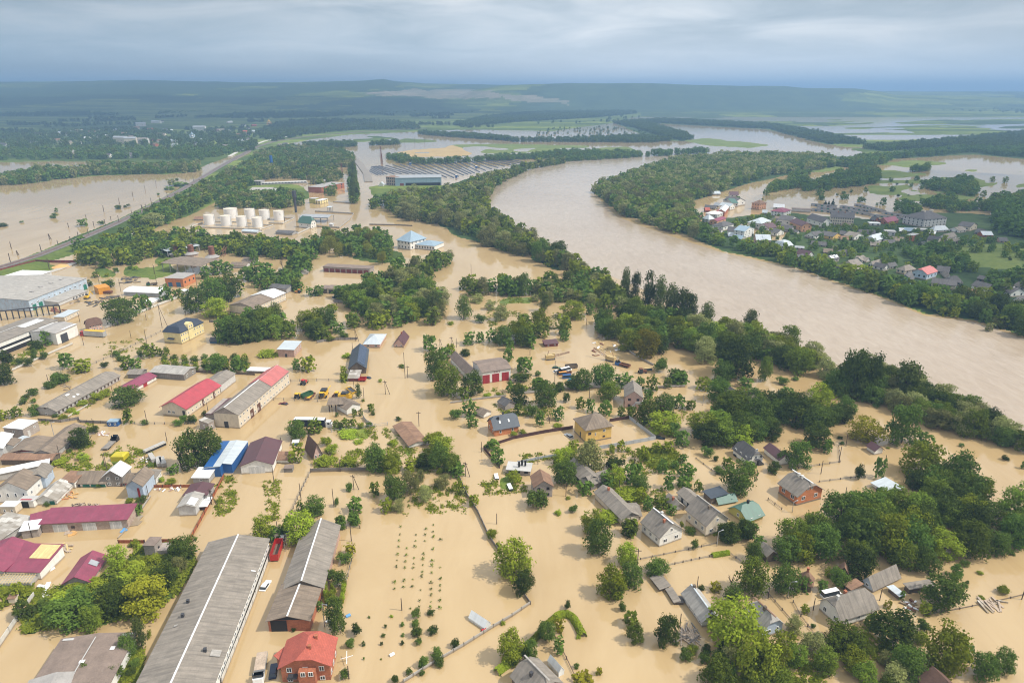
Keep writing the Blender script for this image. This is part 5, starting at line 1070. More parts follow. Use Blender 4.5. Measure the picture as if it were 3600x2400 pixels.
H_('gatehouse', 'white gatehouse with a tall green hipped roof', 'gatehouse', (492, 858), (588, 835), (398, 802), top=752, roof='half', hip=.6, axis='y', rise=5.5, ov=.7, mw='white', mr='tin_green', win=[('AB', 2, 2, .9, 1.2), ('AC', 2, 1, .9, 1.1)])
shelter('open_shelter', 'small tin shelter on thin posts beyond the loading canopy', 'shelter', (855, 552), (788, 550), Wm=6, h=5.2, roof='mono', rise=.3, mr='tin_pale', nx=3, post='galv')
H_('kiosk', 'tiny white kiosk by the depot wall', 'kiosk', (885, 828), (825, 824), Wm=3.4, top=772, roof='flat', mw='palegrey', mr='tin_white')
# ---------------------------------------------------------------- the village on the far bank
VG = None
def V(label, A, B, C, top, roof='gable', axis='x', rise=None, mw='white', mr='sheet_dark', win=None, Wm=None, extra=None, name='house', cat='house', chim=(), gmat=None, hip=0.0):
 if win is None: win = [('AB', 2, 1, 1.3, 1.3), ('AC', 2, 1, 1.3, 1.3)]
 return house(name, label, cat, A, B, C, top=top, Wm=Wm, roof=roof, axis=axis, rise=rise, mw=mw, mr=mr, win=win, extra=extra, chim=chim, gmat=gmat, hip=hip, zg=0.6, zb=-.6)
tile(2400, 620, 450)
V('brick house with a white tin roof at the tip of the far wood', (230, 308), (82, 302), (288, 292), 240, 'hip', rise=2.4, mw='brick_red', mr='tin_white')
V('cream house with a dark roof right of the white-roofed brick house', (455, 330), (322, 326), None, 298, Wm=9, rise=3)
V('long pale tin roof near the flooded lane across the river', (692, 338), (500, 338), None, 318, Wm=9, rise=2.6, mr='tin_pale')
V('small house with a mauve-grey roof alone beside the far flood', (1022, 382), (868, 380), None, 340, Wm=9, rise=3.4, mr='tin_maroon', mw='palegrey')
V('tall white-gabled house with a wide purple-grey roof across the river', (958, 548), (738, 512), (1024, 505), 470, rise=3.6)
V('house with a dark green dormer roof before the wide purple-grey roof', (905, 560), (750, 500), None, 490, Wm=7, axis='y', rise=3.2, mr='tin_green', mw='palegrey')
V('white house with a light blue roof in the lane row across the river', (868, 622), (672, 596), None, 553, Wm=10, rise=2.8, mr='tin_pale')
V('brick-red house with a narrow white roof in the lane row', (765, 728), (838, 636), (655, 690), 648, rise=2.2, mw='brick_red', mr='tin_white')
V('peach-roofed pink house in the lane row', (690, 742), (738, 680), (592, 706), 690, rise=2.2, mw='pink', mr='tile_red')
V('palegrey house with a wide white tin roof below the peach roof', (632, 768), (415, 745), (702, 722), 703, 'hip', rise=2.2, mw='palegrey', mr='tin_white')
V('tall house with a pale blue pyramid roof at the far river trees', (470, 870), (588, 858), (393, 836), 792, 'pyramid', rise=4.0, mw='palegrey', mr='tin_pale', win=[('AB', 2, 2, 1.2, 1.3), ('AC', 2, 2, 1.2, 1.3)])
V('coral house with a dark magenta roof beside the pale blue pyramid roof', (625, 898), (792, 842), (568, 856), 825, axis='x', rise=1.6, mw='orangewall', mr='tin_magenta')
V('rusty-roofed brick hut at the edge of the far wood', (345, 770), (210, 760), None, 745, Wm=8, rise=2, mw='brick_red', mr='sheet_rust', name='hut', cat='hut')
V('red-roofed little house behind the white-roofed lane house', (500, 650), (420, 650), None, 625, Wm=7, rise=2.6, mw='brick_red', mr='tile_red')
V('white house with a charcoal hipped roof below the coral house', (735, 1002), (930, 955), (655, 942), 922, 'hip', rise=3.0)
V('low white house with a charcoal roof close to the far bank trees', (688, 1062), (472, 1040), None, 1020, Wm=9, rise=2.6)
V('white house with a charcoal roof beside the tall white house', (1035, 1092), (815, 1075), None, 1015, Wm=10, rise=3.2)
V('tall white three-storey house with a gabled front across the river', (1122, 1152), (1302, 1092), (1040, 1090), 1010, axis='y', rise=2.8, mr='tin_blue', win=[('AB', 3, 3, 1.0, 1.2), ('AC', 2, 3, 1.0, 1.2)])
V('pink house with a pale roof and dormer across the river', (1345, 1258), (1608, 1266), (1255, 1200), 1165, rise=3.6, mw='pink', mr='tin_pale', extra=on_roof('dormer', 'tin_pale', .45, .62, .12, .36, .2, .9))
V('cream three-storey house with a pale mansard roof across the river', (1840, 1415), (2008, 1390), (1668, 1368), 1288, 'mansard', rise=4.2, mw='cream', mr='tin_pale', win=[('AB', 3, 3, 1.1, 1.3), ('AC', 4, 3, 1.0, 1.2)])
V('small white house with a light blue roof left of the cream mansard house', (1572, 1422), (1662, 1402), (1470, 1368), 1368, axis='y', rise=2, mr='tin_pale')
V('dark low roof left of the small light-blue-roofed house', (1482, 1432), (1375, 1420), None, 1405, Wm=6, rise=1.6, mw='greywall', name='shed', cat='shed')
V('square orange house with a brown pyramid roof across the river', (1402, 612), (1528, 590), (1270, 590), 505, 'pyramid', rise=3.2, mw='orangewall', mr='sheet_rust', win=[('AB', 3, 2, 1.1, 1.3), ('AC', 3, 2, 1.1, 1.3)])
V('house with a dazzling white roof beside the garage rows', (1862, 600), (1668, 590), None, 572, Wm=10, rise=3, mr='tin_white')
V('long white house with a bright magenta hipped roof across the river', (1850, 747), (1980, 704), (1692, 694), 660, 'hip', rise=2.8, mr='tin_magenta', win=[('AB', 3, 2, 1.1, 1.2), ('AC', 4, 2, 1.0, 1.2)])
V('white house with a pale green-grey hipped roof across the river', (1432, 965), (1612, 908), (1325, 890), 868, 'hip', rise=3.4, mr='tin_pale')
V('greywalled house with a maroon roof before the pale hipped roof', (1562, 1018), (1722, 1002), (1478, 965), 950, rise=3.4, mw='palegrey', mr='tin_maroon')
V('gabled house with a charcoal roof right of the dark maroon roof', (1732, 1102), (1855, 1072), (1668, 1045), 1042, axis='y', rise=2.6)
V('charcoal roofs in the middle of the far village', (1990, 1032), (1790, 1010), None, 975, Wm=9, rise=2.8, mw='greywall')
V('grey gabled house with a charcoal roof below the magenta hipped roof', (1975, 912), (2102, 868), (1840, 850), 815, axis='y', rise=3.2, mw='palegrey')
V('peach house with a dark roof and magenta corner across the river', (2178, 1022), (2355, 1018), (2058, 935), 910, 'half', axis='y', hip=.4, rise=3.4, mw='orangewall', mr='tin_maroon', win=[('AB', 2, 2, 1.1, 1.2), ('AC', 3, 1, 1.0, 1.2)])
V('pale shed under the trees right of the cream mansard house', (2225, 1340), (2065, 1330), None, 1318, Wm=6, rise=1, mw='cream', mr='tin_grey', name='shed', cat='shed')
tile(2700, 860, 450)
V('white-gabled house with a long dark maroon roof on the far bank', (722, 262), (832, 240), (560, 205), 205, axis='y', rise=3.2, mr='tin_maroon')
V('little brick house with a charcoal roof at the water gap', (560, 300), (665, 275), (475, 285), 250, axis='x', rise=2.4, mw='brick_orange')
V('house with white solar panels on its roof on the far bank', (1140, 332), (1302, 300), (988, 318), 280, rise=2.8, mw='palegrey', extra=on_roof('solar_panel', 'panel_blue', .08, .95, .06, .46, n=4))
V('cream gabled house with a brown-grey roof on the far bank', (1560, 495), (1728, 462), (1350, 432), 398, rise=3.4, mw='cream', mr='sheet_grey')
V('white-gabled house with a charcoal roof right of the cream gabled house', (2122, 482), (2208, 465), (1960, 430), 430, axis='y', rise=2.4)
V('small white house with a grey roof behind the charcoal roof', (1920, 412), (2085, 365), (1855, 392), 370, rise=2.2, mr='sheet_grey')
V('white house with a charcoal roof left of the grey hipped house', (2232, 442), (2362, 422), (2183, 412), 402, rise=2.2)
V('grey-roofed house behind the solar-panelled village house', (1310, 212), (1462, 198), (1215, 192), 182, rise=3)
V('palegrey house with a stepped roof before the green meadow', (1722, 332), (1808, 292), (1590, 292), 290, axis='x', rise=2, mw='palegrey', mr='sheet_grey')
V('dark barn roof under the cream gabled house', (1450, 440), (1230, 440), None, 425, Wm=7, rise=1.8, mw='greywall', name='barn', cat='barn')
V('dark roof over the far bank trees left of the solar-panelled house', (1100, 372), (970, 360), None, 350, Wm=7, rise=1.8, mw='greywall', name='barn', cat='barn')
tile(2850, 640, 450)
V('long cream apartment block with a dark steep roof', (775, 808), (350, 782), (822, 765), 662, rise=4.6, mw='cream', win=[('AB', 10, 3, 1.0, 1.3), ('AC', 2, 3, 1.0, 1.3)], chim=[(.3, .4), (.6, .4)], name='apartment_block', cat='apartments')
V('white-gabled house with a dark roof left of the cream apartment block', (205, 838), (375, 832), (25, 745), 742, axis='y', rise=4.2, win=[('AB', 2, 2, 1.1, 1.2), ('AC', 3, 1, 1.1, 1.2)])
V('brick house with a dark red roof behind the village trees', (1400, 778), (1608, 745), (1338, 735), 733, rise=3.4, mw='brick_red', mr='tin_magenta')
V('dark red gabled house left of the dark red roof', (1172, 718), (1262, 712), (1090, 700), 700, axis='y', rise=3.2, mw='brick_red')
V('low house with a flat white roof before the dark red gable', (1282, 802), (1090, 796), None, 765, Wm=8, roof='flat', mr='tin_white')
V('yellow gabled house with a charcoal roof across the river', (402, 1062), (545, 1025), (235, 1000), 1005, axis='y', rise=2.6, mw='yellow')
V('white house with a charcoal roof left of the yellow gabled house', (60, 1052), (215, 1032), (-5, 1012), 985, rise=2.8)
V('white house with a broad grey roof right of the yellow gabled house', (792, 1072), (968, 1040), (690, 1022), 1012, axis='y', rise=3, mr='sheet_grey')
V('grey house with a shining pale half-hipped roof in the far village', (1178, 1138), (1378, 1085), (1033, 1088), 1072, 'half', hip=.4, rise=3.8, mw='palegrey', mr='tin_pale')
V('red brick workshop with a flat white roof in the far village', (1862, 1088), (1965, 1055), (1735, 1078), 985, 'flat', mw='brick_orange', mr='felt_pale')
V('tiny white house at the top edge of the green meadow', (2052, 1170), (2132, 1158), (1958, 1152), 1148, axis='x', rise=1.8)
V('pale flat-roofed workshop row in the far village', (1552, 1002), (1365, 992), None, 918, Wm=9, roof='flat', mw='palegrey', mr='felt_pale')
V('dark roofs right above the broad grey roof', (1190, 985), (900, 975), None, 955, Wm=10, rise=2.8, mw='greywall')
V('brown-grey roofs right of the shining pale roof', (1700, 1120), (1440, 1100), None, 1085, Wm=10, rise=2.6, mw='greywall', mr='sheet_brown')
V('pale low shed roofs before the corner apartment block', (2160, 915), (1850, 905), None, 880, Wm=8, roof='flat', mw='palegrey', mr='felt_pale', name='shed', cat='shed')
# garage rows
GR = [((1820, 655), (1300, 575)), ((1290, 552), (800, 425)), ((1110, 555), (530, 460)), ((790, 545), (110, 482)), ((640, 590), (5, 520)), ((1040, 610), (690, 545)), ((1800, 700), (1080, 622)), ((470, 468), (5, 430))]
GL = ['garage row farthest out along the flooded meadow', 'garage row under the lone drooping tree, with turquoise doors', 'garage row with one white roof in its middle', 'garage row with two white doors near the dark spruces', 'garage row just above the cream apartment block', 'short garage row with a pale end wall', 'garage row ending at the corner apartment block', 'garage row touching the three dark spruces']
for (a, b), l_ in zip(GR, GL):
 V(l_, a, b, None, a[1] - 24, 'flat', Wm=6.5, mw='palegrey', mr='sheet_dark', win=[], name='garage_row', cat='garages', extra=lambda r, L, W, h, rise, flip: [MB().box(x, -.08, -.2, x + 2.3, .02, h * .8).build('garage_door', ['door_blue', 'door_dark', 'door_white', 'door_green', 'door_grey'][int(x * 7) % 5], r) for x in [1 + 3.4 * k for k in range(int((L - 2) / 3.4))]])
tile(2400, 620, 450)
V('garage row with a pale roof beside the dazzling white roof', (2352, 660), (2000, 640), None, 615, 'flat', Wm=8, mw='palegrey', mr='felt_brown', win=[], name='garage_row', cat='garages')
tile(3150, 700, 450)
V('grey corner apartment block with a hipped dark roof and white ridges', (500, 522), (908, 482), (262, 432), 378, 'hip', rise=6.0, mw='palegrey', win=[('AB', 6, 3, 1.2, 1.4), ('AC', 5, 3, 1.2, 1.4)], name='apartment_block', cat='apartments', extra=lambda r, L, W, h, rise, flip: [MB().box(L * f, W * .42, h + 3, L * f + 1.4, W * .58, h + 6.8).build('chimney', 'cream', r) for f in (.35, .7)])
V('white-walled house with a pale hipped roof below the corner apartment block', (692, 612), (958, 595), (622, 592), 570, 'hip', rise=3.4, mr='tin_pale')
V('white house with a brown-grey roof among the far right trees', (1152, 622), (1288, 602), (1045, 575), 585, axis='x', rise=2.6, mr='sheet_grey')
V('cream gabled house with two attic windows and a dark roof', (1350, 592), (1478, 552), (1195, 540), 512, axis='y', rise=3, mw='cream')
V('house with a pale roof by the tall far right trees', (1775, 692), (1590, 690), None, 658, Wm=9, rise=2.6, mr='tin_pale', mw='brick_red')
V('dark-roofed house left of the pale roof by the tall trees', (1575, 660), (1440, 640), None, 625, Wm=9, rise=3, mw='greywall')
V('white house with a purple-grey roof above the meadow', (920, 772), (1105, 735), (868, 730), 715, rise=3, mr='sheet_grey')
V('low cream house with a grey roof at the meadow corner', (1060, 818), (1242, 802), (993, 798), 778, rise=2.4, mw='cream', mr='sheet_grey')
V('tall cream gable with a dark roof above the meadow', (742, 848), (818, 825), (655, 790), 768, axis='y', rise=3, mw='cream')
V('brick house with a pale roof strip in the far right trees', (700, 700), (600, 690), None, 640, Wm=9, roof='mono', rise=1, mw='brick_red', mr='tin_white')
V('half-hidden brick cottage in the trees at the far right', (2050, 800), (1905, 795), None, 770, Wm=8, rise=2.4, mw='brick_pink', mr='sheet_dark')
tile(3150, 900, 450)
V('blue-walled house with a coral red roof on the far bank', (550, 440), (738, 380), (325, 372), 335, 'half', hip=.35, rise=3.4, mw='bluewall', mr='tin_pink', win=[('AB', 3, 1, 1.2, 1.3), ('AC', 3, 1, 1.2, 1.3)])
V('cream house with a grey hipped roof left of the coral red roof', (150, 335), (348, 300), (-10, 300), 268, 'hip', rise=2.8, mw='cream', mr='sheet_grey')
V('mint green house with a round-shouldered gable', (45, 522), (245, 552), None, 440, 'gambrel', axis='y', Wm=14, rise=4.0, mw='greenwall', win=[('AB', 3, 2, 1.0, 1.2)])
V('dark roof right behind the coral red roof', (945, 350), (730, 320), None, 300, Wm=9, rise=3.2, mw='greywall')
V('white house with a dark hipped roof right of the coral red roof', (1215, 548), (925, 522), (1308, 512), 488, 'hip', rise=3.6)
V('white shed gable behind the dark hipped roof', (1010, 430), (930, 425), None, 395, Wm=12, axis='y', rise=2, mr='sheet_grey', name='shed', cat='shed')
V('white house with a charcoal roof and a brown gable', (1650, 678), (1378, 602), (1738, 642), 605, rise=2.8, gmat='timber_red')
V('long rust-brown roof before the brown-gabled house', (1432, 728), (1270, 692), (1562, 692), 690, axis='x', rise=1.8, mw='cream', mr='sheet_rust')
V('dark shed roof behind the brown-gabled house', (1730, 520), (1480, 470), None, 455, Wm=7, rise=1.6, mw='timber', name='shed', cat='shed')
V('whitewashed house with a charcoal roof and a pale chimney', (2102, 752), (1905, 692), (2228, 692), 680, rise=2.8, chim=[(.6, .4, 'white')])
V('grey-roofed barn behind the pale-chimneyed house', (2345, 650), (2150, 600), None, 590, Wm=9, rise=2.4, mr='sheet_grey', name='barn', cat='barn')
V('white gabled house at the right edge above the orange brick house', (2240, 895), (2400, 855), (2112, 868), 840, rise=2.4)
V('orange brick house with a grey roof at the right edge', (2182, 1078), (2400, 1030), (2070, 1010), 1010, rise=2.6, mw='brick_orange', mr='sheet_grey')
V('dark low shed left of the orange brick house', (2160, 1075), (1960, 1040), None, 1030, Wm=7, rise=1.2, mw='greywall', name='shed', cat='shed')
V('long dark roof behind the riverside trees before the dark hipped roof', (1080, 620), (640, 560), None, 545, Wm=9, rise=2.6, mw='cream')
# smaller roofs packed between
for (tx, ty), rows_ in (((2400, 620), [((600, 605), (400, 590), 'sheet_dark', 'dark long roof behind the red-roofed little house'), ((660, 560), (565, 545), 'tin_grey', 'grey-blue roof left of the light blue lane roof'), ((1835, 815), (1690, 805), 'sheet_brown', 'brown shed roof below the long magenta hipped roof'), ((1712, 850), (1610, 830), 'sheet_dark', 'dark shed roof right of the pale green-grey hipped roof'), ((1545, 690), (1462, 685), 'tin_pale', 'pale shed roof left of the long magenta hipped roof'), ((2345, 1150), (2240, 1120), 'sheet_grey', 'grey gable below the peach house'), ((2085, 1065), (1980, 1050), 'sheet_dark', 'dark shed roof left of the grey gable below the peach house'), ((1250, 980), (1180, 985), 'tin_pale', 'tiny pale roof behind the tall white three-storey house'), ((1080, 1170), (925, 1150), 'tin_blue', 'light blue porch roof before the tall white three-storey house'), ((985, 1125), (840, 1115), 'tin_pale', 'pale blue shed roof beside the low light blue porch roof')]),
 ((2850, 640), [((690, 835), (555, 815), 'sheet_brown', 'brown shed roof before the cream apartment block'), ((690, 990), (530, 975), 'sheet_dark', 'dark roof right beside the yellow gabled house'), ((270, 1190), (0, 1160), 'sheet_dark', 'wide dark roof below the white house left of the yellow gable'), ((1705, 925), (1625, 920), 'tin_white', 'small white roof among the pale workshop row'), ((1880, 925), (1715, 915), 'tin_blue', 'light blue roof beside the small white roof'), ((1560, 1150), (1355, 1140), 'sheet_dark', 'dark roof below the shining pale roof'), ((420, 1260), (320, 1240), 'sheet_grey', 'grey roof above the grey-roofed house behind the panels'), ((400, 1320), (240, 1310), 'sheet_brown', 'brown roof just behind the solar-panelled village house'), ((2330, 1100), (2230, 1070), 'sheet_dark', 'dark roof right of the red brick workshop'), ((1010, 1480), (800, 1440), 'sheet_grey', 'grey shed roof above the cream gabled house on the bank'), ((690, 1080), (560, 1075), 'sheet_rust', 'rusty roof between the yellow gable and the broad grey roof'), ((1260, 1190), (1100, 1180), 'sheet_grey', 'grey outbuilding roof left of the dark roof below the shining roof')])):
 tile(tx, ty, 450)
 for a, b, mr_, l_ in rows_: V(l_, a, b, None, a[1] - 22, Wm=7.5, rise=2.4, mw='palegrey', mr=mr_, win=[('AB', 2, 1, 1.1, 1.1)])
# ---------------------------------------------------------------- far village on the left: one cottage per roof seen
tile(0, 200)
FV = [(620, 728, 60, 'w', 'sheet_dark'), (545, 712, 45, 'w', 'tin_pale'), (655, 700, 40, 'w', 'tin_pale'), (840, 708, 60, 'c', 'sheet_rust'), (960, 738, 40, 'w', 'tin_white'), (345, 728, 60, 'w', 'sheet_dark'), (735, 700, 70, 'c', 'sheet_grey'), (515, 790, 70, 'c', 'sheet_rust'),
      (790, 765, 50, 'w', 'tin_white'), (815, 790, 40, 'w', 'tin_pale'), (25, 830, 60, 'p', 'sheet_dark'), (640, 810, 60, 'c', 'sheet_grey'), (710, 812, 60, 'p', 'sheet_dark'), (690, 905, 70, 'c', 'sheet_pale'), (640, 900, 60, 'c', 'sheet_rust'), (985, 928, 48, 'w', 'sheet_dark'), (1185, 932, 70, 'p', 'sheet_dark'),
      (1030, 682, 40, 'w', 'sheet_pale'), (1090, 676, 40, 'w', 'tin_pale'), (1130, 720, 50, 'c', 'sheet_rust'), (1210, 755, 60, 'p', 'sheet_brown'), (1300, 640, 90, 'p', 'tin_grey'), (1430, 612, 80, 'w', 'tin_pale'), (1475, 605, 60, 'p', 'sheet_dark'), (1480, 735, 70, 'c', 'sheet_grey'), (1390, 680, 50, 'o', 'tile_red'), (1400, 785, 60, 'o', 'sheet_rust'), (1465, 790, 50, 'w', 'sheet_rust'), (1570, 690, 45, 'w', 'tin_pale'), (1530, 680, 40, 'w', 'sheet_dark'),
      (1405, 825, 50, 'o', 'sheet_rust'), (1600, 830, 50, 'w', 'tin_grey'), (1690, 832, 55, 'w', 'sheet_dark'), (1580, 790, 50, 'w', 'tin_pale'), (1830, 685, 110, 'p', 'tin_grey'), (1980, 695, 50, 'c', 'tin_maroon'), (2030, 690, 60, 'p', 'sheet_grey'), (2070, 680, 50, 'w', 'sheet_dark'), (1860, 788, 60, 'w', 'tin_pale'), (1780, 812, 40, 'w', 'sheet_dark'), (1725, 705, 30, 'w', 'sheet_dark'),
      (2195, 735, 55, 'o', 'sheet_rust'), (2255, 700, 40, 'o', 'tile_red'), (2260, 730, 60, 'c', 'sheet_grey'), (2290, 668, 36, 'w', 'sheet_dark'), (2270, 780, 60, 'w', 'sheet_dark'), (2225, 795, 60, 'w', 'tin_pale'), (2050, 855, 80, 'p', 'sheet_grey'), (2120, 608, 40, 'w', 'tin_white'), (2210, 555, 40, 'w', 'tin_white'), (2145, 525, 30, 'w', 'tin_white'), (2340, 640, 40, 'o', 'tile_red'), (2230, 640, 40, 'w', 'sheet_dark'), (2330, 700, 50, 'w', 'tin_pale'),
      (1255, 668, 60, 'c', 'sheet_rust'), (905, 690, 36, 'w', 'sheet_grey'), (870, 745, 44, 'w', 'tin_pale'), (150, 800, 40, 'w', 'sheet_rust'), (300, 795, 40, 'w', 'sheet_dark'), (405, 720, 36, 'w', 'sheet_pale'), (1500, 465, 60, 'w', 'sheet_rust'), (1560, 470, 30, 'w', 'sheet_dark'), (1380, 455, 36, 'c', 'sheet_rust'),
      (1105, 800, 120, 'c', 'tin_grey'), (1200, 803, 110, 'c', 'tin_grey'), (1310, 800, 90, 'p', 'sheet_grey')]
ROOFWORD = {'sheet_dark': 'dark', 'tin_pale': 'pale tin', 'sheet_rust': 'rusty', 'tin_white': 'bright white', 'sheet_grey': 'grey', 'sheet_pale': 'light grey', 'sheet_brown': 'brown', 'tin_grey': 'long grey', 'tile_red': 'red', 'tin_maroon': 'maroon'}
WALLWORD = {'w': ('white', 'white-walled'), 'c': ('cream', 'cream'), 'p': ('palegrey', 'grey-walled'), 'o': ('brick_red', 'brick')}
PLACES = [('left of the white domed church', 0, 560), ('near the long school blocks', 560, 1370), ('around the white domed church', 1370, 1760), ('between the domed church and the railway', 1760, 2110), ('by the railway below the golden church', 2110, 2400)]
rnd = random.Random(5)
rows = []
for (x, y, w_, wl, rf) in FV:
 pl = [p[0] for p in PLACES if p[1] <= x < p[2]][0]
 rows.append((x, y, w_, wl, rf, pl))
ORD = ['leftmost', 'second from the left', 'third from the left', 'fourth from the left', 'fifth from the left', 'sixth from the left', 'seventh from the left']
for x, y, w_, wl, rf, pl in rows:
 same = sorted([r for r in rows if r[3:] == (wl, rf, pl)])
 base = '%s cottage with a %s roof %s' % (WALLWORD[wl][1], ROOFWORD[rf], pl)
 if len(same) > 1:
  base = '%s %s cottage, %s roof, %s' % (ORD[same.index((x, y, w_, wl, rf, pl))], WALLWORD[wl][1], ROOFWORD[rf], pl)
 hm = w_ * .13 if w_ > 80 else max(3.2, w_ * .10)
 a = rnd.uniform(-.25, .25)
 house('cottage', base, 'cottage', (x + w_ / 2, y + a * 8), (x - w_ / 2, y - a * 8), None, h=hm, Wm=11 if w_ > 80 else 9, rise=3.6, mw=WALLWORD[wl][0], mr=rf, zg=.6, win=[('AB', 4 if w_ > 80 else 2, 1, 1.4, 1.4)], group='cottages of the far village')
def church(label, q, h, gold, wcol):
 g = G(q, .6); r = thing('church', label, 'church', (g.x, g.y, .5), .3)
 s = h / 20.0
 a = MB(); a.box(-7 * s, -5 * s, -.6, 7 * s, 5 * s, 8 * s); a.box(-4 * s, -8 * s, -.6, 4 * s, 8 * s, 8 * s); a.build('wall', wcol, r)
 ro = MB()
 for (x0, x1, y0, y1) in ((-7, 7, -5, 5), (-4, 4, -8, 8)):
  if x1 > 4: ro.slab([(x0 * s, y0 * s - .3, 8 * s + .2), (x1 * s, y0 * s - .3, 8 * s + .2), (x1 * s, 0, 11 * s), (x0 * s, 0, 11 * s)], .15); ro.slab([(x1 * s, y1 * s + .3, 8 * s + .2), (x0 * s, y1 * s + .3, 8 * s + .2), (x0 * s, 0, 11 * s), (x1 * s, 0, 11 * s)], .15)
  else: ro.slab([(x0 * s - .3, y0 * s, 8 * s + .22), (0, y0 * s, 11 * s + .05), (0, y1 * s, 11 * s + .05), (x0 * s - .3, y1 * s, 8 * s + .22)], .15); ro.slab([(x1 * s + .3, y1 * s, 8 * s + .22), (0, y1 * s, 11 * s + .05), (0, y0 * s, 11 * s + .05), (x1 * s + .3, y0 * s, 8 * s + .22)], .15)
 ro.build('roof', gold, r)
 for (x, y, k) in ((0, 0, 1.0), (-5, 0, .55), (5, 0, .55)):
  d = MB(); d.tube((x * s, y * s, 8 * s), (x * s, y * s, (10 + 4 * k) * s), 3 * k * s, n=12); dr = d.build('drum', wcol, r)
  e = MB(); z0 = (10 + 4 * k) * s; R = 3.4 * k * s
  prof = [(R * .9, 0), (R * 1.1, R * .5), (R * .9, R * 1.0), (R * .4, R * 1.5), (R * .1, R * 2.0), (0.02, R * 2.8)]
  for (r0, h0), (r1, h1) in zip(prof, prof[1:]): e.tube((x * s, y * s, z0 + h0), (x * s, y * s, z0 + h1), r0, r1, 12, False)
  e.build('dome', gold, r)
church('white church with small golden domes on the distant hillside', (1232, 448), 34, 'gold', 'white')
church('white church with a grey domed roof in the far village', (1772, 770), 22, 'tin_blue', 'white')
tile(900, 200)
church('church with big golden domes rising from the trees by the railway', (125, 645), 26, 'gold', 'cream')
# ---------------------------------------------------------------- trees
def leaf_mat(name, lo, hi, tr=0.25):
 m, t = new_mat(name)
 oi = t.n('ShaderNodeObjectInfo'); tcn = t.n('ShaderNodeTexCoord'); geo = t.n('ShaderNodeNewGeometry')
 n1 = t.noise(geo.outputs['Position'], 0.28, 3, 0.6)
 f = t.math('ADD', t.math('MULTIPLY', n1, 0.5), t.math('MULTIPLY', oi.outputs['Random'], 0.5))
 c = t.mix(t.ramp(f, [(0.28, 0.0), (0.72, 1.0)]), lo, hi)
 hs = t.n('ShaderNodeHueSaturation', Saturation=1.0, Value=1.0)
 t.l(t.math('MULTIPLY_ADD', oi.outputs['Random'], 0.05, 0.475), hs.inputs['Hue'])
 t.l(t.math('MULTIPLY_ADD', geo.outputs['Random Per Island'], 0.5, 0.75), hs.inputs['Value'])
 t.l(c, hs.inputs['Color'])
 d = t.n('ShaderNodeBsdfDiffuse', Roughness=1.0); t.l(hs.outputs[0], d.inputs[0])
 s = t.n('ShaderNodeBsdfTranslucent'); t.l(hs.outputs[0], s.inputs[0])
 mx = t.n('ShaderNodeMixShader'); mx.inputs[0].default_value = tr
 t.l(d.outputs[0], mx.inputs[1]); t.l(s.outputs[0], mx.inputs[2])
 o = t.n('ShaderNodeOutputMaterial'); t.l(mx.outputs[0], o.inputs[0])
 return m
LEAF = {
 'R': leaf_mat('leaf_mid', (0.0824, 0.1294, 0.0173), (0.2585, 0.3185, 0.0411)), 'D': leaf_mat('leaf_dark', (0.0545, 0.0893, 0.0178), (0.1685, 0.23, 0.0398)),
 'B': leaf_mat('leaf_bright', (0.1521, 0.2067, 0.0191), (0.3994, 0.4459, 0.0443)), 'Y': leaf_mat('leaf_yellow', (0.1571, 0.154, 0.0137), (0.3282, 0.2941, 0.0286)),
 'W': leaf_mat('leaf_willow', (0.1641, 0.1829, 0.0587), (0.4124, 0.4041, 0.1455)), 'L': leaf_mat('leaf_weeping', (0.1554, 0.1693, 0.0226), (0.3506, 0.3395, 0.0538)),
 'P': leaf_mat('leaf_poplar', (0.0649, 0.0933, 0.0226), (0.201, 0.2424, 0.0539)), 'C': leaf_mat('leaf_spruce', (0.0207, 0.0406, 0.0126), (0.0618, 0.0937, 0.028)),
}
LEAF['S'] = LEAF['D']; LEAF['s'] = LEAF['B']; LEAF['T'] = LEAF['R']; LEAF['X'] = None
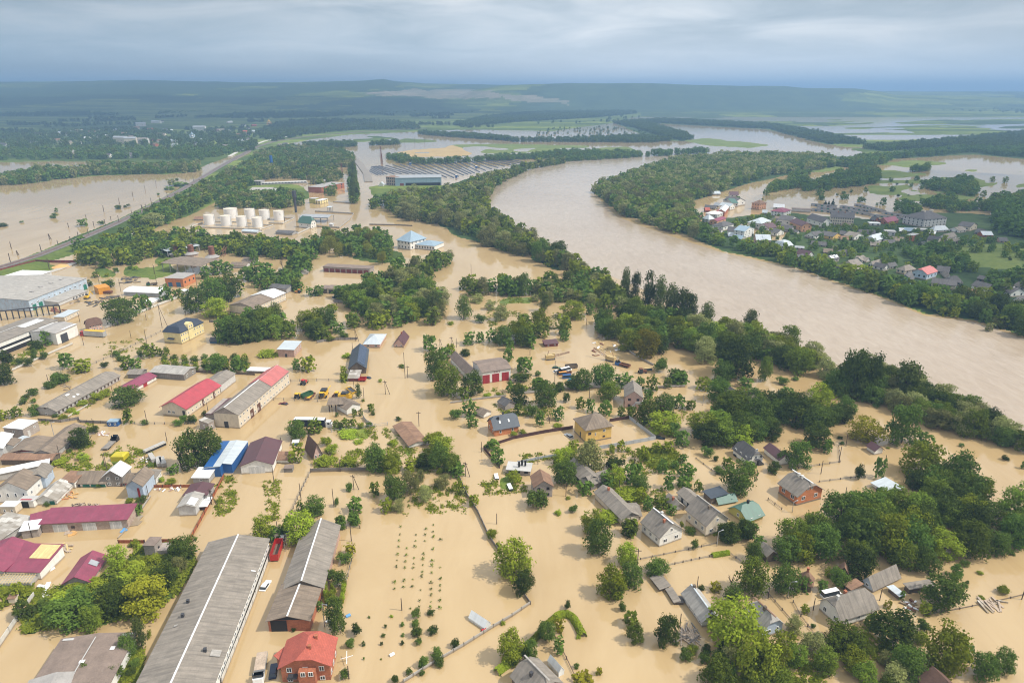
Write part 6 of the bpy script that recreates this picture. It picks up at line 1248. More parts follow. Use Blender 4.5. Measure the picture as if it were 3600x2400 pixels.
def crown_arrays(shape, seed, n, size):
 """leaf clumps of a crown one unit wide and one unit high: (n, 4, 3) corner points"""
 r = np.random.default_rng(seed)
 if shape == 'poplar':
  k = 16; zc = r.uniform(.12, .9, k); rad = .30 * (1 - np.abs(zc - .45) * .9) + .05
  a = r.uniform(0, 6.28, k); off = r.uniform(.0, .26, k) * (1.1 - zc)
  cen = np.stack([np.cos(a) * off, np.sin(a) * off, zc], 1); rz = .16 + 0 * rad
 elif shape == 'conifer':
  k = 22; zc = np.linspace(.08, .97, k); rad = .45 * (1 - zc) + .03
  cen = np.stack([0 * zc, 0 * zc, zc], 1); rz = .05 + 0 * rad
 elif shape == 'weeping':
  k = 14; a = r.uniform(0, 6.28, k); off = r.uniform(.05, .34, k); zc = .72 - off * .7 + r.uniform(-.1, .1, k)
  cen = np.stack([np.cos(a) * off, np.sin(a) * off, zc], 1); rad = .2 + 0 * a; rz = .34 + 0 * a
 elif shape == 'shrub':
  k = 13; a = np.arange(k) * 2.4 + r.uniform(-.4, .4, k); off = np.sqrt(r.uniform(0, 1, k)) * .36; zc = r.uniform(.12, .72, k) * (1.2 - off)
  cen = np.stack([np.cos(a) * off, np.sin(a) * off, zc], 1); rad = r.uniform(.16, .27, k); rz = rad * 1.05
 else:
  k = 27 if shape == 'round' else 15
  zc = np.linspace(.10, .86, k) + r.uniform(-.05, .05, k); env = np.sqrt(np.clip(1 - ((zc - .42) / .58) ** 2, .08, 1)) * .40
  a = np.arange(k) * 2.4 + r.uniform(-.5, .5, k); off = env * np.sqrt(r.uniform(.12, 1, k))
  cen = np.stack([np.cos(a) * off, np.sin(a) * off, zc], 1); rad = r.uniform(.13, .22, k) * (1.15 if shape == 'open' else 1); rz = rad * r.uniform(.7, 1.0, k)
 w_ = rad ** 2; i = r.choice(len(rad), n, p=w_ / w_.sum())
 d = r.normal(size=(n, 3)); d /= np.linalg.norm(d, axis=1)[:, None]
 d[:, 2] = np.where((d[:, 2] < -.2) & (r.random(n) < .6), -d[:, 2], d[:, 2])
 sh = r.uniform(.55, 1.1, n)[:, None] + .3 * (r.random(n)[:, None] < .04)
 sh *= 1 + .28 * np.sin(d[:, :1] * 7 + i[:, None]) * np.cos(d[:, 1:2] * 6 + i[:, None] * 2)
 p = cen[i] + d * np.stack([rad[i], rad[i], rz[i]], 1) * sh
 p[:, 2] = np.clip(p[:, 2], .01, 1.0)
 nrm = d + r.normal(size=(n, 3)) * .55; nrm[:, 2] += .35
 nrm /= np.linalg.norm(nrm, axis=1)[:, None]
 t = np.cross(nrm, r.normal(size=(n, 3))); t /= np.linalg.norm(t, axis=1)[:, None]
 b = np.cross(nrm, t)
 s = size * r.uniform(.55, 1.35, n)[:, None]
 if shape == 'weeping': b = b * .5 + np.array([0, 0, -1.0]); s = s * .9
 q = np.stack([p - t * s * .5, p - b * s * .38, p + t * s * .5, p + b * s * .38], 1)
 return q
def quads_mesh(name, q, mat):
 n = len(q); me = bpy.data.meshes.new(name)
 me.vertices.add(n * 4); me.vertices.foreach_set('co', q.reshape(-1).astype(np.float32))
 me.loops.add(n * 4); me.loops.foreach_set('vertex_index', np.arange(n * 4, dtype=np.int32))
 me.polygons.add(n); me.polygons.foreach_set('loop_start', np.arange(n, dtype=np.int32) * 4); me.polygons.foreach_set('loop_total', np.full(n, 4, np.int32))
 me.update(); me.materials.append(mat); return me
SHAPES = {'R': ('round', 5), 'D': ('round', 5), 'B': ('round', 4), 'Y': ('open', 2), 'W': ('open', 4), 'L': ('weeping', 3), 'P': ('poplar', 5), 'C': ('conifer', 2), 'S': ('shrub', 4), 's': ('shrub', 4), 'T': ('shrub', 2)}
CROWN = {}
def crown(kind, v, lod):
 key = (kind, v, lod)
 if key not in CROWN:
  n, sz = ((3600, .058), (1500, .085), (420, .15))[lod]
  if SHAPES[kind][0] == 'shrub': n, sz = ((1500, .09), (700, .12), (200, .2))[lod]
  if SHAPES[kind][0] in ('poplar', 'conifer'): n = int(n * .75)
  if kind == 'T': n, sz = 26, .34
  if kind == 'Y' or kind == 'P': n = int(n * .8)
  CROWN[key] = quads_mesh('crown', crown_arrays(SHAPES[kind][0], v * 7 + ord(kind), n, sz), LEAF[kind])
 return CROWN[key]
TRUNK = {}
def trunk(v, bare=False):
 if (v, bare) not in TRUNK:
  r = random.Random(v); mb = MB()
  mb.tube((0, 0, -.12), (.01, .01, .42), .045, .03, 6, False)
  for i in range(9 if bare else 5):
   a = r.uniform(0, 6.28); z0 = r.uniform(.2, .5); l_ = r.uniform(.25, .45)
   tip = (math.cos(a) * l_, math.sin(a) * l_, z0 + r.uniform(.2, .45))
   mb.tube((0, 0, z0 - .03), tip, .022, .006, 5, False)
   if bare:
    for j in range(4):
     f = r.uniform(.4, .9); b = r.uniform(0, 6.28)
     s = tuple(x * f for x in tip[:2]) + (z0 + (tip[2] - z0) * f,)
     mb.tube(s, (s[0] + math.cos(b) * .14, s[1] + math.sin(b) * .14, s[2] + .14), .009, .003, 4, False)
  TRUNK[(v, bare)] = mb.mesh('trunk'); TRUNK[(v, bare)].materials.append(M('wood_pole'))
 return TRUNK[(v, bare)]
NAMES = {'R': 'broadleaf_tree', 'D': 'broadleaf_tree', 'B': 'broadleaf_tree', 'Y': 'broadleaf_tree', 'W': 'willow_tree', 'L': 'willow_tree', 'P': 'poplar_tree', 'C': 'spruce_tree', 'S': 'shrub', 's': 'shrub', 'T': 'sapling', 'X': 'dead_tree'}
ADJ = {'R': 'leafy green tree', 'D': 'dark green tree', 'B': 'bright green tree', 'Y': 'yellow-green tree', 'W': 'grey-green willow', 'L': 'weeping willow', 'P': 'tall poplar', 'C': 'dark spruce', 'S': 'dark green bush', 's': 'bright green bush', 'T': 'half-drowned sapling', 'X': 'bare dead tree'}
TREES = []       # kind, ground x, y, width, height, level of the ground
rt = random.Random(11)
def put(kind, g, w_, h_, z=0.0):
 TREES.append((kind, g.x, g.y, w_, h_, z))
def T_(spec):
 """'K x y w h' in tile pixels: kind, foot of the crown, width and height as seen"""
 for k in spec.split(';'):
  f = k.split()
  if not f: continue
  x, y, w_, h_ = (float(v) for v in f[1:])
  g = G((x, y)); s = ppm(g) / TILE[2]
  put(f[0], gp(*P((x, y - w_ * .12))), w_ / s, height_at(g, P((x, y - h_))[1]))
def wood(poly, spacing, smin, smax, kinds, z=0.0, tall=1.0, keep=1.0):
 gs = [gp(x, y) for x, y in poly]
 x0 = min(g.x for g in gs); x1 = max(g.x for g in gs); y0 = min(g.y for g in gs); y1 = max(g.y for g in gs)
 y = y0
 while y < y1:
  x = x0
  while x < x1:
   a = x + rt.uniform(-.5, .5) * spacing; b = y + rt.uniform(-.5, .5) * spacing
   pxy = proj((a, b, 0)); ins = False; n = len(poly)
   for i in range(n):
    (ax, ay), (bx, by) = poly[i], poly[(i + 1) % n]
    if (ay > pxy[1]) != (by > pxy[1]) and pxy[0] < ax + (pxy[1] - ay) * (bx - ax) / (by - ay): ins = not ins
   if ins and rt.random() < keep and -200 < pxy[0] < 3800 and pxy[1] < 2500:
    k = kinds[rt.randrange(len(kinds))]
    s = rt.uniform(smin, smax) * (.5 if k in 'Ss' else 1)
    put(k, Vector((a, b, 0)), s, s * rt.uniform(.8, 1.2) * tall * (1.9 if k == 'P' else 1), z)
   x += spacing
  y += spacing * .9
tile(0, 800)
T_('D 1110 900 280 230;D 1260 815 120 195;D 1350 768 110 150;D 1540 690 125 155;R 1640 658 105 90;D 1800 795 210 240;D 1960 745 240 275;D 2100 695 220 260;R 2190 645 150 190;D 2260 490 150 120;B 1990 845 230 175;D 1900 480 120 120;D 2000 445 150 130;D 2085 420 120 100;D 2300 505 110 130;D 2340 345 90 140;D 745 240 130 155;D 870 228 150 110')
T_('D 2080 1065 210 230;D 2230 1080 250 250;R 2150 990 180 170;D 2340 1060 150 210;D 615 1310 150 160;D 40 1462 185 190;S 185 1278 80 75;S 265 1278 85 75;S 322 1212 60 90;S 412 1212 80 65;S 335 1128 100 90;S 55 1252 130 110;D 445 1092 115 135;S 1070 1190 65 60;S 1100 1232 60 60;R 1165 1312 125 125;D 1247 1308 120 105;S 1290 1190 50 72;R 1380 1202 155 125;R 1475 1187 64 80;R 1535 1187 60 95;B 760 1342 190 115;S 968 1292 68 52;D 2000 1335 195 155;D 2190 1352 145 165;S 550 1440 140 95;S 460 1480 90 62;S 1000 560 100 75;S 830 545 45 60')
for i in range(9):
 for j in range(4): T_('%s %d %d %d %d' % ('RSB'[(i + j) % 3], 1510 + i * 92 + j * 6, 1212 + j * 30 + (i * 7) % 11, 58 + (i * 13 + j * 29) % 24, 40 + (i * 11 + j * 5) % 16))
tile(0, 1300)
T_('D 1175 342 285 155;R 1190 502 102 148;D 755 725 180 165;D 1780 915 260 330;D 1935 872 245 300;X 1665 915 150 230;S 860 592 82 64;D 1600 962 110 85;B 30 468 110 92;R 150 447 112 104;S 215 322 72 58;S 240 277 72 52;S 310 307 46 42;S 310 238 92 62;S 460 172 95 64;S 550 132 145 98;s 850 318 52 52;s 912 282 100 72;s 975 245 95 72;s 760 330 90 50;s 700 410 60 34;s 580 460 60 36;S 325 425 90 110;S 510 440 44 34;S 1640 518 85 52;S 1690 482 62 72;S 1757 492 72 72;S 1332 508 62 48;S 1790 480 50 60;S 1880 432 46 56;S 1300 1232 92 62;D 1282 1342 92 112;s 660 385 80 30;s 1190 1225 70 40;S 910 1085 44 40;S 440 1250 60 36;s 550 870 120 40;s 1490 1030 50 40;s 1570 1050 90 50;S 1380 900 60 40;s 770 830 100 50;X 740 830 110 60;S 640 760 50 30')
tile(0, 1800)
T_('B 1085 522 185 195;D 1695 450 255 200;W 1655 560 155 135;D 1520 745 220 235;B 1320 692 165 135;D 1085 945 295 285;Y 1370 965 400 305;D 690 1045 430 245;R 860 1085 220 190;S 240 975 175 135;P 1310 1275 140 335;D 1190 1342 155 205;S 1240 1422 82 72;S 1210 1492 82 62;S 1130 1412 82 72;S 1090 1545 115 135;B 180 805 135 145;s 1240 322 92 64;s 1295 345 70 50;S 812 1548 102 145;R 1000 640 160 90;s 1140 640 140 70;s 900 700 160 70;s 700 720 150 60;s 560 840 170 80;S 420 900 150 90;s 1250 560 150 80;s 1450 470 130 80;R 1600 640 150 110;s 1330 450 60 40;s 640 800 100 50;s 470 1010 100 40;s 250 1100 110 40;X 880 990 140 80;s 1380 1160 40 90;s 70 690 90 50')
tile(900, 1800)
T_('B 75 285 190 235;D 175 275 130 140;B 425 295 275 265;D 315 195 140 155;S 235 212 62 92;S 780 160 104 112;S 905 118 118 95;Y 870 402 115 112;S 812 472 122 84;S 752 682 142 135;D 752 1115 190 305;D 585 905 86 86;S 925 1138 96 100;S 866 1247 76 92;S 990 1227 36 40;S 1466 978 86 80;S 1606 948 66 48;S 1466 1048 68 56;S 1476 1144 98 88;S 1626 1118 92 62;S 1495 1218 58 62;S 1346 1047 42 32;S 1350 1142 34 28;S 1346 1217 38 34;S 1190 1062 28 32;S 1170 1147 36 32;S 1155 1222 28 34;s 1245 964 32 26;S 1830 1243 80 72;S 1666 1344 112 74;S 1686 1414 92 74;S 1536 1424 96 88;S 1406 1494 62 56;S 1280 1562 62 62;S 1526 1503 52 52;S 816 1533 78 92;S 1040 972 24 20;S 992 1355 18 28;s 1150 1355 18 20;s 2165 242 82 82;s 2225 330 50 70;S 690 640 50 120;s 2270 1035 40 40;S 350 1100 40 36')
for i in range(7):
 T_('s %d %d 40 90;s %d %d 36 90;s %d %d 40 80' % (640 + i * 6 - (i % 2) * 22, 720 + i * 24, 700 + i % 3 * 12, 730 + i * 20, 815 - i * 4, 690 + i * 26))
for (x0, y0), (x1, y1), n in (((1330, 140), (1250, 895), 13), ((1385, 345), (1345, 800), 9), ((1470, 210), (1420, 890), 14), ((1560, 165), (1500, 880), 14), ((1630, 125), (1605, 880), 15), ((1697, 205), (1690, 880), 14)):
 for i in range(n):
  f = (i + rt.uniform(-.15, .15)) / (n - 1)
  s = rt.uniform(9, 30); T_('T %f %f %f %f' % (x0 + (x1 - x0) * f, y0 + (y1 - y0) * f, s * 1.2, s))
tile(1800, 1800)
T_('B 20 605 330 305;D 110 765 190 215;B -10 1375 240 270;B 735 205 205 190;D 795 395 245 300;S 1080 218 145 142;B 1055 493 182 188;D 1085 695 205 215;B 910 785 262 262;D 975 795 120 130;S 1185 647 44 34;D 1330 595 205 135;S 512 893 62 74;S 1012 908 66 82;R 1075 1048 158 124;R 1130 1198 152 155;D 1420 1230 222 255;D 315 1195 165 182;Y 435 1105 112 115;D 165 1365 142 185;D 430 1295 112 135;S 20 1425 64 62;S 592 1433 48 48;Y 800 1494 68 62;S 1590 1358 112 104;s 1660 1298 92 72;R 2210 765 282 305;D 2032 845 165 155;B 2005 1262 480 385;B 2235 1568 360 390;D 1978 1515 155 122;S 1890 1393 122 112;S 1762 1383 102 92;S 1782 1293 82 74;S 1950 1305 145 84;s 1880 1543 52 44;s 1815 1468 52 42;D 1985 285 185 172;D 2150 250 185 155;D 2262 335 122 112;D 2212 465 155 165;S 1675 344 64 94;Y 1870 735 115 85;X 2010 700 90 125;Y 640 1580 200 70;S 1740 720 60 50;s 870 95 200 60;s 610 1160 40 34;s 1920 870 50 40;S 1640 200 100 50;s 1560 135 36 50')
tile(2700, 1800)
T_('B 340 935 84 84;Y 1097 884 70 80;S 412 1062 44 42;D 1600 905 350 285;B 1440 945 125 104;S 1420 1113 124 104;s 1385 1204 114 94;B 1600 1500 390 400;D 1790 1365 150 155;D 1975 1535 235 215;D 2155 1475 185 195;D 1130 1268 375 320;R 950 1072 160 120;R 690 1310 380 195;B 790 1470 260 170;W 405 1335 225 205;s 2150 748 94 66;D 1260 1550 310 265;W 230 1115 155 135;B 215 1225 104 104;S 2240 395 50 30;D 2235 330 245 290;S 1800 500 76 52;S 1730 600 110 100;S 1800 690 60 40;s 1945 572 50 28;s 1958 795 50 30;S 1830 655 30 30;B 560 600 90 80;D 150 760 260 240;D 330 730 140 130;D 640 690 180 150;D 490 730 110 100;B 20 1480 330 320;R 250 1430 190 180;R 520 1480 220 190;s 1040 1390 60 50;s 950 1300 80 60;S 1300 1290 60 60;D 1230 810 60 90')
tile(2700, 1300)
T_('Y 890 690 305 205;D 1225 705 285 375;D 1425 695 175 108;D 450 725 245 185;D 540 772 95 135;D 270 915 225 245;D 1010 1005 115 205;S 830 1012 84 142;B 1390 1005 345 310;D 1720 1155 335 360;D 1020 1175 84 95;S 50 955 110 100;S 2175 833 64 44;S 1775 708 44 32;R 2240 1545 255 205;D 2340 910 50 70;S 130 860 120 110;S 130 140 100 65;S 250 100 60 30;D 170 270 160 90;S 680 685 50 20;S 660 637 46 24;s 1100 725 30 16')
tile(1800, 1300)
T_('D 60 335 155 195;D 305 355 205 245;D 240 205 145 125;S 90 122 162 72;R 60 413 94 104;S 180 437 112 104;D 260 523 94 155;D 430 473 114 134;X 345 500 70 110;S 500 303 64 94;R 625 363 94 114;D 715 398 94 134;D 862 428 134 144;R 890 293 195 172;R 1090 443 112 104;R 1005 443 82 104;D 1250 305 112 124;D 1530 363 142 124;R 1640 373 94 94;D 1390 445 205 205;R 1250 505 225 205;B 1385 595 305 165;D 1490 628 112 134;D 1562 713 155 142;B 1000 755 94 106;s 922 763 62 82;s 880 778 50 34;s 1065 755 54 54;W 700 945 265 270;B 560 765 135 94;D 485 1065 235 205;B 480 885 205 135;D 672 1155 172 124;S 942 923 164 112;D 1062 1045 155 165;B 950 1085 172 185;D 1150 1005 124 144;D 870 1095 144 144;D 1162 1135 184 144;B 1190 1225 134 134;D 1245 1295 112 124')
T_('R 1370 1285 155 114;D 1470 1335 94 84;B 1210 845 134 134;B 1330 775 134 94;B 1430 775 114 112;D 1380 955 114 124;D 1572 873 104 94;D 1500 913 84 74;D 1602 1013 172 134;D 1582 1093 155 94;D 1440 1105 124 155;R 1710 1125 94 104;S 230 1273 192 152;s 425 1333 64 48;S 565 1313 78 62;R 1082 1533 152 152;D 2075 1158 285 265;R 1980 913 114 104;S 1870 843 44 64;S 1792 803 104 84;D 2182 953 134 104;D 1990 1575 205 134;D 2152 1545 185 144;C 2195 393 84 114;D 1895 305 215 205;B 1760 195 155 114;D 640 195 195 185;D 832 172 225 205;D 1030 172 195 114;D 1180 188 94 114;R 1290 203 124 142;R 1430 173 94 104;D 1532 153 184 114;S 440 208 94 94;S 542 193 104 84;s 515 1190 46 30;s 425 530 80 30;s 100 590 70 40;s 15 615 60 50;S 1900 960 100 60;s 20 1040 120 90;S 1920 200 150 90;D 2100 470 150 110;D 1880 470 200 120;s 1080 1200 240 70;s 980 1170 120 50;S 1500 1270 90 60')
tile(900, 1300)
T_('D 390 645 185 155;R 540 593 152 124;R 742 553 94 84;R 822 548 112 94;R 892 533 74 84;s 965 543 58 62;S 1038 528 54 44;R 1055 388 78 74;S 1075 418 38 44;R 905 438 58 84;R 965 428 48 74;S 745 433 32 42;P 945 270 70 140;s 985 292 30 30;B 812 112 84 74;B 385 853 155 165;D 1092 955 195 245;B 1255 962 172 205;B 1420 943 142 112;D 1690 935 205 235;B 1700 790 225 155;D 1850 990 165 124;R 1800 960 180 170;S 1550 903 164 124;s 1690 962 62 62;S 860 1117 58 88;R 408 1318 68 112;D 545 1345 205 144;S 746 1258 48 84;D 915 1318 152 134;D 905 1423 118 104;D 780 1463 104 112;R 1090 1165 104 134;D 1275 1215 212 225;W 1420 1135 172 172;W 1510 1023 94 94;B 1200 1313 134 124;W 1308 1303 112 94;W 1560 1213 134 144;W 1710 1093 134 112;B 1870 1135 84 124;W 1905 1150 62 62;B 2000 1258 104 112;s 2165 1550 82 82;S 1842 463 104 94;D 1970 435 152 144;D 1985 537 112 112;D 2180 743 134 94;D 2222 873 152 144;s 640 700 100 90;s 700 780 110 90;s 860 620 180 40;s 640 880 180 80;s 850 890 160 70;s 950 680 90 30;s 1260 700 90 50;S 1310 470 60 30;s 1640 700 170 110;s 2120 250 80 30;s 2230 240 50 30')
tile(900, 800)
T_('D 1600 1145 155 144;D 1650 1405 205 265;D 1730 1235 142 134;B 1790 1185 112 112;R 1765 1568 245 305;D 1990 1545 195 205;R 1905 1590 130 120;D 1960 1085 134 112;D 2060 1065 84 104;D 2172 1065 134 112;D 2272 1095 172 185;D 2330 1140 100 120;S 1920 1183 94 62;D 2312 1235 104 124;D 2335 1520 90 110;B 485 1333 164 144;D 372 1313 84 104;s 110 1193 175 54;B 805 1353 74 84;B 812 1424 90 84;P 195 905 170 210;D 340 920 60 70;D 430 425 130 200;D 360 415 120 160;X 245 385 60 110;B 700 785 110 80;s 1790 895 60 36;S 2060 880 110 70;W 2250 865 140 150;W 2150 765 110 80;W 2030 700 130 70;P 1640 830 210 240;P 1510 810 150 150;P 1910 860 190 220;S 1575 470 60 30;W 1970 310 0.1 0.1;S 805 1015 90 50;s 680 1050 80 50;s 1330 1285 40 30;D 1350 1295 34 40;s 1140 1420 34 30;s 830 1205 90 44')
tile(1800, 800)
T_('D 480 1048 104 104;D 175 1115 134 134;D 110 1345 164 155;S 235 1368 54 48;Y 1240 1225 235 265;D 2060 1405 375 340;D 1935 1435 205 205;S 1370 1335 134 124;S 1520 1423 172 104;R 2315 1425 115 245;D 2140 1480 150 90;P 1040 695 130 335;P 1130 705 130 325;P 1250 795 175 385;P 1350 805 155 365;P 1450 855 205 335;P 1560 885 225 335;P 1640 885 155 265;D 1050 690 120 80;P 1780 945 175 255;P 2185 965 185 195;D 1500 890 300 120;P 110 640 130 240;P 400 580 90 150;P 500 620 150 210;P 300 780 120 180;B 560 855 230 155;D 720 810 100 110;W 215 690 80 70;W 330 720 110 130;W 440 690 130 110;W 560 700 190 110;P 880 700 200 230;D 1090 840 60 40;B 100 1520 100 60;R 260 1510 140 110;S 430 1510 90 80;D 810 900 130 100')
tile(2700, 800)
T_('D 760 1590 265 440;D 900 1585 245 420;D 620 1560 220 250;P 1250 1620 315 400;D 150 1300 250 200;B 330 1310 260 180;W 150 1210 200 190')
# masses, by outline of where the trunks stand
wood([(440, 805), (560, 742), (700, 668), (850, 592), (940, 542), (1000, 540), (960, 600), (900, 648), (820, 685), (740, 715), (640, 768), (540, 808)], 9.0, 8, 14, 'DDDRRBW')
wood([(280, 925), (420, 850), (520, 830), (640, 840), (800, 855), (900, 860), (1010, 880), (1000, 900), (900, 905), (700, 880), (640, 900), (520, 910), (480, 925), (350, 955)], 9.5, 8, 14, 'DDRRBB', keep=.85)
wood([(720, 872), (860, 858), (1080, 872), (1090, 900), (960, 920), (890, 905), (760, 895)], 9.5, 8, 13, 'BBRRD')
wood([(770, 725), (830, 690), (900, 690), (1010, 690), (1060, 700), (1070, 725), (960, 738), (880, 735), (790, 735)], 9.5, 8, 13, 'DDDRW')
wood([(900, 548), (1010, 520), (1200, 535), (1250, 560), (1235, 588), (1000, 592), (900, 580)], 11, 9, 14, 'DDRRW')
wood([(905, 605), (1000, 598), (1090, 600), (1180, 605), (1200, 625), (1180, 640), (1000, 628), (920, 636)], 11, 9, 14, 'DRRW', keep=.8)
wood([(1228, 590), (1245, 590), (1262, 715), (1235, 718)], 7.5, 7, 11, 'DDPR', tall=1.1)
wood([(1090, 630), (1130, 632), (1180, 660), (1190, 690), (1150, 690), (1110, 665)], 11, 8, 12, 'DRW', keep=.7)
wood([(1300, 700), (1330, 715), (1345, 738), (1310, 735)], 9, 8, 12, 'DR', keep=.7)
wood([(1345, 724), (1380, 702), (1460, 692), (1600, 678), (1690, 642), (1830, 600), (1950, 574), (1992, 574), (1850, 600), (1738, 660), (1697, 720), (1755, 788), (1860, 850), (1990, 925), (2032, 950), (1960, 952), (1860, 905), (1760, 882), (1700, 872), (1650, 842), (1600, 805), (1560, 792), (1420, 775), (1362, 742)], 9.5, 9, 15, 'DRRRWWWB', tall=1.05)
wood([(1085, 885), (1150, 835), (1260, 832), (1352, 835), (1380, 880), (1382, 950), (1290, 905), (1160, 905)], 9.5, 8, 13, 'DDRLL')
wood([(895, 985), (1010, 955), (1090, 880), (1112, 905), (1092, 955), (1010, 1005), (905, 1010)], 9, 8, 13, 'DDDR')
wood([(1385, 960), (1500, 932), (1622, 900), (1560, 945), (1500, 995), (1480, 1060), (1430, 1080), (1380, 1005)], 9, 8, 14, 'DDRRW')
wood([(1232, 1045), (1300, 1005), (1400, 995), (1480, 1015), (1562, 1065), (1562, 1110), (1530, 1142), (1400, 1152), (1242, 1160), (1222, 1105)], 8.5, 8, 13, 'DDRRWWB')
wood([(772, 1205), (800, 1155), (880, 1125), (930, 1135), (1000, 1155), (1030, 1190), (920, 1208), (840, 1218)], 8.5, 8, 13, 'DDDRR')
wood([(1048, 1205), (1062, 1165), (1120, 1135), (1220, 1145), (1225, 1185), (1150, 1192), (1092, 1208)], 8.5, 8, 13, 'DDDRB')
wood([(900, 1010), (1000, 1000), (1220, 1040), (1240, 1060), (1130, 1050), (1000, 1020), (930, 1030)], 9, 7, 11, 'DDR', keep=.8)
wood([(1625, 1015), (1700, 1005), (1850, 1015), (1980, 1005), (2080, 995), (2150, 1025), (2200, 1065), (2330, 1112), (2440, 1142), (2440, 1172), (2330, 1172), (2200, 1132), (2100, 1082), (1960, 1064), (1850, 1042), (1750, 1040), (1640, 1042)], 8.5, 7, 12, 'DDRRBBW')
wood([(1988, 930), (2045, 945), (2120, 985), (2165, 1030), (2080, 1012), (2005, 968)], 8.5, 7, 12, 'DRRBW')
wood([(290, 965), (420, 905), (560, 890), (630, 905), (580, 935), (440, 965), (340, 980)], 9, 5, 8, 'RSSsB', keep=.4)
wood([(2385, 1140), (2480, 1160), (2620, 1180), (2740, 1222), (2890, 1272), (2905, 1305), (2720, 1268), (2600, 1232), (2480, 1208), (2385, 1188)], 7.5, 8, 12, 'DRRWWB')
wood([(1695, 1235), (1760, 1185), (1850, 1155), (1990, 1145), (2010, 1192), (1900, 1192), (1850, 1222), (1760, 1212)], 8.5, 7, 11, 'DRRBB', keep=.85)
wood([(2095, 1152), (2200, 1135), (2350, 1172), (2420, 1185), (2370, 1232), (2300, 1262), (2210, 1232), (2122, 1182)], 8.5, 8, 13, 'DDRRB')
wood([(2402, 1215), (2500, 1185), (2620, 1195), (2700, 1245), (2850, 1292), (2905, 1332), (2860, 1332), (2700, 1285), (2620, 1265), (2520, 1292), (2432, 1265)], 8.5, 8, 13, 'DDRRW')
wood([(2882, 1325), (3050, 1290), (3200, 1345), (3350, 1425), (3500, 1510), (3600, 1560), (3660, 1590), (3660, 1625), (3450, 1572), (3300, 1522), (3200, 1472), (3060, 1422), (2902, 1402)], 6.4, 7, 11, 'DDRRWW', keep=.95)
wood([(2422, 1535), (2500, 1485), (2600, 1445), (2700, 1425), (2850, 1440), (3000, 1452), (3042, 1492), (2962, 1512), (2800, 1512), (2652, 1562), (2502, 1572)], 8.5, 8, 13, 'DDDDRRB')
wood([(2650, 1935), (2750, 1900), (2890, 1885), (2950, 1840), (3060, 1795), (3150, 1735), (3250, 1690), (3330, 1680), (3400, 1710), (3452, 1785), (3485, 1855), (3502, 1905), (3500, 1942), (3422, 1962), (3302, 1992), (3260, 2020), (3180, 1995), (3002, 2002), (2852, 1990), (2702, 1962)], 7.2, 7, 12, 'DDDDRRRB')
wood([(2905, 2000), (3010, 1990), (3050, 2010), (3000, 2040), (2920, 2040)], 8, 7, 10, 'DDR')
wood([(2520, 2320), (2600, 2285), (2760, 2330), (2920, 2335), (3050, 2320), (3200, 2330), (3240, 2420), (2900, 2440), (2520, 2430)], 6.5, 4, 8, 'DRRWWB', keep=.7)
wood([(3470, 1850), (3540, 1810), (3640, 1800), (3640, 1900), (3560, 1930)], 8, 8, 12, 'DDR')
# far bank
wood([(2082, 672), (2150, 648), (2262, 604), (2382, 567), (2600, 552), (2900, 558), (2962, 585), (2850, 602), (2700, 622), (2600, 652), (2480, 692), (2422, 705), (2432, 765), (2480, 812), (2440, 842), (2302, 802), (2182, 755)], 10, 10, 15, 'DRRRWWW', .3)
wood([(2440, 846), (2600, 884), (2780, 937), (2950, 994), (3080, 1038), (3200, 1086), (3400, 1120), (3600, 1186), (3640, 1190), (3640, 1130), (3450, 1075), (3300, 1055), (3150, 1015), (2990, 965), (2850, 935), (2700, 890), (2550, 855), (2480, 825)], 9.5, 8, 13, 'DDDRRB', .4)
wood([(2560, 780), (2700, 760), (2900, 800), (3150, 800), (3300, 830), (3600, 870), (3640, 960), (3500, 900), (3280, 880), (3180, 900), (3250, 950), (3120, 945), (2880, 900), (2700, 850), (2600, 830)], 10, 4, 7, 'DDDRRSB', .6, keep=.75)
wood([(3180, 900), (3300, 880), (3400, 930), (3420, 960), (3330, 970), (3250, 945)], 10, 8, 12, 'DDR', .6)
wood([(3400, 1000), (3500, 970), (3640, 980), (3640, 1060), (3560, 1050), (3450, 1040)], 11, 8, 12, 'DDR', .6, keep=.7)
wood([(3500, 740), (3560, 735), (3640, 780), (3640, 850), (3540, 830), (3490, 800)], 10, 10, 16, 'DD', .5)
wood([(2855, 658), (2950, 615), (3080, 610), (3092, 642), (3022, 657), (2902, 667)], 9, 9, 13, 'DDR', .3)
for q in ([(2770, 625), (2840, 615), (2850, 640), (2780, 650)], [(2810, 652), (2890, 645), (2900, 668), (2830, 672)], [(2700, 660), (2800, 645), (2810, 662), (2700, 680)], [(3240, 652), (3400, 637), (3440, 672), (3422, 692), (3282, 672)], [(3470, 702), (3640, 692), (3640, 712), (3482, 722)], [(3212, 722), (3332, 702), (3422, 742), (3352, 748)], [(3140, 735), (3200, 728), (3240, 755), (3170, 760)], [(2990, 600), (3050, 590), (3060, 602), (3000, 606)], [(3200, 600), (3270, 592), (3270, 602), (3200, 606)], [(3400, 730), (3480, 728), (3480, 745), (3400, 742)]):
 wood(q, 9, 8, 12, 'DDR', .1)
wood([(2500, 700), (3100, 640), (3500, 620), (3600, 640), (3500, 690), (3100, 700), (2700, 730)], 26, 5, 9, 'DRSS', .0, keep=.32)
wood([(3030, 522), (3150, 512), (3300, 500), (3640, 466), (3640, 482), (3400, 512), (3250, 526), (3102, 534)], 13, 10, 14, 'D', .3)
wood([(3080, 560), (3180, 549), (3300, 534), (3440, 508), (3640, 486), (3640, 556), (3500, 548), (3420, 536), (3250, 552), (3102, 562)], 13, 10, 15, 'D', .3)
wood([(2950, 572), (3080, 558), (3150, 562), (3080, 585), (2960, 590)], 11, 10, 15, 'DDR', .3)
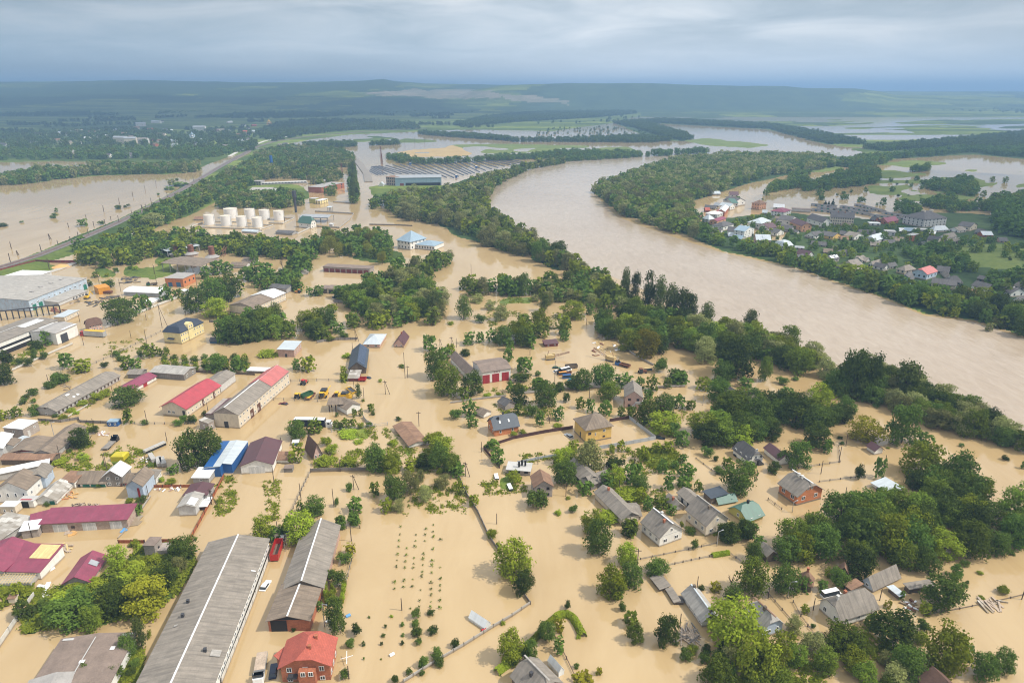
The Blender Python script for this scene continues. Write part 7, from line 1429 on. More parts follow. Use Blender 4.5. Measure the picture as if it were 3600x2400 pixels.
wood([(2232, 429), (2330, 422), (2700, 440), (2860, 467), (3010, 497), (3038, 510), (2902, 506), (2842, 492), (2702, 454), (2332, 434)], 14, 10, 14, 'D', .3)
wood([(2152, 432), (2260, 427), (2330, 452), (2402, 472), (2438, 490), (2402, 496), (2332, 482), (2232, 452)], 13, 10, 14, 'D', .3)
wood([(1802, 497), (2000, 492), (2260, 482), (2370, 496), (2282, 503), (1952, 500), (1802, 500)], 12, 9, 13, 'D', .2)
wood([(1345, 552), (1430, 556), (1500, 572), (1660, 566), (1790, 553), (1850, 552), (1990, 536), (2200, 540), (2290, 551), (2202, 558), (1992, 570), (1860, 562), (1700, 570), (1500, 580), (1400, 575)], 11, 8, 12, 'DDR', .2)
wood([(2290, 545), (2480, 535), (2490, 540), (2300, 552)], 12, 10, 14, 'D', .2)
for q in ([(1062, 517), (1140, 507), (1250, 507), (1256, 516), (1100, 521)], [(1292, 511), (1400, 502), (1406, 509), (1302, 513)], [(1470, 470), (1620, 475), (1800, 490), (1800, 497), (1620, 485), (1480, 474)]):
 wood(q, 10, 9, 13, 'D', .1)
wood([(1900, 455), (2140, 445), (2330, 470), (2300, 480), (2000, 482), (1850, 478)], 30, 5, 9, 'SD', .0, keep=.5)
wood([(-200, 652), (0, 630), (150, 604), (300, 604), (330, 583), (500, 591), (700, 584), (700, 606), (560, 612), (350, 617), (230, 628), (60, 652)], 11, 9, 14, 'DDRW', .2)
wood([(90, 880), (900, 545), (930, 540), (560, 735), (300, 860), (120, 930)], 40, 4, 7, 'SsD', 1.0, keep=.0)
wood([(1590, 441), (1700, 417), (1830, 402), (2060, 387), (2230, 394), (2240, 402), (2052, 417), (1822, 430), (1642, 446)], 15, 12, 17, 'D', .3)
wood([(-100, 560), (0, 535), (300, 525), (560, 530), (700, 520), (900, 500), (900, 530), (700, 566), (400, 562), (0, 566)], 17, 10, 15, 'DDR', .5, keep=.8)
wood([(-100, 530), (-100, 455), (200, 468), (420, 452), (620, 470), (900, 470), (1000, 470), (930, 495), (700, 515), (300, 522), (0, 532)], 24, 10, 15, 'DDR', .5, keep=.72)
wood([(900, 470), (960, 440), (1100, 425), (1250, 430), (1450, 440), (1480, 455), (1250, 458), (1080, 475), (960, 500)], 20, 11, 16, 'DDR', .5, keep=.85)
wood([(730, 415), (900, 400), (1100, 392), (1270, 385), (1300, 392), (1280, 405), (1100, 415), (900, 420)], 28, 12, 18, 'D', .6, keep=.8)
wood([(400, 372), (470, 352), (620, 345), (800, 348), (820, 372), (700, 388), (480, 385)], 42, 14, 20, 'D', 20, keep=.8)
wood([(2700, 376), (2860, 362), (3200, 362), (3640, 366), (3640, 402), (3300, 396), (2900, 378)], 50, 13, 20, 'D', .4, keep=.7)
rh = random.Random(21)
for i in range(46):
 a, b, l_, d_ = rh.uniform(-100, 1750), rh.uniform(345, 462), rh.uniform(60, 240), rh.uniform(-7, 7)
 wood([(a, b), (a + l_, b + d_), (a + l_, b + d_ + 2.5), (a, b + 2.5)], 20, 8, 15, 'DR', .6, keep=.75)
for q in ([(-100, 404), (300, 398), (420, 407), (0, 411)], [(-100, 365), (280, 360), (400, 368), (0, 374)], [(560, 398), (760, 392), (780, 398), (560, 404)], [(1250, 365), (1340, 355), (1420, 366), (1300, 372)], [(1440, 408), (1560, 402), (1600, 408), (1450, 412)], [(1400, 372), (1520, 368), (1530, 372), (1410, 376)]): wood(q, 24, 11, 17, 'D', .6, keep=.8)
wood([(1760, 440), (2100, 425), (2200, 405), (2260, 412), (2150, 432)], 30, 8, 13, 'D', .3, keep=.15)
wood([(3, 700), (600, 640), (640, 650), (300, 800), (60, 820)], 60, 3, 6, 'SD', .0, keep=.12)
tile(2850, 640, 450)
T_('C 268 420 72 85;C 330 418 55 80;C 405 432 82 125;D 165 262 180 135;D 590 335 135 100;D 605 240 100 65;D 920 388 170 105;D 1320 440 130 145;D 1215 440 60 60;D 310 175 140 95')
tile(3150, 900, 450)
T_('C 350 640 150 200;C 1160 700 190 220;D 420 900 330 380;D 620 880 300 300;B 1060 1150 200 200;B 880 1120 220 170;W 1690 1395 160 160;W 1870 1340 250 180;B 1570 1180 280 260;D 1780 960 320 280;D 200 860 250 250')
tile(0, 200)
T_('S 498 1488 64 44;S 1088 1405 56 44;S 1150 1388 30 26;S 1180 1378 34 26;S 200 1528 34 20;S 20 1568 90 36;D 760 1568 110 70;S 930 1550 54 38;W 1580 1195 90 70;S 1628 1145 34 28;S 1455 1275 30 22;D 1660 1205 160 40;D 1560 1235 110 34')
# ---- turn the list into things (the largest 300 of a kind) and one stand of the rest
LMS = [('the yellow house', 2110, 1520), ('the pink balcony house', 2215, 1410), ('the slate-roofed brick house', 1765, 1500), ('the red-doored garage', 1740, 1310), ('the solar-panelled house', 1260, 1270), ('the pale yellow mansard house', 645, 1160), ('the blue factory hall', 200, 1030), ('the brick kilns', 690, 890), ('the oil tanks', 850, 770), ('the loading canopy', 1110, 765), ('the blue-roofed hotel', 1460, 860), ('the rusty-doored garages', 1220, 945), ('the low cream garages', 1180, 1025), ('the cream warehouse', 900, 1060), ('the steel warehouse', 1470, 630), ('the solar park', 1640, 585), ('the crane yard', 2050, 1270), ('the orange brick house', 2810, 1740), ('the lime-yellow house', 2640, 1820), ('the long white cottage', 2460, 2130), ('the caravan house', 2990, 2170), ('the whitewashed-gable house', 3100, 2050), ('the outside-stair house', 2640, 1600), ('the old stepped house', 2620, 1410), ('the small maroon-roofed hut', 3070, 1590), ('the long white tin shed', 3120, 1720), ('the half-sunk magenta hut', 300, 2000), ('the huge grey warehouse', 750, 2150), ('the red-tiled brick house', 1060, 2300), ('the timber-gabled barn', 1080, 1950), ('the sapling rows', 1500, 2050), ('the half-drowned greenhouse', 1690, 2180), ('the curved hedge', 1980, 2200), ('the open-sided brown barn', 1430, 1530), ('the blue steel sheds', 800, 1600), ('the bright red roof', 670, 1400), ('the timber-grey hall', 610, 1310), ('the skylit grey barn', 280, 1370), ('the railway', 300, 830), ('the railway bend', 780, 610), ('the far wood tip', 2130, 690), ('the cream mansard house', 2750, 870), ('the cream apartment block', 2960, 790), ('the corner apartments', 3290, 790), ('the green meadow', 3450, 920), ('the coral red roof', 3260, 960), ('the mint green house', 3180, 1000), ('the right-edge brick house', 3570, 1090), ('the hotel pond', 1700, 960), ('the red cabin', 1940, 1210), ('the river bend', 1700, 700), ('the weed-green pond', 1810, 1058), ('the brown-chimneyed house', 2330, 1880), ('the collapsing house', 2060, 1690), ('the ruined tower', 540, 1920), ('the felt-roofed shed', 350, 2300), ('the white-edged church hill', 480, 420), ('the lone arched hall', 500, 1030), ('the bottom-edge greenhouse', 1960, 2340), ('the bottom-edge brown roof', 3290, 2370), ('the log scatter', 2415, 2230), ('the floating planks', 3520, 2120), ('the white-edge lane', 150, 1250), ('the garage rows', 3020, 730), ('the wide river reach', 2950, 1150), ('the steep-roofed pink hut', 1110, 1580), ('the grey block house', 1880, 1720), ('the dead-end wall', 1700, 1800), ('the two white lean-tos', 90, 1560), ('the barn yard lane', 1000, 1720)]
def make_trees():
 items = []
 for k, x, y, w_, h_, z in TREES:
  g = Vector((x, y, 0)); s = ppm(g); items.append((w_ * s * math.sqrt(max(h_, .1) / max(w_, .1)), k, x, y, w_, h_, z))
 items.sort(reverse=True)
 cnt = {}; things = []; rest = []
 for it in items:
  nm = NAMES[it[1]]; cnt[nm] = cnt.get(nm, 0) + 1
  pxy = proj((it[2], it[3], 0))
  if it[4] < .15: continue
  if cnt[nm] <= 298 and it[0] > 7 and -60 < pxy[0] < 3660: things.append(it)
  else: rest.append(it)
 lab = {}
 for it in things:
  X, Y = proj((it[2], it[3], 0)); best = min(LMS, key=lambda l: (l[1] - X) ** 2 + 2.2 * (l[2] - Y) ** 2)
  dx, dy = X - best[1], (Y - best[2]) * 1.5
  rel = ('right of' if dx > 0 else 'left of') if abs(dx) > abs(dy) else ('in front of' if dy > 0 else 'behind')
  lab.setdefault((ADJ[it[1]], rel, best[0]), []).append((X, it))
 ORDN = ['leftmost', 'second', 'third', 'fourth', 'fifth', 'sixth', 'seventh', 'eighth', 'ninth', 'tenth', 'eleventh', 'twelfth', 'thirteenth', 'fourteenth', 'fifteenth', 'sixteenth']
 labels = {}
 for (adj, rel, l_), v in lab.items():
  v.sort(key=lambda q: q[0])
  for i, (X, it) in enumerate(v):
   if len(v) == 1: s = '%s %s %s' % (adj, rel, l_)
   elif i == len(v) - 1: s = 'rightmost %s %s %s' % (adj, rel, l_)
   elif i == 0: s = 'leftmost %s %s %s' % (adj, rel, l_)
   else: s = '%s from the left, %s %s %s' % (ORDN[i] if i < 16 else 'middle', adj, rel, l_)
   labels[id(it)] = s
 GRP = {'broadleaf_tree': 'broadleaf trees standing in the flood', 'willow_tree': 'willows in the flooded gardens', 'poplar_tree': 'poplars along the river', 'spruce_tree': 'spruces of the far village', 'shrub': 'bushes poking out of the water', 'sapling': 'rows of saplings in the flooded field', 'dead_tree': 'bare dead trees'}
 rr = random.Random(3)
 for it in things:
  sz, k, x, y, w_, h_, z = it; nm = NAMES[k]
  rz = rr.uniform(0, 6.28)
  if k in 'SsT':
   o = link(nm, crown(k, rr.randrange(SHAPES[k][1]), 0 if sz > 26 else (1 if sz > 12 else 2)), None, None, (x, y, z - .05), rz)
   o.scale = (w_ * 1.12, w_ * 1.12, h_ * 1.05); tag(o, labels[id(it)], 'bush' if k in 'Ss' else 'sapling', GRP[nm])
   continue
  r = thing(nm, labels[id(it)], 'tree', (x, y, z), rz, GRP[nm])
  tr = link('trunk', trunk(rr.randrange(6), k == 'X'), None, r); tr.scale = (w_ * .6, w_ * .6, h_ * .8) if k != 'X' else (w_, w_, h_)
  if k != 'X':
   c = link('crown', crown(k, rr.randrange(SHAPES[k][1]), 0 if sz > 42 else (1 if sz > 20 else 2)), None, r); c.scale = (w_ * 1.06, w_ * 1.06, h_ * 1.04); c.location = (0, 0, -h_ * .05)
 # the rest: woods that read as one mass, grouped by colour and by the stretch of land they stand on
 parts = {}
 tiny = {k: [crown_arrays(SHAPES[k][0], 50 + i, 130, .24) for i in range(5)] for k in 'RDBYWLPCSs'}
 mini = {k: [crown_arrays(SHAPES[k][0], 90 + i, 46, .42) for i in range(4)] for k in 'RDBYWLPCSs'}
 for it in rest:
  sz, k, x, y, w_, h_, z = it
  if k in 'TX': continue
  src = (tiny if sz > 9 else mini)[k]; q = src[rr.randrange(len(src))]
  a = rr.uniform(0, 6.28); ca, sa = math.cos(a) * w_, math.sin(a) * w_
  p = np.empty_like(q); p[..., 0] = q[..., 0] * ca - q[..., 1] * sa + x; p[..., 1] = q[..., 0] * sa + q[..., 1] * ca + y; p[..., 2] = q[..., 2] * h_ + z - .1
  X = proj((x, y, 0)); reg = 'far' if X[1] < 530 else ('right' if X[0] > 2060 and y > 480 - 0 * x and (X[1] < 1250 and X[0] > 2060 + (X[1] - 660) * 1.6 - 160) else 'near')
  parts.setdefault((k if k not in 'Ss' else {'S': 'D', 's': 'B'}[k], reg), []).append(p)
 cw = {'R': 'mid green', 'D': 'dark green', 'B': 'bright green', 'Y': 'yellow-green', 'W': 'grey-green', 'L': 'weeping', 'P': 'tall poplar', 'C': 'spruce'}
 rw = {'far': 'belts far away under the hills and across the plain', 'right': 'growth covering the far river bank', 'near': 'thickets between the flooded yards and the near bank'}
 for (k, reg), v in parts.items():
  o = link('woodland', quads_mesh('woodland', np.concatenate(v), LEAF[k]), None)
  tag(o, '%s tree %s' % (cw[k], rw[reg]), 'woodland', None, 'stuff')
 print('TREES', {k: v for k, v in cnt.items()}, len(things), len(rest))
make_trees()
# ---------------------------------------------------------------- low weeds on the mud
def weeds():
 r = np.random.default_rng(4); out = []
 jobs = [l_ for l_ in LAND if min(p[1] for p in l_[0]) > 1000] + [([(2100, 1560), (1830, 1600), (1840, 1650), (1990, 1640)], .1, 1, 15, 8, 0), ([(760, 1690), (830, 1660), (830, 1780), (760, 1830)], -.1, 1, 15, 12, 0), ([(930, 1690), (985, 1690), (980, 1830), (935, 1830)], -.1, 1, 15, 12, 0), ([(1450, 1720), (1640, 1680), (1640, 1800), (1420, 1810)], -.1, 1, 15, 12, 0)]
 for q in ([(2180, 1600), (2300, 1570), (2380, 1640), (2230, 1680)], [(2010, 1610), (2130, 1600), (2140, 1680), (2030, 1690)], [(2240, 1730), (2330, 1720), (2360, 1790), (2250, 1790)], [(1700, 1090), (1990, 1100), (1980, 1160), (1720, 1150)], [(2300, 1440), (2420, 1430), (2440, 1500), (2320, 1510)], [(720, 1070), (900, 1080), (880, 1110), (730, 1100)], [(340, 1210), (500, 1190), (520, 1230), (360, 1250)], [(1720, 1420), (1950, 1400), (1950, 1470), (1800, 1480)], [(2420, 1800), (2500, 1790), (2520, 1880), (2440, 1880)], [(60, 2080), (150, 2060), (170, 2120), (60, 2130)], [(3000, 2200), (3200, 2210), (3180, 2320), (2980, 2320)]): jobs.append((q, .05, 1, 1, 1, 0))
 for i, (poly, lev, amp, nx, ny, c) in enumerate(jobs):
  P_ = np.array(poly, float); lo = P_.min(0); hi = P_.max(0); area = (hi - lo).prod()
  n = int(min(area / 8, 9000))
  X = r.uniform(lo[0], hi[0], n); Y = r.uniform(lo[1], hi[1], n)
  f = fbm(X / 22, Y / 14, 300 + i); m = inside(X, Y, poly) & (r.random(n) < np.clip((f - (.44 if lev < .3 else .36)) * (2.4 if lev < .3 else 4), 0, .9)) & (Y < 2440)
  for x, y in zip(X[m], Y[m]):
   g = gp(x, y); out.append((g.x, g.y, .42 if lev > .3 else .06))
 a = np.array(out); n = len(a); k = 5
 p = np.repeat(a, k, 0); p[:, :2] += r.normal(size=(n * k, 2)) * .45; p[:, 2] += r.uniform(0, .35, n * k)
 d = r.normal(size=(n * k, 3)); d[:, 2] = np.abs(d[:, 2]) * .8 + .4; d /= np.linalg.norm(d, axis=1)[:, None]
 t = np.cross(d, r.normal(size=(n * k, 3))); t /= np.linalg.norm(t, axis=1)[:, None]; b = np.cross(d, t); s = r.uniform(.18, .55, n * k)[:, None]
 q = np.stack([p - t * s, p - b * s * .6, p + t * s, p + b * s * .6], 1)
 o = link('weeds', quads_mesh('weeds', q, leaf_mat('leaf_weed', (0.1209, 0.1762, 0.018), (0.3917, 0.4202, 0.0485))), None)
 tag(o, 'low green weeds and grass on the mud banks between the yards', 'weeds', None, 'stuff')
weeds()
# ---------------------------------------------------------------- vehicles, tanks, poles, fences and other things
def at(q0, q1, name, label, cat, group=None, z=0.0):
 """an Empty at q0 whose x axis points to q1; returns it and the distance"""
 a = G(q0); b = G(q1); d = b - a
 return thing(name, label, cat, (a.x, a.y, z), math.atan2(d.y, d.x), group), d.length
def wheels(r, xs, yw, rad=.42, z=.3):
 for x in xs:
  for y in (-yw, yw):
   m = MB(); m.tube((0, -.13, 0), (0, .13, 0), rad, n=12)
   o = m.build('wheel', 'rubber', r); o.location = (x, y, z)
def car(label, q0, q1, col, sink=.5, L=4.4, kind='car'):
 r, _ = at(q0, q1, 'parked_car' if kind == 'car' else kind, label, kind, z=-sink)
 b = MB(); h = 1.45 if kind == 'car' else 2.1
 b.prism([(0, -.82), (L * .06, -.88), (L * .94, -.88), (L, -.75), (L, .75), (L * .94, .88), (L * .06, .88), (0, .82)], .25, .85)
 b.build('body', col, r)
 c = MB(); x0, x1 = (L * .08, L * .72) if kind == 'car' else (L * .02, L * .9)
 i0, i1 = (.45, .75) if kind == 'car' else (.12, .5)
 lo = [(x0, -.83, .85), (x1, -.83, .85), (x1, .83, .85), (x0, .83, .85)]; hi = [(x0 + i0, -.66, h), (x1 - i1, -.66, h), (x1 - i1, .66, h), (x0 + i0, .66, h)]
 for i in range(4): c.face([lo[i], lo[(i + 1) % 4], hi[(i + 1) % 4], hi[i]])
 c.build('window', 'glass', r)
 t = MB(); t.box(x0 + i0 - .05, -.7, h - .04, x1 - i1 + .05, .7, h + .04); t.build('roof', col, r)
 wheels(r, (L * .2, L * .8), .8, .33, .3)
 return r
def lorry(label, q0, q1, cab, box, top, L, h=3.9, sink=.5, openbox=False):
 """rear at q0, cab at q1"""
 r, _ = at(q0, q1, 'lorry', label, 'lorry', z=-sink)
 cl = 2.3; b = MB()
 b.prism([(L - cl, -1.2), (L - .15, -1.2), (L, -1.0), (L, 1.0), (L - .15, 1.2), (L - cl, 1.2)], .5, 2.0); b.prism([(L - cl, -1.15), (L - .45, -1.15), (L - .45, 1.15), (L - cl, 1.15)], 2.0, min(3.1, h))
 b.build('cab', cab, r)
 g = MB(); g.box(L - .42, -1.02, 1.95, L - .38, 1.02, 2.85); g.box(L - 1.6, -1.22, 1.9, L - .7, -1.16, 2.7); g.box(L - 1.6, 1.16, 1.9, L - .7, 1.22, 2.7); g.build('windscreen', 'glass', r)
 c = MB()
 if openbox:
  c.box(0, -1.22, 1.0, L - cl - .4, 1.22, 1.2)
  for a in ((0, -1.22, L - cl - .4, -1.14), (0, 1.14, L - cl - .4, 1.22), (0, -1.14, .08, 1.14), (L - cl - .5, -1.14, L - cl - .42, 1.14)): c.box(a[0], a[1], 1.2, a[2], a[3], h)
 else: c.box(0, -1.25, 1.0, L - cl - .5, 1.25, h)
 c.build('cargo_box', box, r)
 if top: m = MB(); m.box(.05, -1.22, h + .003, L - cl - .55, 1.22, h + .09); m.build('tarpaulin', top, r)
 wheels(r, (1.2, 2.4, L - 1.3), 1.0, .5, .5)
 return r
def trailer(label, q0, q1, col, L, h, name='trailer', sink=.4, floor='timber'):
 r, _ = at(q0, q1, name, label, name.replace('_', ' '), z=-sink); c = MB()
 for a in ((0, -1.2, L, -1.12), (0, 1.12, L, 1.2), (0, -1.12, .1, 1.12), (L - .1, -1.12, L, 1.12)): c.box(a[0], a[1], .8, a[2], a[3], h)
 c.build('side', col, r); f = MB(); f.box(.1, -1.12, .75, L - .1, 1.12, .95); f.build('bed', floor, r); wheels(r, (L * .3, L * .7), 1.0, .5, .5); return r
def harvester(label, q0, q1, col='paint_yellow'):
 r, _ = at(q0, q1, 'combine_harvester', label, 'harvester', z=-.6)
 b = MB(); b.prism([(0, -1.4), (5.2, -1.4), (5.2, 1.4), (0, 1.4)], 1.0, 3.0); b.prism([(-.9, -1.0), (0, -1.2), (0, 1.2), (-.9, 1.0)], 1.2, 2.4); b.build('body', col, r)
 h = MB(); h.prism([(.6, -1.3), (3.8, -1.3), (3.8, 1.3), (.6, 1.3)], 3.0, 3.7); h.build('grain_tank', 'paint_black', r)
 c = MB(); c.prism([(5.25, -.95), (6.6, -.8), (6.6, .8), (5.25, .95)], 1.8, 3.7); c.build('cab', 'glass', r); rf = MB(); rf.box(5.2, -1.0, 3.7, 6.8, 1.0, 3.85); rf.build('roof', col, r)
 d = MB(); d.tube((1.5, 1.5, 3.2), (-2.2, 1.9, 3.5), .18); d.build('unloading_auger', col, r); wheels(r, (4.8,), 1.6, .95, .9); wheels(r, (.5,), 1.3, .6, .6); return r
tile(0, 800)
lorry('long articulated lorry with a red cab and yellow-topped grey trailer', (968, 1005), (735, 988), 'paint_red', 'galv', 'paint_yellow', 15.5)
lorry('white-cabbed lorry with a red barrel beside the orange storage box', (1030, 606), (935, 606), 'paint_white', 'rust', None, 9, 2.4)
lorry('old flatbed lorry in the yard beside the brick workshop', (1448, 525), (1385, 530), 'paint_green', 'timber', None, 7, 1.8, .3, True)
r, _ = at((785, 660), (835, 640), 'excavator', 'yellow excavator by the flooded timber stacks', 'excavator')
MB().box(0, -1.2, .0, 3.4, 1.2, .9).build('track', 'iron', r); MB().box(.2, -1.1, .9, 2.6, 1.1, 2.0).build('body', 'paint_yellow', r); MB().box(2.0, .1, 2.0, 3.2, 1.1, 3.0).build('cab', 'glass', r); MB().bar((3, -.3, 1.4), (5.2, -.3, 4.2), .4, .5).bar((5.2, -.3, 4.2), (7, -.3, 1.6), .3, .4).build('boom', 'paint_yellow', r)
tile(900, 1300)
lorry('white-cabbed lorry with a long navy trailer beside the roadside bushes', (360, 512), (692, 518), 'paint_white', 'paint_navy', 'paint_white', 15.5)
car('maroon car sunk to its windows near the barn-warehouse', (292, 318), (248, 312), 'paint_maroon', .75)
harvester('yellow combine harvester with a black hopper, facing the camera', (640, 215), (600, 278))
harvester('second yellow combine harvester beside the brown canopy', (868, 262), (765, 262))
trailer('green grain trailer between the harvesters', (425, 268), (480, 245), 'paint_green', 5.5, 2.6)
trailer('yellow and rust cutting header lying beside the green grain trailer', (470, 282), (545, 210), 'rust', 6.5, 1.6, 'harvester_header', .3, 'paint_yellow')
trailer('rusty cutting header beside the second combine harvester', (722, 268), (750, 235), 'rust', 4, 1.8, 'harvester_header', .3, 'iron')
trailer('yellow cutting header lying under the bushes by the fence', (905, 220), (838, 165), 'paint_yellow', 7, 1.3, 'harvester_header', .3, 'iron')
def tractor(label, q0, q1, col, sink=.4):
 r, _ = at(q0, q1, 'tractor', label, 'tractor', z=-sink); MB().box(1.6, -.45, .9, 3.8, .45, 1.9).build('bonnet', col, r); MB().box(0, -.8, 1.2, 1.6, .8, 2.8).build('cab', 'glass', r); MB().box(-.1, -.9, 2.8, 1.7, .9, 2.95).build('roof', col, r); wheels(r, (.5,), 1.0, .9, .8); wheels(r, (3.3,), .8, .55, .5); return r
tractor('red tractor with a raised plough alone behind the harvesters', (428, 142), (488, 95), 'paint_red')
tractor('yellow loader beside the green grain trailer', (372, 268), (412, 232), 'paint_yellow')
car('white van roof adrift at the roadside below the flat-roofed ruin', (2215, 1012), (2205, 970), 'paint_white', 1.5, 4.6, 'van')
car('white van half sunk beside the grey block house', (2345, 1115), (2320, 1060), 'paint_white', 1.2, 4.8, 'van')
tile(900, 1800)
trailer('bright red tipper trailer beside the white-walled warehouse', (170, 455), (220, 300), 'paint_red', 8.0, 2.9, 'trailer', .4)
car('white saloon car in the flooded lane beside the huge warehouse', (55, 728), (95, 668), 'paint_white', .5)
car('dark blue car beside the red-tiled house', (150, 1535), (165, 1440), 'paint_navy', .45, 4.6)
lorry('old open lorry loaded with firewood at the bottom edge', (65, 1330), (20, 1600), 'paint_white', 'galv', 'logs', 8.5, 2.0, .3, True)
car('white car under the trees at the top of the warehouse lane', (228, 275), (242, 240), 'paint_white', .6)
car('teal car under the trees beside the timber-gabled barn', (258, 205), (290, 155), 'paint_teal', .6)
tile(900, 800)
car('white car nose-down in the middle of the flooded yard', (542, 778), (600, 760), 'paint_white', .7, 4.4)
car('white van in front of the low cream garages', (705, 655), (740, 645), 'paint_white', .5, 4.8, 'van')
trailer('long grey trailer in front of the low cream garages', (868, 690), (710, 685), 'timber_grey', 11, 1.9)
tractor('small orange tractor near the cream warehouse corner', (408, 600), (362, 598), 'paint_orange')
trailer('red skip beside the solar-panelled house', (1012, 1408), (962, 1408), 'paint_red', 3.4, 2.0, 'skip', .2, 'rust')
car('dark car adrift beside the red skip', (1055, 1388), (1025, 1380), 'paint_navy', .8)
tile(1800, 1300)
car('black car at the corner of the zinc fence', (1302, 622), (1350, 628), 'paint_black', .5)
car('silver car wreck beside the tall yellow house', (555, 630), (490, 590), 'galv', .5)
tile(2700, 1800)
car('white and blue van behind the half-hipped white house', (492, 782), (630, 750), 'paint_white', .3, 6.0, 'van')
tile(1800, 800)
def crane(label, q0, q1, sgn):
 r, d = at(q0, q1, 'crawler_crane', label, 'crane', z=-.4); MB().box(-2.0, -1.5, 0, 2.2, 1.5, 1.0).build('track', 'iron', r); MB().box(-2.6, -1.3, 1.0, 1.6, 1.3, 2.9).box(1.6, .1, 1.2, 2.5, 1.2, 3.3).build('body', 'paint_sand', r)
 m = MB(); n = 9
 for i in range(n):
  a, b = i / n, (i + 1) / n; P_ = lambda f, y, k: (2.2 + (d - 2.5) * f, y * (1 - .5 * f), 1.6 + sgn * f + k * (1 - .4 * f))
  for y in (-.6, .6):
   for k in (0, .8): m.bar(P_(a, y, k), P_(b, y, k), .1, .1)
   m.bar(P_(a, y, 0), P_(b, y, .8), .07, .07)
 m.build('jib', 'rust', r); MB().bar((-1.5, 0, 2.9), (-1.0, 0, 5.0), .2, .2).bar((-1, 0, 5.0), (d - .5, 0, 2.2 + sgn), .05, .05).build('mast', 'rust', r)
crane('sand-coloured crawler crane with its jib pointing right', (352, 1208), (532, 1192), 1.6); crane('sand-coloured crawler crane with its jib pointing left', (905, 1222), (742, 1180), 3.2)
car('blue van in the vehicle yard beside the cranes', (462, 1385), (542, 1378), 'paint_blue', .3, 5.2, 'van'); car('orange van next to the white bus in the vehicle yard', (428, 1358), (500, 1350), 'paint_orange', .4, 5, 'van'); car('white bus in the vehicle yard beside the cranes', (445, 1335), (512, 1318), 'paint_white', -.2, 6.5, 'bus'); car('green car in the vehicle yard beside the cranes', (368, 1290), (410, 1290), 'paint_green', .6); car('white car in the vehicle yard beside the cranes', (380, 1328), (430, 1318), 'paint_white', .6); car('pale blue car under the trees below the vehicle yard', (512, 1405), (568, 1402), 'paint_teal', .7)
trailer('brown box trailer at the back of the vehicle yard', (492, 1292), (562, 1286), 'timber', 6, 2.2); lorry('blue-cabbed lorry with a rusty bed out in the flooded yard', (1080, 1288), (982, 1262), 'paint_blue', 'rust', None, 8, 1.9, .4, True); lorry('dark lorry between the orange and blue vans', (545, 1352), (470, 1345), 'paint_navy', 'rust', None, 7, 1.8, .4, True)
car('sand-coloured truck wreck right of the vehicle yard', (1210, 1322), (1265, 1318), 'paint_sand', .3, 4.8, 'van'); tractor('rusty tractor right of the vehicle yard', (1168, 1338), (1218, 1334), 'rust')
house('cabin', 'dark red shipping cabin standing in the flooded yard', 'cabin', (422, 1088), (305, 1098), None, top=1062, Wm=5, roof='mono', rise=.4, mw='timber_red', mr='tin_maroon', win=[('AB', 2, 1, .8, .8)])
rs = random.Random(8)
def scraps(label, cx, cy, w_, h_, n, mats, smin=.6, smax=2.4, name='debris', cat='debris', flat=.35):
 r = thing(name, label, cat, tuple(G((cx, cy))))
 for k in range(n):
  p = G((cx + rs.uniform(-w_, w_) / 2, cy + rs.uniform(-h_, h_) / 2)) - r.location; a = rs.uniform(0, 3.14); s = rs.uniform(smin, smax); m = MB()
  m.bar((-s / 2, 0, .0), (s / 2, 0, rs.uniform(0, .4)), s * flat, rs.uniform(.15, .5)); o = m.build('piece', mats[k % len(mats)], r); o.location = (p.x, p.y, .12); o.rotation_euler = (0, 0, a)
scraps('scattered wrecked machines and scrap in the flooded yard', 850, 1115, 240, 130, 26, ['rust', 'paint_sand', 'rubble', 'plastic_white'], .8, 3); scraps('stack of old concrete pipes at the tree edge', 835, 1005, 120, 50, 16, ['concrete_dark', 'concrete'], 1.5, 4, 'pipe_stack', 'pipes')
tile(1800, 1800)
scraps('fan of loose pale logs floating beside the round bush', 1610, 1125, 150, 110, 46, ['logs', 'timber_grey', 'logs'], 2.4, 4.6, 'log_scatter', 'logs', .07)
tile(2700, 1800)
scraps('pale planks drifting against the sunken fence', 2060, 850, 230, 60, 16, ['logs', 'concrete_pale', 'logs'], 2.5, 5, 'floating_planks', 'planks', .12); scraps('heap of white, red and grey junk in the caravan yard', 1300, 860, 130, 80, 14, ['plastic_white', 'rust', 'concrete_dark'], .8, 2.2)
tile(0, 1800)
scraps('stacked yellow boards beside the timber-roofed outbuilding', 570, 330, 110, 40, 10, ['timber_new', 'logs'], 2.5, 5, 'board_stack', 'boards', .12); scraps('white rubble heap on the green island', 415, 785, 90, 60, 22, ['plastic_white', 'rubble', 'plastic_white'], .4, 1.2, 'rubble_heap', 'rubble'); scraps('curled white sheet beside the magenta hut', 480, 520, 50, 30, 3, ['plastic_white'], 1.5, 2.5, 'metal_sheet', 'sheet'); scraps('long white board on the grass left of the half-sunk hut', 415, 690, 40, 6, 2, ['plastic_white'], 3, 4, 'board', 'board', .3); scraps('orange tarpaulin heap before the crumbling brick warehouse', 650, 200, 70, 20, 6, ['sand_heap', 'logs'], 1, 2.2, 'tarpaulin_heap', 'tarpaulin', .6); scraps('blue sheet by the right end of the brick warehouse', 1132, 182, 14, 20, 2, ['plastic_blue'], 1.5, 2.4, 'plastic_sheet', 'sheet'); scraps('low concrete platform at the right end of the brick warehouse', 1240, 90, 30, 50, 4, ['concrete'], 3, 5, 'concrete_slab', 'slab', .5)
tile(0, 1300)
house('cabin', 'bright blue site cabin against the timber fence', 'cabin', (1085, 518), (990, 520), None, top=478, Wm=3, roof='flat', ov=.1, mw='steel_blue', mr='tin_blue', win=[('AB', 2, 1, .8, .8)])
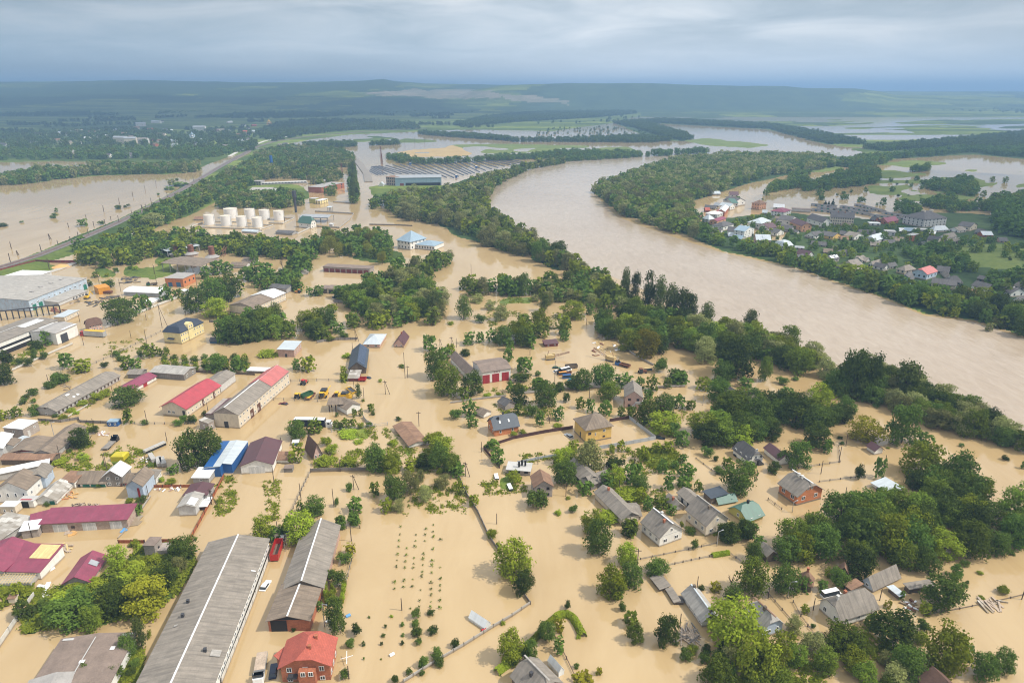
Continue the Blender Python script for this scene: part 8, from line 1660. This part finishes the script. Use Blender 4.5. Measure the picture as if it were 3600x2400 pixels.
lorry('black-cabbed breakdown lorry with a blue flap in the waste yard', (960, 742), (1105, 612), 'paint_black', 'timber_grey', None, 9, 1.3, .4); scraps('red and white timber bundle in the waste yard', 945, 595, 70, 40, 8, ['brick_pink', 'plastic_white'], 2, 3.6, 'timber_bundle', 'timber', .15); scraps('scattered white junk on the mud beside the concrete boxes', 1300, 830, 130, 50, 14, ['plastic_white', 'rubble'], .4, 1.4); scraps('orange lumber pile before the patchwork-roofed house', 635, 1160, 130, 60, 18, ['sand_heap', 'brick_orange', 'logs'], 1, 3, 'lumber_pile', 'lumber', .15); scraps('broken bricks strewn along the rusty fence', 1560, 1098, 280, 30, 24, ['rubble', 'brick_pink', 'plastic_white'], .4, 1.3, 'rubble_heap', 'rubble'); scraps('brown driftwood line behind the magenta-roofed warehouse', 790, 1245, 240, 20, 26, ['timber', 'logs'], .6, 2.2, 'driftwood', 'driftwood', .15); scraps('row of dumped slabs along the skylit grey barn', 620, 160, 120, 60, 12, ['concrete', 'concrete_dark'], 1, 2.4, 'concrete_slab', 'slabs')
house('tent', 'sagging yellow tent on the mud', 'tent', (1140, 842), (1020, 842), None, top=800, Wm=4, roof='mansard', rise=.5, ov=.02, mw='tarp_yellow', mr='tarp_yellow')
for k, (a, b, s) in enumerate((((1440, 850), (1400, 862), 'leftmost'), ((1490, 890), (1445, 900), 'middle'), ((1535, 890), (1490, 902), 'rightmost'))): house('concrete_box', '%s of the three long concrete boxes by the big yard tree' % s, 'concrete box', a, b, None, Wm=6, h=1.6, roof='flat', ov=.05, mw='concrete', mr='concrete')
house('concrete_trough', 'long hollow concrete frame lying beside the white junk', 'concrete frame', (1530, 690), (1340, 775), None, Wm=1.6, h=1.3, roof='flat', ov=.02, mw='concrete_pale', mr='concrete', win=[('AB', 6, 1, 1.4, .8, .2, 'hole')])
tile(0, 800)
for (x, y, w_, h_, n, s) in ((1200, 485, 160, 60, 22, 'black timber stacks behind the white arched hall'), (1010, 655, 170, 50, 18, 'black timber stacks before the orange storage box'), (850, 700, 110, 50, 12, 'black timber stacks on the mud spit'), (660, 680, 160, 40, 16, 'pale sawn timber along the blue factory hall'), (1100, 690, 140, 50, 12, 'dark timber stacks left of the white arched hall')):
 scraps(s, x, y, w_, h_, n, ['logs', 'timber'] if 'pale' in s else ['iron', 'timber'], 2.5, 5, 'timber_stack', 'timber', .3)
scraps('rust-red steel frames standing in the factory yard', 540, 765, 150, 40, 10, ['timber_red', 'rust'], 2, 4, 'steel_frame', 'frames', .5)
r = thing('sand_heap', 'orange sand heap behind the blue factory hall', 'sand heap', tuple(G((560, 362)))); m = MB(); m.tube((0, 0, -.2), (0, 0, 2.2), 8, .5, 14); o = m.build('heap', 'sand_heap', r)
# kilns
for k, (x, y, t_, s) in enumerate(((1622, 262, 158, 'left brick kiln with a round chimney and skirt roof'), (1763, 264, 160, 'middle brick kiln with a round chimney and skirt roof'), (1955, 300, 172, 'right brick kiln with a round chimney, standing apart'))):
 g = G((x, y)); r = thing('brick_kiln', s, 'kiln', tuple(g)); h = height_at(g, P((x, t_))[1]); R = 26 / (ppm(g) / TILE[2]) * 1.0
 MB().tube((0, 0, -.5), (0, 0, h * .25), R * 2.1, n=16).build('base', 'brick_old', r); MB().tube((0, 0, h * .25), (0, 0, h * .42), R * 2.5, R * 1.1, 16, False).build('skirt_roof', 'felt_grey', r); MB().tube((0, 0, h * .3), (0, 0, h), R, R * .88, 16).build('chimney', 'brickstack', r)
 b = MB()
 for f in (.55, .68, .81, .94): b.tube((0, 0, h * f), (0, 0, h * f + .35), R * 1.06, n=16)
 b.build('band', 'rust', r)
r, d = at((2040, 275), (2135, 195), 'conveyor', 'rusty sloping conveyor frame right of the brick kilns', 'conveyor')
for s in (-1, 1): MB().bar((0, s, 4), (d, s, 9), .4, .4).bar((2, s, 0), (d * .4, s, 6), .3, .3).bar((d * .5, s, 6.5), (d * .75, s, -.3), .3, .3).bar((d * .2, s, 0), (d * .25, s, 5), .3, .3).build('truss', 'rust', r)
# oil tanks
tile(600, 560, 450)
ORDT = ['front-row white oil tank, first from the left', 'front-row white oil tank, second from the left', 'front-row white oil tank, third from the left', 'front-row white oil tank, fourth from the left', 'back-row white oil tank, widest and leftmost', 'back-row white oil tank, second from the left', 'back-row white oil tank, third from the left', 'back-row white oil tank with a green emblem']
for k, (x, y, w_, t_) in enumerate(((697, 1205, 186, 1020), (1005, 1222, 186, 1032), (1295, 1238, 180, 1045), (1583, 1252, 186, 1065), (1085, 1085, 240, 905), (1445, 1100, 184, 912), (1713, 1108, 184, 927), (1977, 1122, 184, 945))):
 g = G((x, y)); s = ppm(g) / TILE[2]; R = w_ / 2 / s; g = gp(*P((x, y))); h = height_at(g, P((x, t_))[1]) - .6
 r = thing('oil_tank', ORDT[k], 'oil tank', (g.x, g.y + R * .6, 0), 0, 'white oil tanks of the flooded depot')
 MB().tube((0, 0, -.5), (0, 0, h), R, n=28, cap=False).build('shell', 'tank_white', r); MB().tube((0, 0, h - .02), (0, 0, h + .7), R * 1.01, R * .1, 28).build('lid', 'tank_top', r)
 rl = MB()
 for i in range(14):
  a = i * .449; rl.bar((R * math.cos(a), R * math.sin(a), h), (R * math.cos(a), R * math.sin(a), h + 1.1), .08, .08); rl.bar((R * math.cos(a), R * math.sin(a), h + 1.05), (R * math.cos(a + .449), R * math.sin(a + .449), h + 1.05), .07, .07)
 rl.build('railing', 'galv', r)
 ld = MB(); sx = R + .5
 for i in range(10): ld.box(sx - .5, -.9, h * i / 10, sx + .5, -.5, h * i / 10 + .12)
 ld.bar((sx - .5, -1, 0), (sx - .5, -1, h), .1, .1).bar((sx + .5, -1, 0), (sx + .5, -1, h), .1, .1); ld.build('stair_tower', 'galv', r)
 if k == 7:
  em = MB(); em.face([(R * .52 - .7, -R * .86, h * .55), (R * .52 + .6, -R * .83, h * .55), (R * .52 + .1, -R * .87, h * .78)]); em.build('emblem', 'paint_green', r)
r = thing('water_tower', 'black mushroom-shaped water tower in the flooded depot', 'water tower', tuple(gp(1041, 747))); MB().tube((0, 0, -.5), (0, 0, 16), 1.3, n=12).build('shaft', 'iron', r); MB().tube((0, 0, 15), (0, 0, 18), 1.3, 2.5, 12).tube((0, 0, 18), (0, 0, 24), 2.5, 2.4, 12).build('tank', 'iron', r)
r = thing('silo', 'blue silo tower in the trees beyond the oil tanks', 'silo', tuple(G((1862, 165)))); MB().tube((0, 0, 6), (0, 0, 22), 2.6, n=12).build('tank', 'paint_blue', r); MB().tube((0, 0, -.5), (0, 0, 6), 2.0, n=8).build('leg', 'iron', r)
tile(1800, 1300)
r = thing('water_tower', 'rust-brown water tank on a single leg in the garden', 'water tower', tuple(G((1368, 440)))); hh = height_at(G((1368, 440)), P((1368, 312))[1]); MB().tube((0, 0, -.5), (0, 0, hh * .45), .55, n=10).build('shaft', 'paint_maroon', r); MB().tube((0, 0, hh * .45), (0, 0, hh * .55), .6, 1.15, 14).tube((0, 0, hh * .55), (0, 0, hh), 1.15, n=14).build('tank', 'paint_maroon', r)
# solar park
tile(900, 200)
S0 = [(1042, 1058), (1060, 1018), (1110, 1012), (1300, 998), (1480, 986), (1660, 974), (1800, 963), (1960, 960), (2120, 956), (2300, 946)]; E0 = [(1120, 1097), (1200, 1092), (1390, 1085), (1560, 1095), (1800, 1128), (1930, 1095), (2020, 1078), (2180, 1040), (2352, 1003), (2480, 980)]
def along(pl, f):
 k = f * (len(pl) - 1); i = min(int(k), len(pl) - 2); k -= i
 return (pl[i][0] + (pl[i + 1][0] - pl[i][0]) * k, pl[i][1] + (pl[i + 1][1] - pl[i][1]) * k)
NS = 27
for i in range(NS):
 a, b = along(S0, i / (NS - 1)), along(E0, i / (NS - 1)); w_ = 'nearest the road' if i == 0 else ('farthest from the road' if i == NS - 1 else '%d%s from the road' % (i + 1, 'th' if 3 < i + 1 < 21 else {1: 'st', 2: 'nd', 3: 'rd'}.get((i + 1) % 10, 'th')))
 r, L = at(a, b, 'solar_row', 'dark solar panel row standing in the flood, %s' % w_, 'solar panels', 'rows of the flooded solar park')
 m = MB(); m.slab([(0, -.8, 1.3), (L, -.8, 1.3), (L, .8, 2.6), (0, .8, 2.6)], .1); m.build('panel', 'panel_dark', r); p = MB()
 for j in range(max(2, int(L / 12))): p.box(6 + j * 12 - .1, -.1, -.4, 6 + j * 12 + .1, .1, 2.0)
 p.build('support', 'galv', r)
def inverter(lab, q): house('inverter_box', lab, 'cabinet', q, (q[0] - 18, q[1]), None, Wm=5, h=4, roof='flat', ov=.1, mw='steel_blue', mr='tin_white')
inverter('blue and white inverter cabin left in the solar park', (1425, 992)); inverter('blue and white inverter cabin at the right of the solar park', (2032, 1025)); inverter('blue and white inverter cabin at the near corner of the solar park', (1848, 1112))
# pylons and poles
def pole(q, top, kind='pole', lab=None, lean=0):
 g = G(q); h = max(4.0, height_at(g, P((q[0], top))[1]))
 r = thing('utility_pole' if kind != 'lamp' else 'street_lamp', lab, 'pole' if kind != 'lamp' else 'lamp', tuple(g), rs.uniform(-.5, .5), 'utility poles standing in the flood' if kind != 'lamp' else None)
 rad = max(.13, .42 / ppm(g)) if g.y < 500 else .3
 m = MB(); m.tube((0, 0, -.5), (lean, 0, h), rad * 1.1, rad * .8, 6); m.build('pole', 'wood_pole' if kind != 'lamp' else 'concrete', r)
 if kind == 'cross' or kind == 'a': MB().box(-.9, -.07, h - .9, .9, .07, h - .72).build('crossarm', 'wood_pole', r)
 if kind == 'a': m = MB(); m.tube((h * .3, .3, -.5), (.1, 0, h * .92), rad, rad * .8, 6); m.build('brace', 'wood_pole', r)
 if kind == 'lamp': MB().bar((0, 0, h), (1.4, 0, h + .3), .12, .12).box(1.2, -.15, h + .2, 1.8, .15, h + .36).build('lamp_head', 'galv', r)
 return r
POLES = [((0, 800), 'factory lane', '1490 920 700 a;770 1080 985 p;1205 1015 945 p;1350 1070 935 p;1040 1205 1088 p;1345 850 770 p;735 870 775 p;1420 430 335 p;1445 540 345 p;912 515 350 p;455 385 280 p;1810 545 440 p;1112 590 470 p;1708 810 765 p'),
 ((0, 800), 'lake shore left of the railway', '97 320 235 p;105 195 130 p;382 230 155 p;455 110 55 a;650 135 82 cross;718 80 38 p;815 75 10 p;160 255 210 a;533 160 115 p'),
 ((0, 200), 'lake beside the railway', '955 1425 1365 p;1098 1352 1295 p;1222 1285 1238 p;1335 1230 1182 p;1435 1180 1138 p;795 1500 1450 p;1020 1498 1465 cross;1095 1530 1458 cross;968 1550 1490 cross;1212 1452 1405 p;1345 1412 1350 cross;1390 1340 1295 cross;1470 1338 1280 p;1540 1300 1245 p;1305 1410 1355 a;865 1565 1510 cross;630 1568 1525 cross;1625 1090 1055 p;1710 1160 1110 p;1780 1150 1095 p;1850 1110 1060 p'),
 ((0, 1300), 'brown-roofed yards', '500 615 480 lamp;555 820 690 p;868 555 445 p;1355 505 372 p;985 920 760 p;968 900 770 p;1345 885 760 p;1040 235 145 p;1535 660 570 p;1365 1160 1060 p;1945 1235 1090 a;195 825 765 a;1910 375 310 p;445 115 60 p;298 1540 1400 p'),
 ((900, 1300), 'flooded road', '900 1100 960 a;775 935 820 p;1190 225 95 a;1395 75 -40 cross;1370 80 -160 p;902 180 100 p;992 260 160 p;1498 515 380 cross;2072 755 660 p;1925 975 840 a;715 1245 1088 p;415 1195 1040 p;167 1040 880 p;2212 1415 1325 p;908 1405 1275 p;236 720 620 p'),
 ((900, 1800), 'flooded sapling field', '877 265 105 p;1340 900 790 p;632 1050 840 lamp;855 1530 1415 p;200 180 100 p;270 300 270 p'),
 ((1800, 1800), 'flooded lane on the right', '1150 505 332 cross;1542 1055 930 p;1882 310 180 lamp;1985 1530 1375 p;1700 695 660 p;2352 790 720 p'),
 ((1800, 1300), 'orchard gardens', '710 260 145 p;495 1160 1040 p;238 868 785 p;982 1120 1010 p;1753 325 220 lamp;1125 880 838 p;2243 1020 920 p;1612 1040 960 p'),
 ((2700, 1300), 'fields behind the brick house', '485 955 832 p;700 1200 1075 p;715 695 590 p;1065 900 780 p;650 850 705 p;220 1310 1215 lamp'),
 ((2700, 1800), 'caravan lane', '180 785 640 lamp;560 1140 1035 p;414 900 840 p;1025 810 750 p;2330 800 720 p'),
 ((1800, 800), 'crane yard', '392 1450 1222 p;165 1170 1070 p;685 895 835 p;605 580 505 p;300 470 400 a'),
 ((900, 800), 'pond and road right of the hotel', '1978 470 335 p;1842 1100 1015 p;1690 1085 1035 a;1795 1090 1000 a;915 1040 930 a;888 1120 1085 p;298 910 870 p;1352 1110 1040 p'),
 ((900, 200), 'depot and wheat field', '1270 870 810 p;1370 850 765 cross;1550 805 710 p;1458 800 740 p;1160 1000 920 p;265 1520 1470 p;1625 780 735 p')]
for (tx, ty), where, spec in POLES:
 tile(tx, ty); v = []
 for s in spec.split(';'):
  f = s.split(); v.append((float(f[0]), float(f[1]), float(f[2]), {'p': 'pole', 'a': 'a', 'cross': 'cross', 'lamp': 'lamp'}[f[3]]))
 W3 = {'pole': 'plain wooden pole', 'a': 'braced wooden pole', 'cross': 'crossarmed wooden pole', 'lamp': 'grey street lamp'}
 for kd in set(q[3] for q in v):
  same = sorted(q for q in v if q[3] == kd)
  for i, q in enumerate(same):
   o_ = '' if len(same) == 1 else ('leftmost ' if i == 0 else ('rightmost ' if i == len(same) - 1 else '%s from the left, ' % ['', 'second', 'third', 'fourth', 'fifth', 'sixth', 'seventh', 'eighth', 'ninth', 'tenth', 'eleventh', 'twelfth', 'thirteenth', 'fourteenth', 'fifteenth'][i]))
   pole(q[:2], q[2], q[3], '%s%s by the %s' % (o_, W3[kd], where))
def pylon(q, top, lab):
 g = G(q); h = height_at(g, P((q[0], top))[1]); r = thing('pylon', lab, 'pylon', tuple(g), .4); w_ = h * .09; m = MB()
 for sx in (-1, 1):
  for sy in (-1, 1): m.bar((sx * w_, sy * w_, -.5), (sx * .4, sy * .4, h), .35, .35)
  for i in range(6):
   a, b = i / 6, (i + 1) / 6; wa, wb = w_ * (1 - a) + .4 * a, w_ * (1 - b) + .4 * b
   for sy in (-1, 1): m.bar((sx * wa, sy * wa, h * a), (-sx * wb, sy * wb, h * b), .2, .2)
 m.build('lattice', 'rust', r); c = MB()
 for k in (.72, .84, .96): c.box(-h * .16, -.3, h * k - .2, h * .16, .3, h * k + .2)
 c.build('crossarm', 'rust', r)
pylon((1148, 918), 822, 'red lattice pylon at the edge of the flooded wheat field'); pylon((1158, 985), 890, 'lattice pylon in the trees before the solar park'); pylon((790, 1075), 980, 'lattice pylon in the trees left of the road')
# fences and walls
def fence(label, pts, h, mat, name='fence', post=None, gap=3.0, t=.1, rail=False):
 g = [G(p) for p in pts]; r = thing(name, label, name.replace('_', ' '), tuple(g[0]))
 np_ = 0; L = sum((b - a).length for a, b in zip(g, g[1:])); gap = max(gap, L / 80)
 for a, b in zip(g, g[1:]):
  a = a - r.location; b = b - r.location; d = b - a; n = max(1, int(d.length / gap)); m = MB()
  if rail:
   for z in (h * .45, h * .9): m.bar(a + Vector((0, 0, z)), b + Vector((0, 0, z)), .06, .10)
  else: m.bar(a + Vector((0, 0, h / 2 - .2)), b + Vector((0, 0, h / 2 - .2)), t, h + .4)
  m.build('panel' if not rail else 'rail', mat, r)
  if post:
   for i in range(n + 1):
    p = a + d * (i / n); q = MB(); q.box(-.11, -.11, -.5, .11, .11, h + .12); o = q.build('post', post, r); o.location = p; o.rotation_euler = (0, 0, math.atan2(d.y, d.x))
F_ = fence
tile(0, 1800)
F_('white concrete panel fence at the lower left edge', [(0, 1240), (90, 1110), (180, 975)], 1.9, 'concrete_pale', 'fence', 'concrete'); F_('short white fence stub on the green island edge', [(262, 850), (320, 775)], 1.7, 'concrete_pale'); F_('rust-coloured fence left of the ruined tower', [(1090, 284), (1330, 284)], 1.2, 'fence_rust', 'fence', 'fence_brown'); F_('rust-coloured fence right of the ruined tower', [(1452, 276), (1665, 274)], 1.2, 'fence_rust', 'fence', 'fence_brown')
F_('long rusty fence running up from the huge warehouse', [(1745, 264), (1880, 20), (1975, -160), (2060, -325)], 1.3, 'fence_rust', 'fence', 'fence_brown'); F_('grey concrete fence below the brick warehouse', [(80, 290), (210, 200)], 1.6, 'concrete'); F_('tilted concrete curb at the end of the brick warehouse', [(1085, 245), (1195, 130)], .6, 'concrete')
tile(0, 1300)
F_('rusty fence between the grey-blue house and the maroon shed', [(1412, 1080), (1750, 1078)], 1.1, 'fence_rust', 'fence', 'fence_brown'); F_('dark timber fence behind the flat white tin roof', [(355, 470), (560, 482), (725, 455), (738, 485), (990, 495)], 1.3, 'timber_grey', 'fence', 'timber'); F_('pale low wall along the skylit grey barn', [(625, 438), (810, 330)], .9, 'concrete_pale'); F_('concrete kerb wall beside the grey-blue house', [(1310, 1280), (1385, 1170)], 1.0, 'concrete'); F_('low fence along the orchard and red warehouse yard', [(1790, 22), (2340, 50)], 1.2, 'timber', 'fence', 'timber'); F_('thin rail fence beside the bright red warehouse', [(1240, 500), (1880, 500)], 1.0, 'timber_grey', 'fence', 'timber_grey', 4, .1, True)
tile(0, 800)
F_('white concrete wall along the factory lane', [(1215, 825), (1390, 745), (1640, 650)], 1.8, 'concrete_pale', 'wall'); F_('white wall along the left lane, lower part', [(115, 1318), (310, 1232), (500, 1145), (670, 1075)], 1.3, 'concrete_pale', 'wall'); F_('low wall by the brown-tiled house', [(965, 930), (1110, 880)], 1.4, 'concrete', 'wall'); F_('rust and grey fence along the railway by the factory', [(0, 405), (330, 320), (560, 325), (720, 325)], 2.2, 'timber_red', 'fence', 'timber'); F_('thin wire fence beside the pale yellow mansard house', [(820, 1275), (1200, 1100), (1480, 960)], 1.2, 'timber_grey', 'fence', 'timber_grey', 4, .1, True); F_('grey plank fence right of the pale yellow mansard house', [(1925, 870), (2130, 885)], 1.6, 'timber_grey', 'fence', 'timber')
r, d = at((-40, 860), (560, 790), 'pipe_gantry', 'row of dark gantry posts and beams before the blue factory hall', 'gantry')
for i in range(12): MB().box(-.3, -.3, -.5, .3, .3, 5.5).build('post', 'iron', r).location = (d * i / 11, 0, 0)
MB().box(0, -.4, 5.5, d, .4, 6.1).build('beam', 'iron', r)
tile(900, 1300)
F_('dark concrete fence along the overgrown garden', [(502, 940), (760, 932), (1060, 928), (1250, 922)], 1.6, 'concrete_dark', 'fence', 'concrete_dark'); F_('leaning picket fence in the flooded plot', [(500, 945), (460, 1030), (380, 1190), (325, 1320)], 1.2, 'timber_grey', 'fence', 'timber', 2.5, .1, True); F_('long dark wall running down to the saplings field', [(1870, 1000), (1940, 1160), (2040, 1320), (2150, 1560)], 1.3, 'concrete_dark', 'wall', 'concrete'); F_('white mesh fence above the weedy garden', [(695, 575), (980, 540), (1210, 510)], 1.5, 'galv', 'fence', 'galv', 4, .06, True); F_('pale fence curving past the roadside tree', [(985, 440), (1010, 480), (1070, 515)], 1.5, 'galv', 'fence', 'galv', 3, .06); F_('wire fence behind the harvesters', [(320, 110), (560, 105), (780, 100)], 1.3, 'timber_grey', 'fence', 'timber_grey', 4, .1, True); F_('wire fence before the harvesters', [(160, 280), (450, 288), (680, 300)], 1.3, 'timber_grey', 'fence', 'timber_grey', 4, .1, True); F_('concrete wall below the roadside treetops', [(1785, 310), (2060, 272), (2300, 245)], 1.0, 'concrete', 'wall'); F_('brown wall around the bushes left of the flat-roofed ruin', [(2240, 905), (2090, 725), (2352, 640)], 1.3, 'fence_brown', 'wall')
tile(900, 1800)
F_('dark wall from the roadside tree up to the garden', [(2150, 250), (2240, 380)], 1.3, 'concrete_dark', 'wall'); F_('long concrete balustrade fence below the greenhouse', [(1355, 1568), (1620, 1400), (1910, 1230), (2180, 1060), (2352, 960), (2520, 845)], 1.1, 'concrete', 'fence', 'concrete_dark', 2.5); F_('white concrete fence along the huge warehouse lane', [(118, 440), (0, 775), (-310, 1568)], 1.7, 'concrete_pale', 'fence', 'concrete'); F_('dark mesh fence beside the vine rows', [(880, 455), (830, 660)], 1.2, 'timber_grey', 'fence', 'timber', 3, .1, True); F_('low rail fence beside the barn top', [(830, 150), (955, 150)], 1.0, 'timber_grey', 'fence', 'timber', 3, .1, True)
tile(1800, 1800)
F_('end piece of the concrete balustrade under the small tree', [(172, 850), (115, 770)], 1.0, 'concrete_dark', 'fence'); F_('thin fence by the bottom-edge greenhouse', [(385, 1130), (440, 1230), (500, 1350), (580, 1520)], .8, 'fence_brown', 'fence', 'timber', 3, .1, True); F_('picket line in front of the whitewashed houses', [(1420, 495), (1720, 430), (1995, 378), (2120, 470)], .7, 'timber_grey', 'fence', 'timber', 2.5, .1, True); F_('faint fence line below the brown-chimneyed house', [(1180, 435), (1500, 370), (1740, 320), (1880, 290)], .6, 'timber_grey', 'fence', 'timber', 3, .1, True)
tile(1800, 1300)
F_('dark brown wall running to the tall yellow house', [(0, 638), (300, 580), (558, 540)], 1.5, 'fence_brown', 'wall'); F_('dark brown wall right of the tall yellow house', [(895, 478), (1080, 448)], 1.5, 'fence_brown', 'wall'); F_('zinc sheet fence around the yellow house plot', [(1078, 452), (1200, 548), (1318, 640), (1050, 688), (805, 728)], 1.6, 'fence_zinc', 'fence', 'galv'); F_('low zinc fence beyond the flat-roofed ruin', [(50, 862), (300, 812), (430, 792)], 1.2, 'fence_zinc', 'fence', 'galv'); F_('long concrete wall above the orchard', [(110, 225), (400, 195), (650, 165), (1000, 175)], 1.4, 'concrete', 'wall'); F_('concrete wall right of the pink balcony house', [(1340, 168), (1590, 158)], 1.2, 'concrete', 'wall'); F_('dotted fence in the lane right of the orchard', [(1690, 815), (1830, 920), (1990, 1010)], .5, 'timber_grey', 'fence', 'timber', 3, .1, True)
tile(2700, 1300)
F_('fence line behind the orange brick house', [(280, 905), (660, 850), (650, 705), (600, 680)], .8, 'timber_grey', 'fence', 'timber', 4, .1, True); F_('second fence line right of the orange brick house', [(470, 1032), (760, 995), (890, 990)], .7, 'timber_grey', 'fence', 'timber', 4, .1, True); F_('fence line left of the orange brick house', [(0, 1195), (125, 1285)], .9, 'timber', 'fence', 'timber', 3, .1, True)
tile(2700, 1800)
F_('sunken fence carrying the drifting planks', [(1430, 950), (1760, 890), (2100, 820), (2352, 760)], .5, 'timber', 'fence', 'timber', 4, .1, True); F_('fence along the caravan lane', [(230, 830), (300, 960), (430, 1140)], .8, 'timber', 'fence', 'timber', 3, .1, True); F_('fence line beside the left lane', [(0, 750), (130, 900), (210, 990)], .6, 'timber', 'fence', 'timber', 3, .1, True)
tile(1800, 800)
F_('grey wall along the tree edge of the scrap yard', [(975, 1050), (1100, 1160), (1180, 1210), (1300, 1270)], 1.2, 'concrete', 'wall')
tile(900, 800)
F_('curved plank fence under the trees by the pale hipped roof', [(560, 1060), (700, 1035), (930, 1030)], 1.5, 'timber_grey', 'fence', 'timber')
tile(1000, 640, 450)
F_('depot wall along the flooded road', [(590, 825), (1010, 850), (1200, 700), (1270, 590), (560, 548)], 1.5, 'concrete', 'wall'); F_('pale curved fence left of the gatehouse', [(470, 855), (330, 925), (240, 965)], 1.6, 'concrete_pale', 'fence', 'concrete'); F_('thin wall behind the yellow office', [(265, 430), (380, 360)], 1.4, 'concrete_pale', 'wall'); F_('dark wall beyond the yellow office', [(890, 375), (1215, 392), (1355, 398)], 1.2, 'concrete', 'wall'); F_('wall behind the roadside trees', [(1560, 790), (2050, 800), (2352, 815)], 1.4, 'concrete_dark', 'wall')
tile(600, 560, 450)
F_('white bund wall around the front oil tanks', [(355, 1258), (700, 1262), (1640, 1300), (1880, 1222), (1690, 1215)], 1.3, 'concrete_pale', 'wall'); F_('white bund wall left of the oil tanks', [(355, 1250), (600, 1172)], 1.3, 'concrete_pale', 'wall'); F_('white bund wall right of the oil tanks', [(1800, 1180), (2060, 1190), (2260, 1095), (2090, 1088)], 1.3, 'concrete_pale', 'wall'); F_('long pale wall beside the tank siding', [(95, 1045), (330, 935), (535, 845)], 1.6, 'concrete_pale', 'wall'); F_('pipe rack running between the oil tank rows', [(800, 1150), (1205, 1160), (1480, 1185)], 1.0, 'galv', 'pipe_rack', 'galv', 6, .3)
# hedges, greenhouse-side odds and ends
def hedge(label, pts, w_, h_, tl='B', dens=110):
 g = [G(p) for p in pts]; r_ = np.random.default_rng(len(label)); out = []
 for a, b in zip(g, g[1:]):
  L = (b - a).length; n = int(L * dens)
  f = r_.random(n); th = r_.uniform(-.3, math.pi + .3, n); d = (b - a).normalized(); s = Vector((d.y, -d.x, 0))
  for i in range(n):
   o = s * (math.cos(th[i]) * w_ / 2) + Vector((0, 0, max(0.05, math.sin(th[i]) * h_)))
   out.append((a + (b - a) * f[i] + o, s * math.cos(th[i]) + Vector((0, 0, math.sin(th[i])))))
 n = len(out); p = np.array([tuple(o[0]) for o in out]); nr = np.array([tuple(o[1]) for o in out]) + r_.normal(size=(n, 3)) * .35; nr /= np.linalg.norm(nr, axis=1)[:, None]
 t = np.cross(nr, r_.normal(size=(n, 3))); t /= np.linalg.norm(t, axis=1)[:, None]; b = np.cross(nr, t); s = r_.uniform(.2, .42, n)[:, None]
 tag(link('hedge', quads_mesh('hedge', np.stack([p - t * s, p - b * s * .7, p + t * s, p + b * s * .7], 1), LEAF[tl]), None), label, 'hedge')
tile(1800, 1800)
hedge('clipped hedge curling round like a hook at its end', [(390, 985), (430, 955), (500, 945), (560, 975), (600, 1040), (630, 1100), (655, 1150)], 2.0, 1.5); hedge('long clipped hedge running to the bright tree at the bottom', [(15, 1355), (120, 1260), (245, 1130), (330, 1030), (390, 985)], 1.6, 1.3); hedge('thick vine hedge in front of the fence corner', [(1840, 405), (1990, 380)], 1.6, 1.2)
tile(900, 1800)
hedge('short fat hedge below the bright bottom tree', [(2210, 1480), (2290, 1420), (2370, 1370)], 2.0, 1.6)
r = thing('wind_rotor', 'white four-armed rotor standing in the water beside the red-tiled house', 'rotor', tuple(G((838, 1372)))); MB().tube((0, 0, -.4), (0, 0, 1.4), .06, n=6).build('pole', 'galv', r)
for a in (.3, 1.75, 3.4, 4.9): MB().bar((0, 0, 1.4), (math.cos(a) * 1.5, math.sin(a) * 1.5, 1.4 + .6 * math.sin(a)), .14, .05).build('blade', 'plastic_white', r)
for q, l_, c in (((1250, 1312), 'white floating drum near the saplings', 'plastic_white'), ((848, 955), 'pale blue floating barrel by the barn garden', 'plastic_blue'), ((660, 1005), 'white tilted sheet beside the garden tree', 'plastic_white'), ((2092, 1085), 'red barrel beside the greenhouse', 'paint_red')):
 r = thing('barrel', l_, 'barrel', tuple(G(q)), .6); MB().tube((-.6, 0, .2), (.6, 0, .3), .42, n=10).build('drum', c, r)
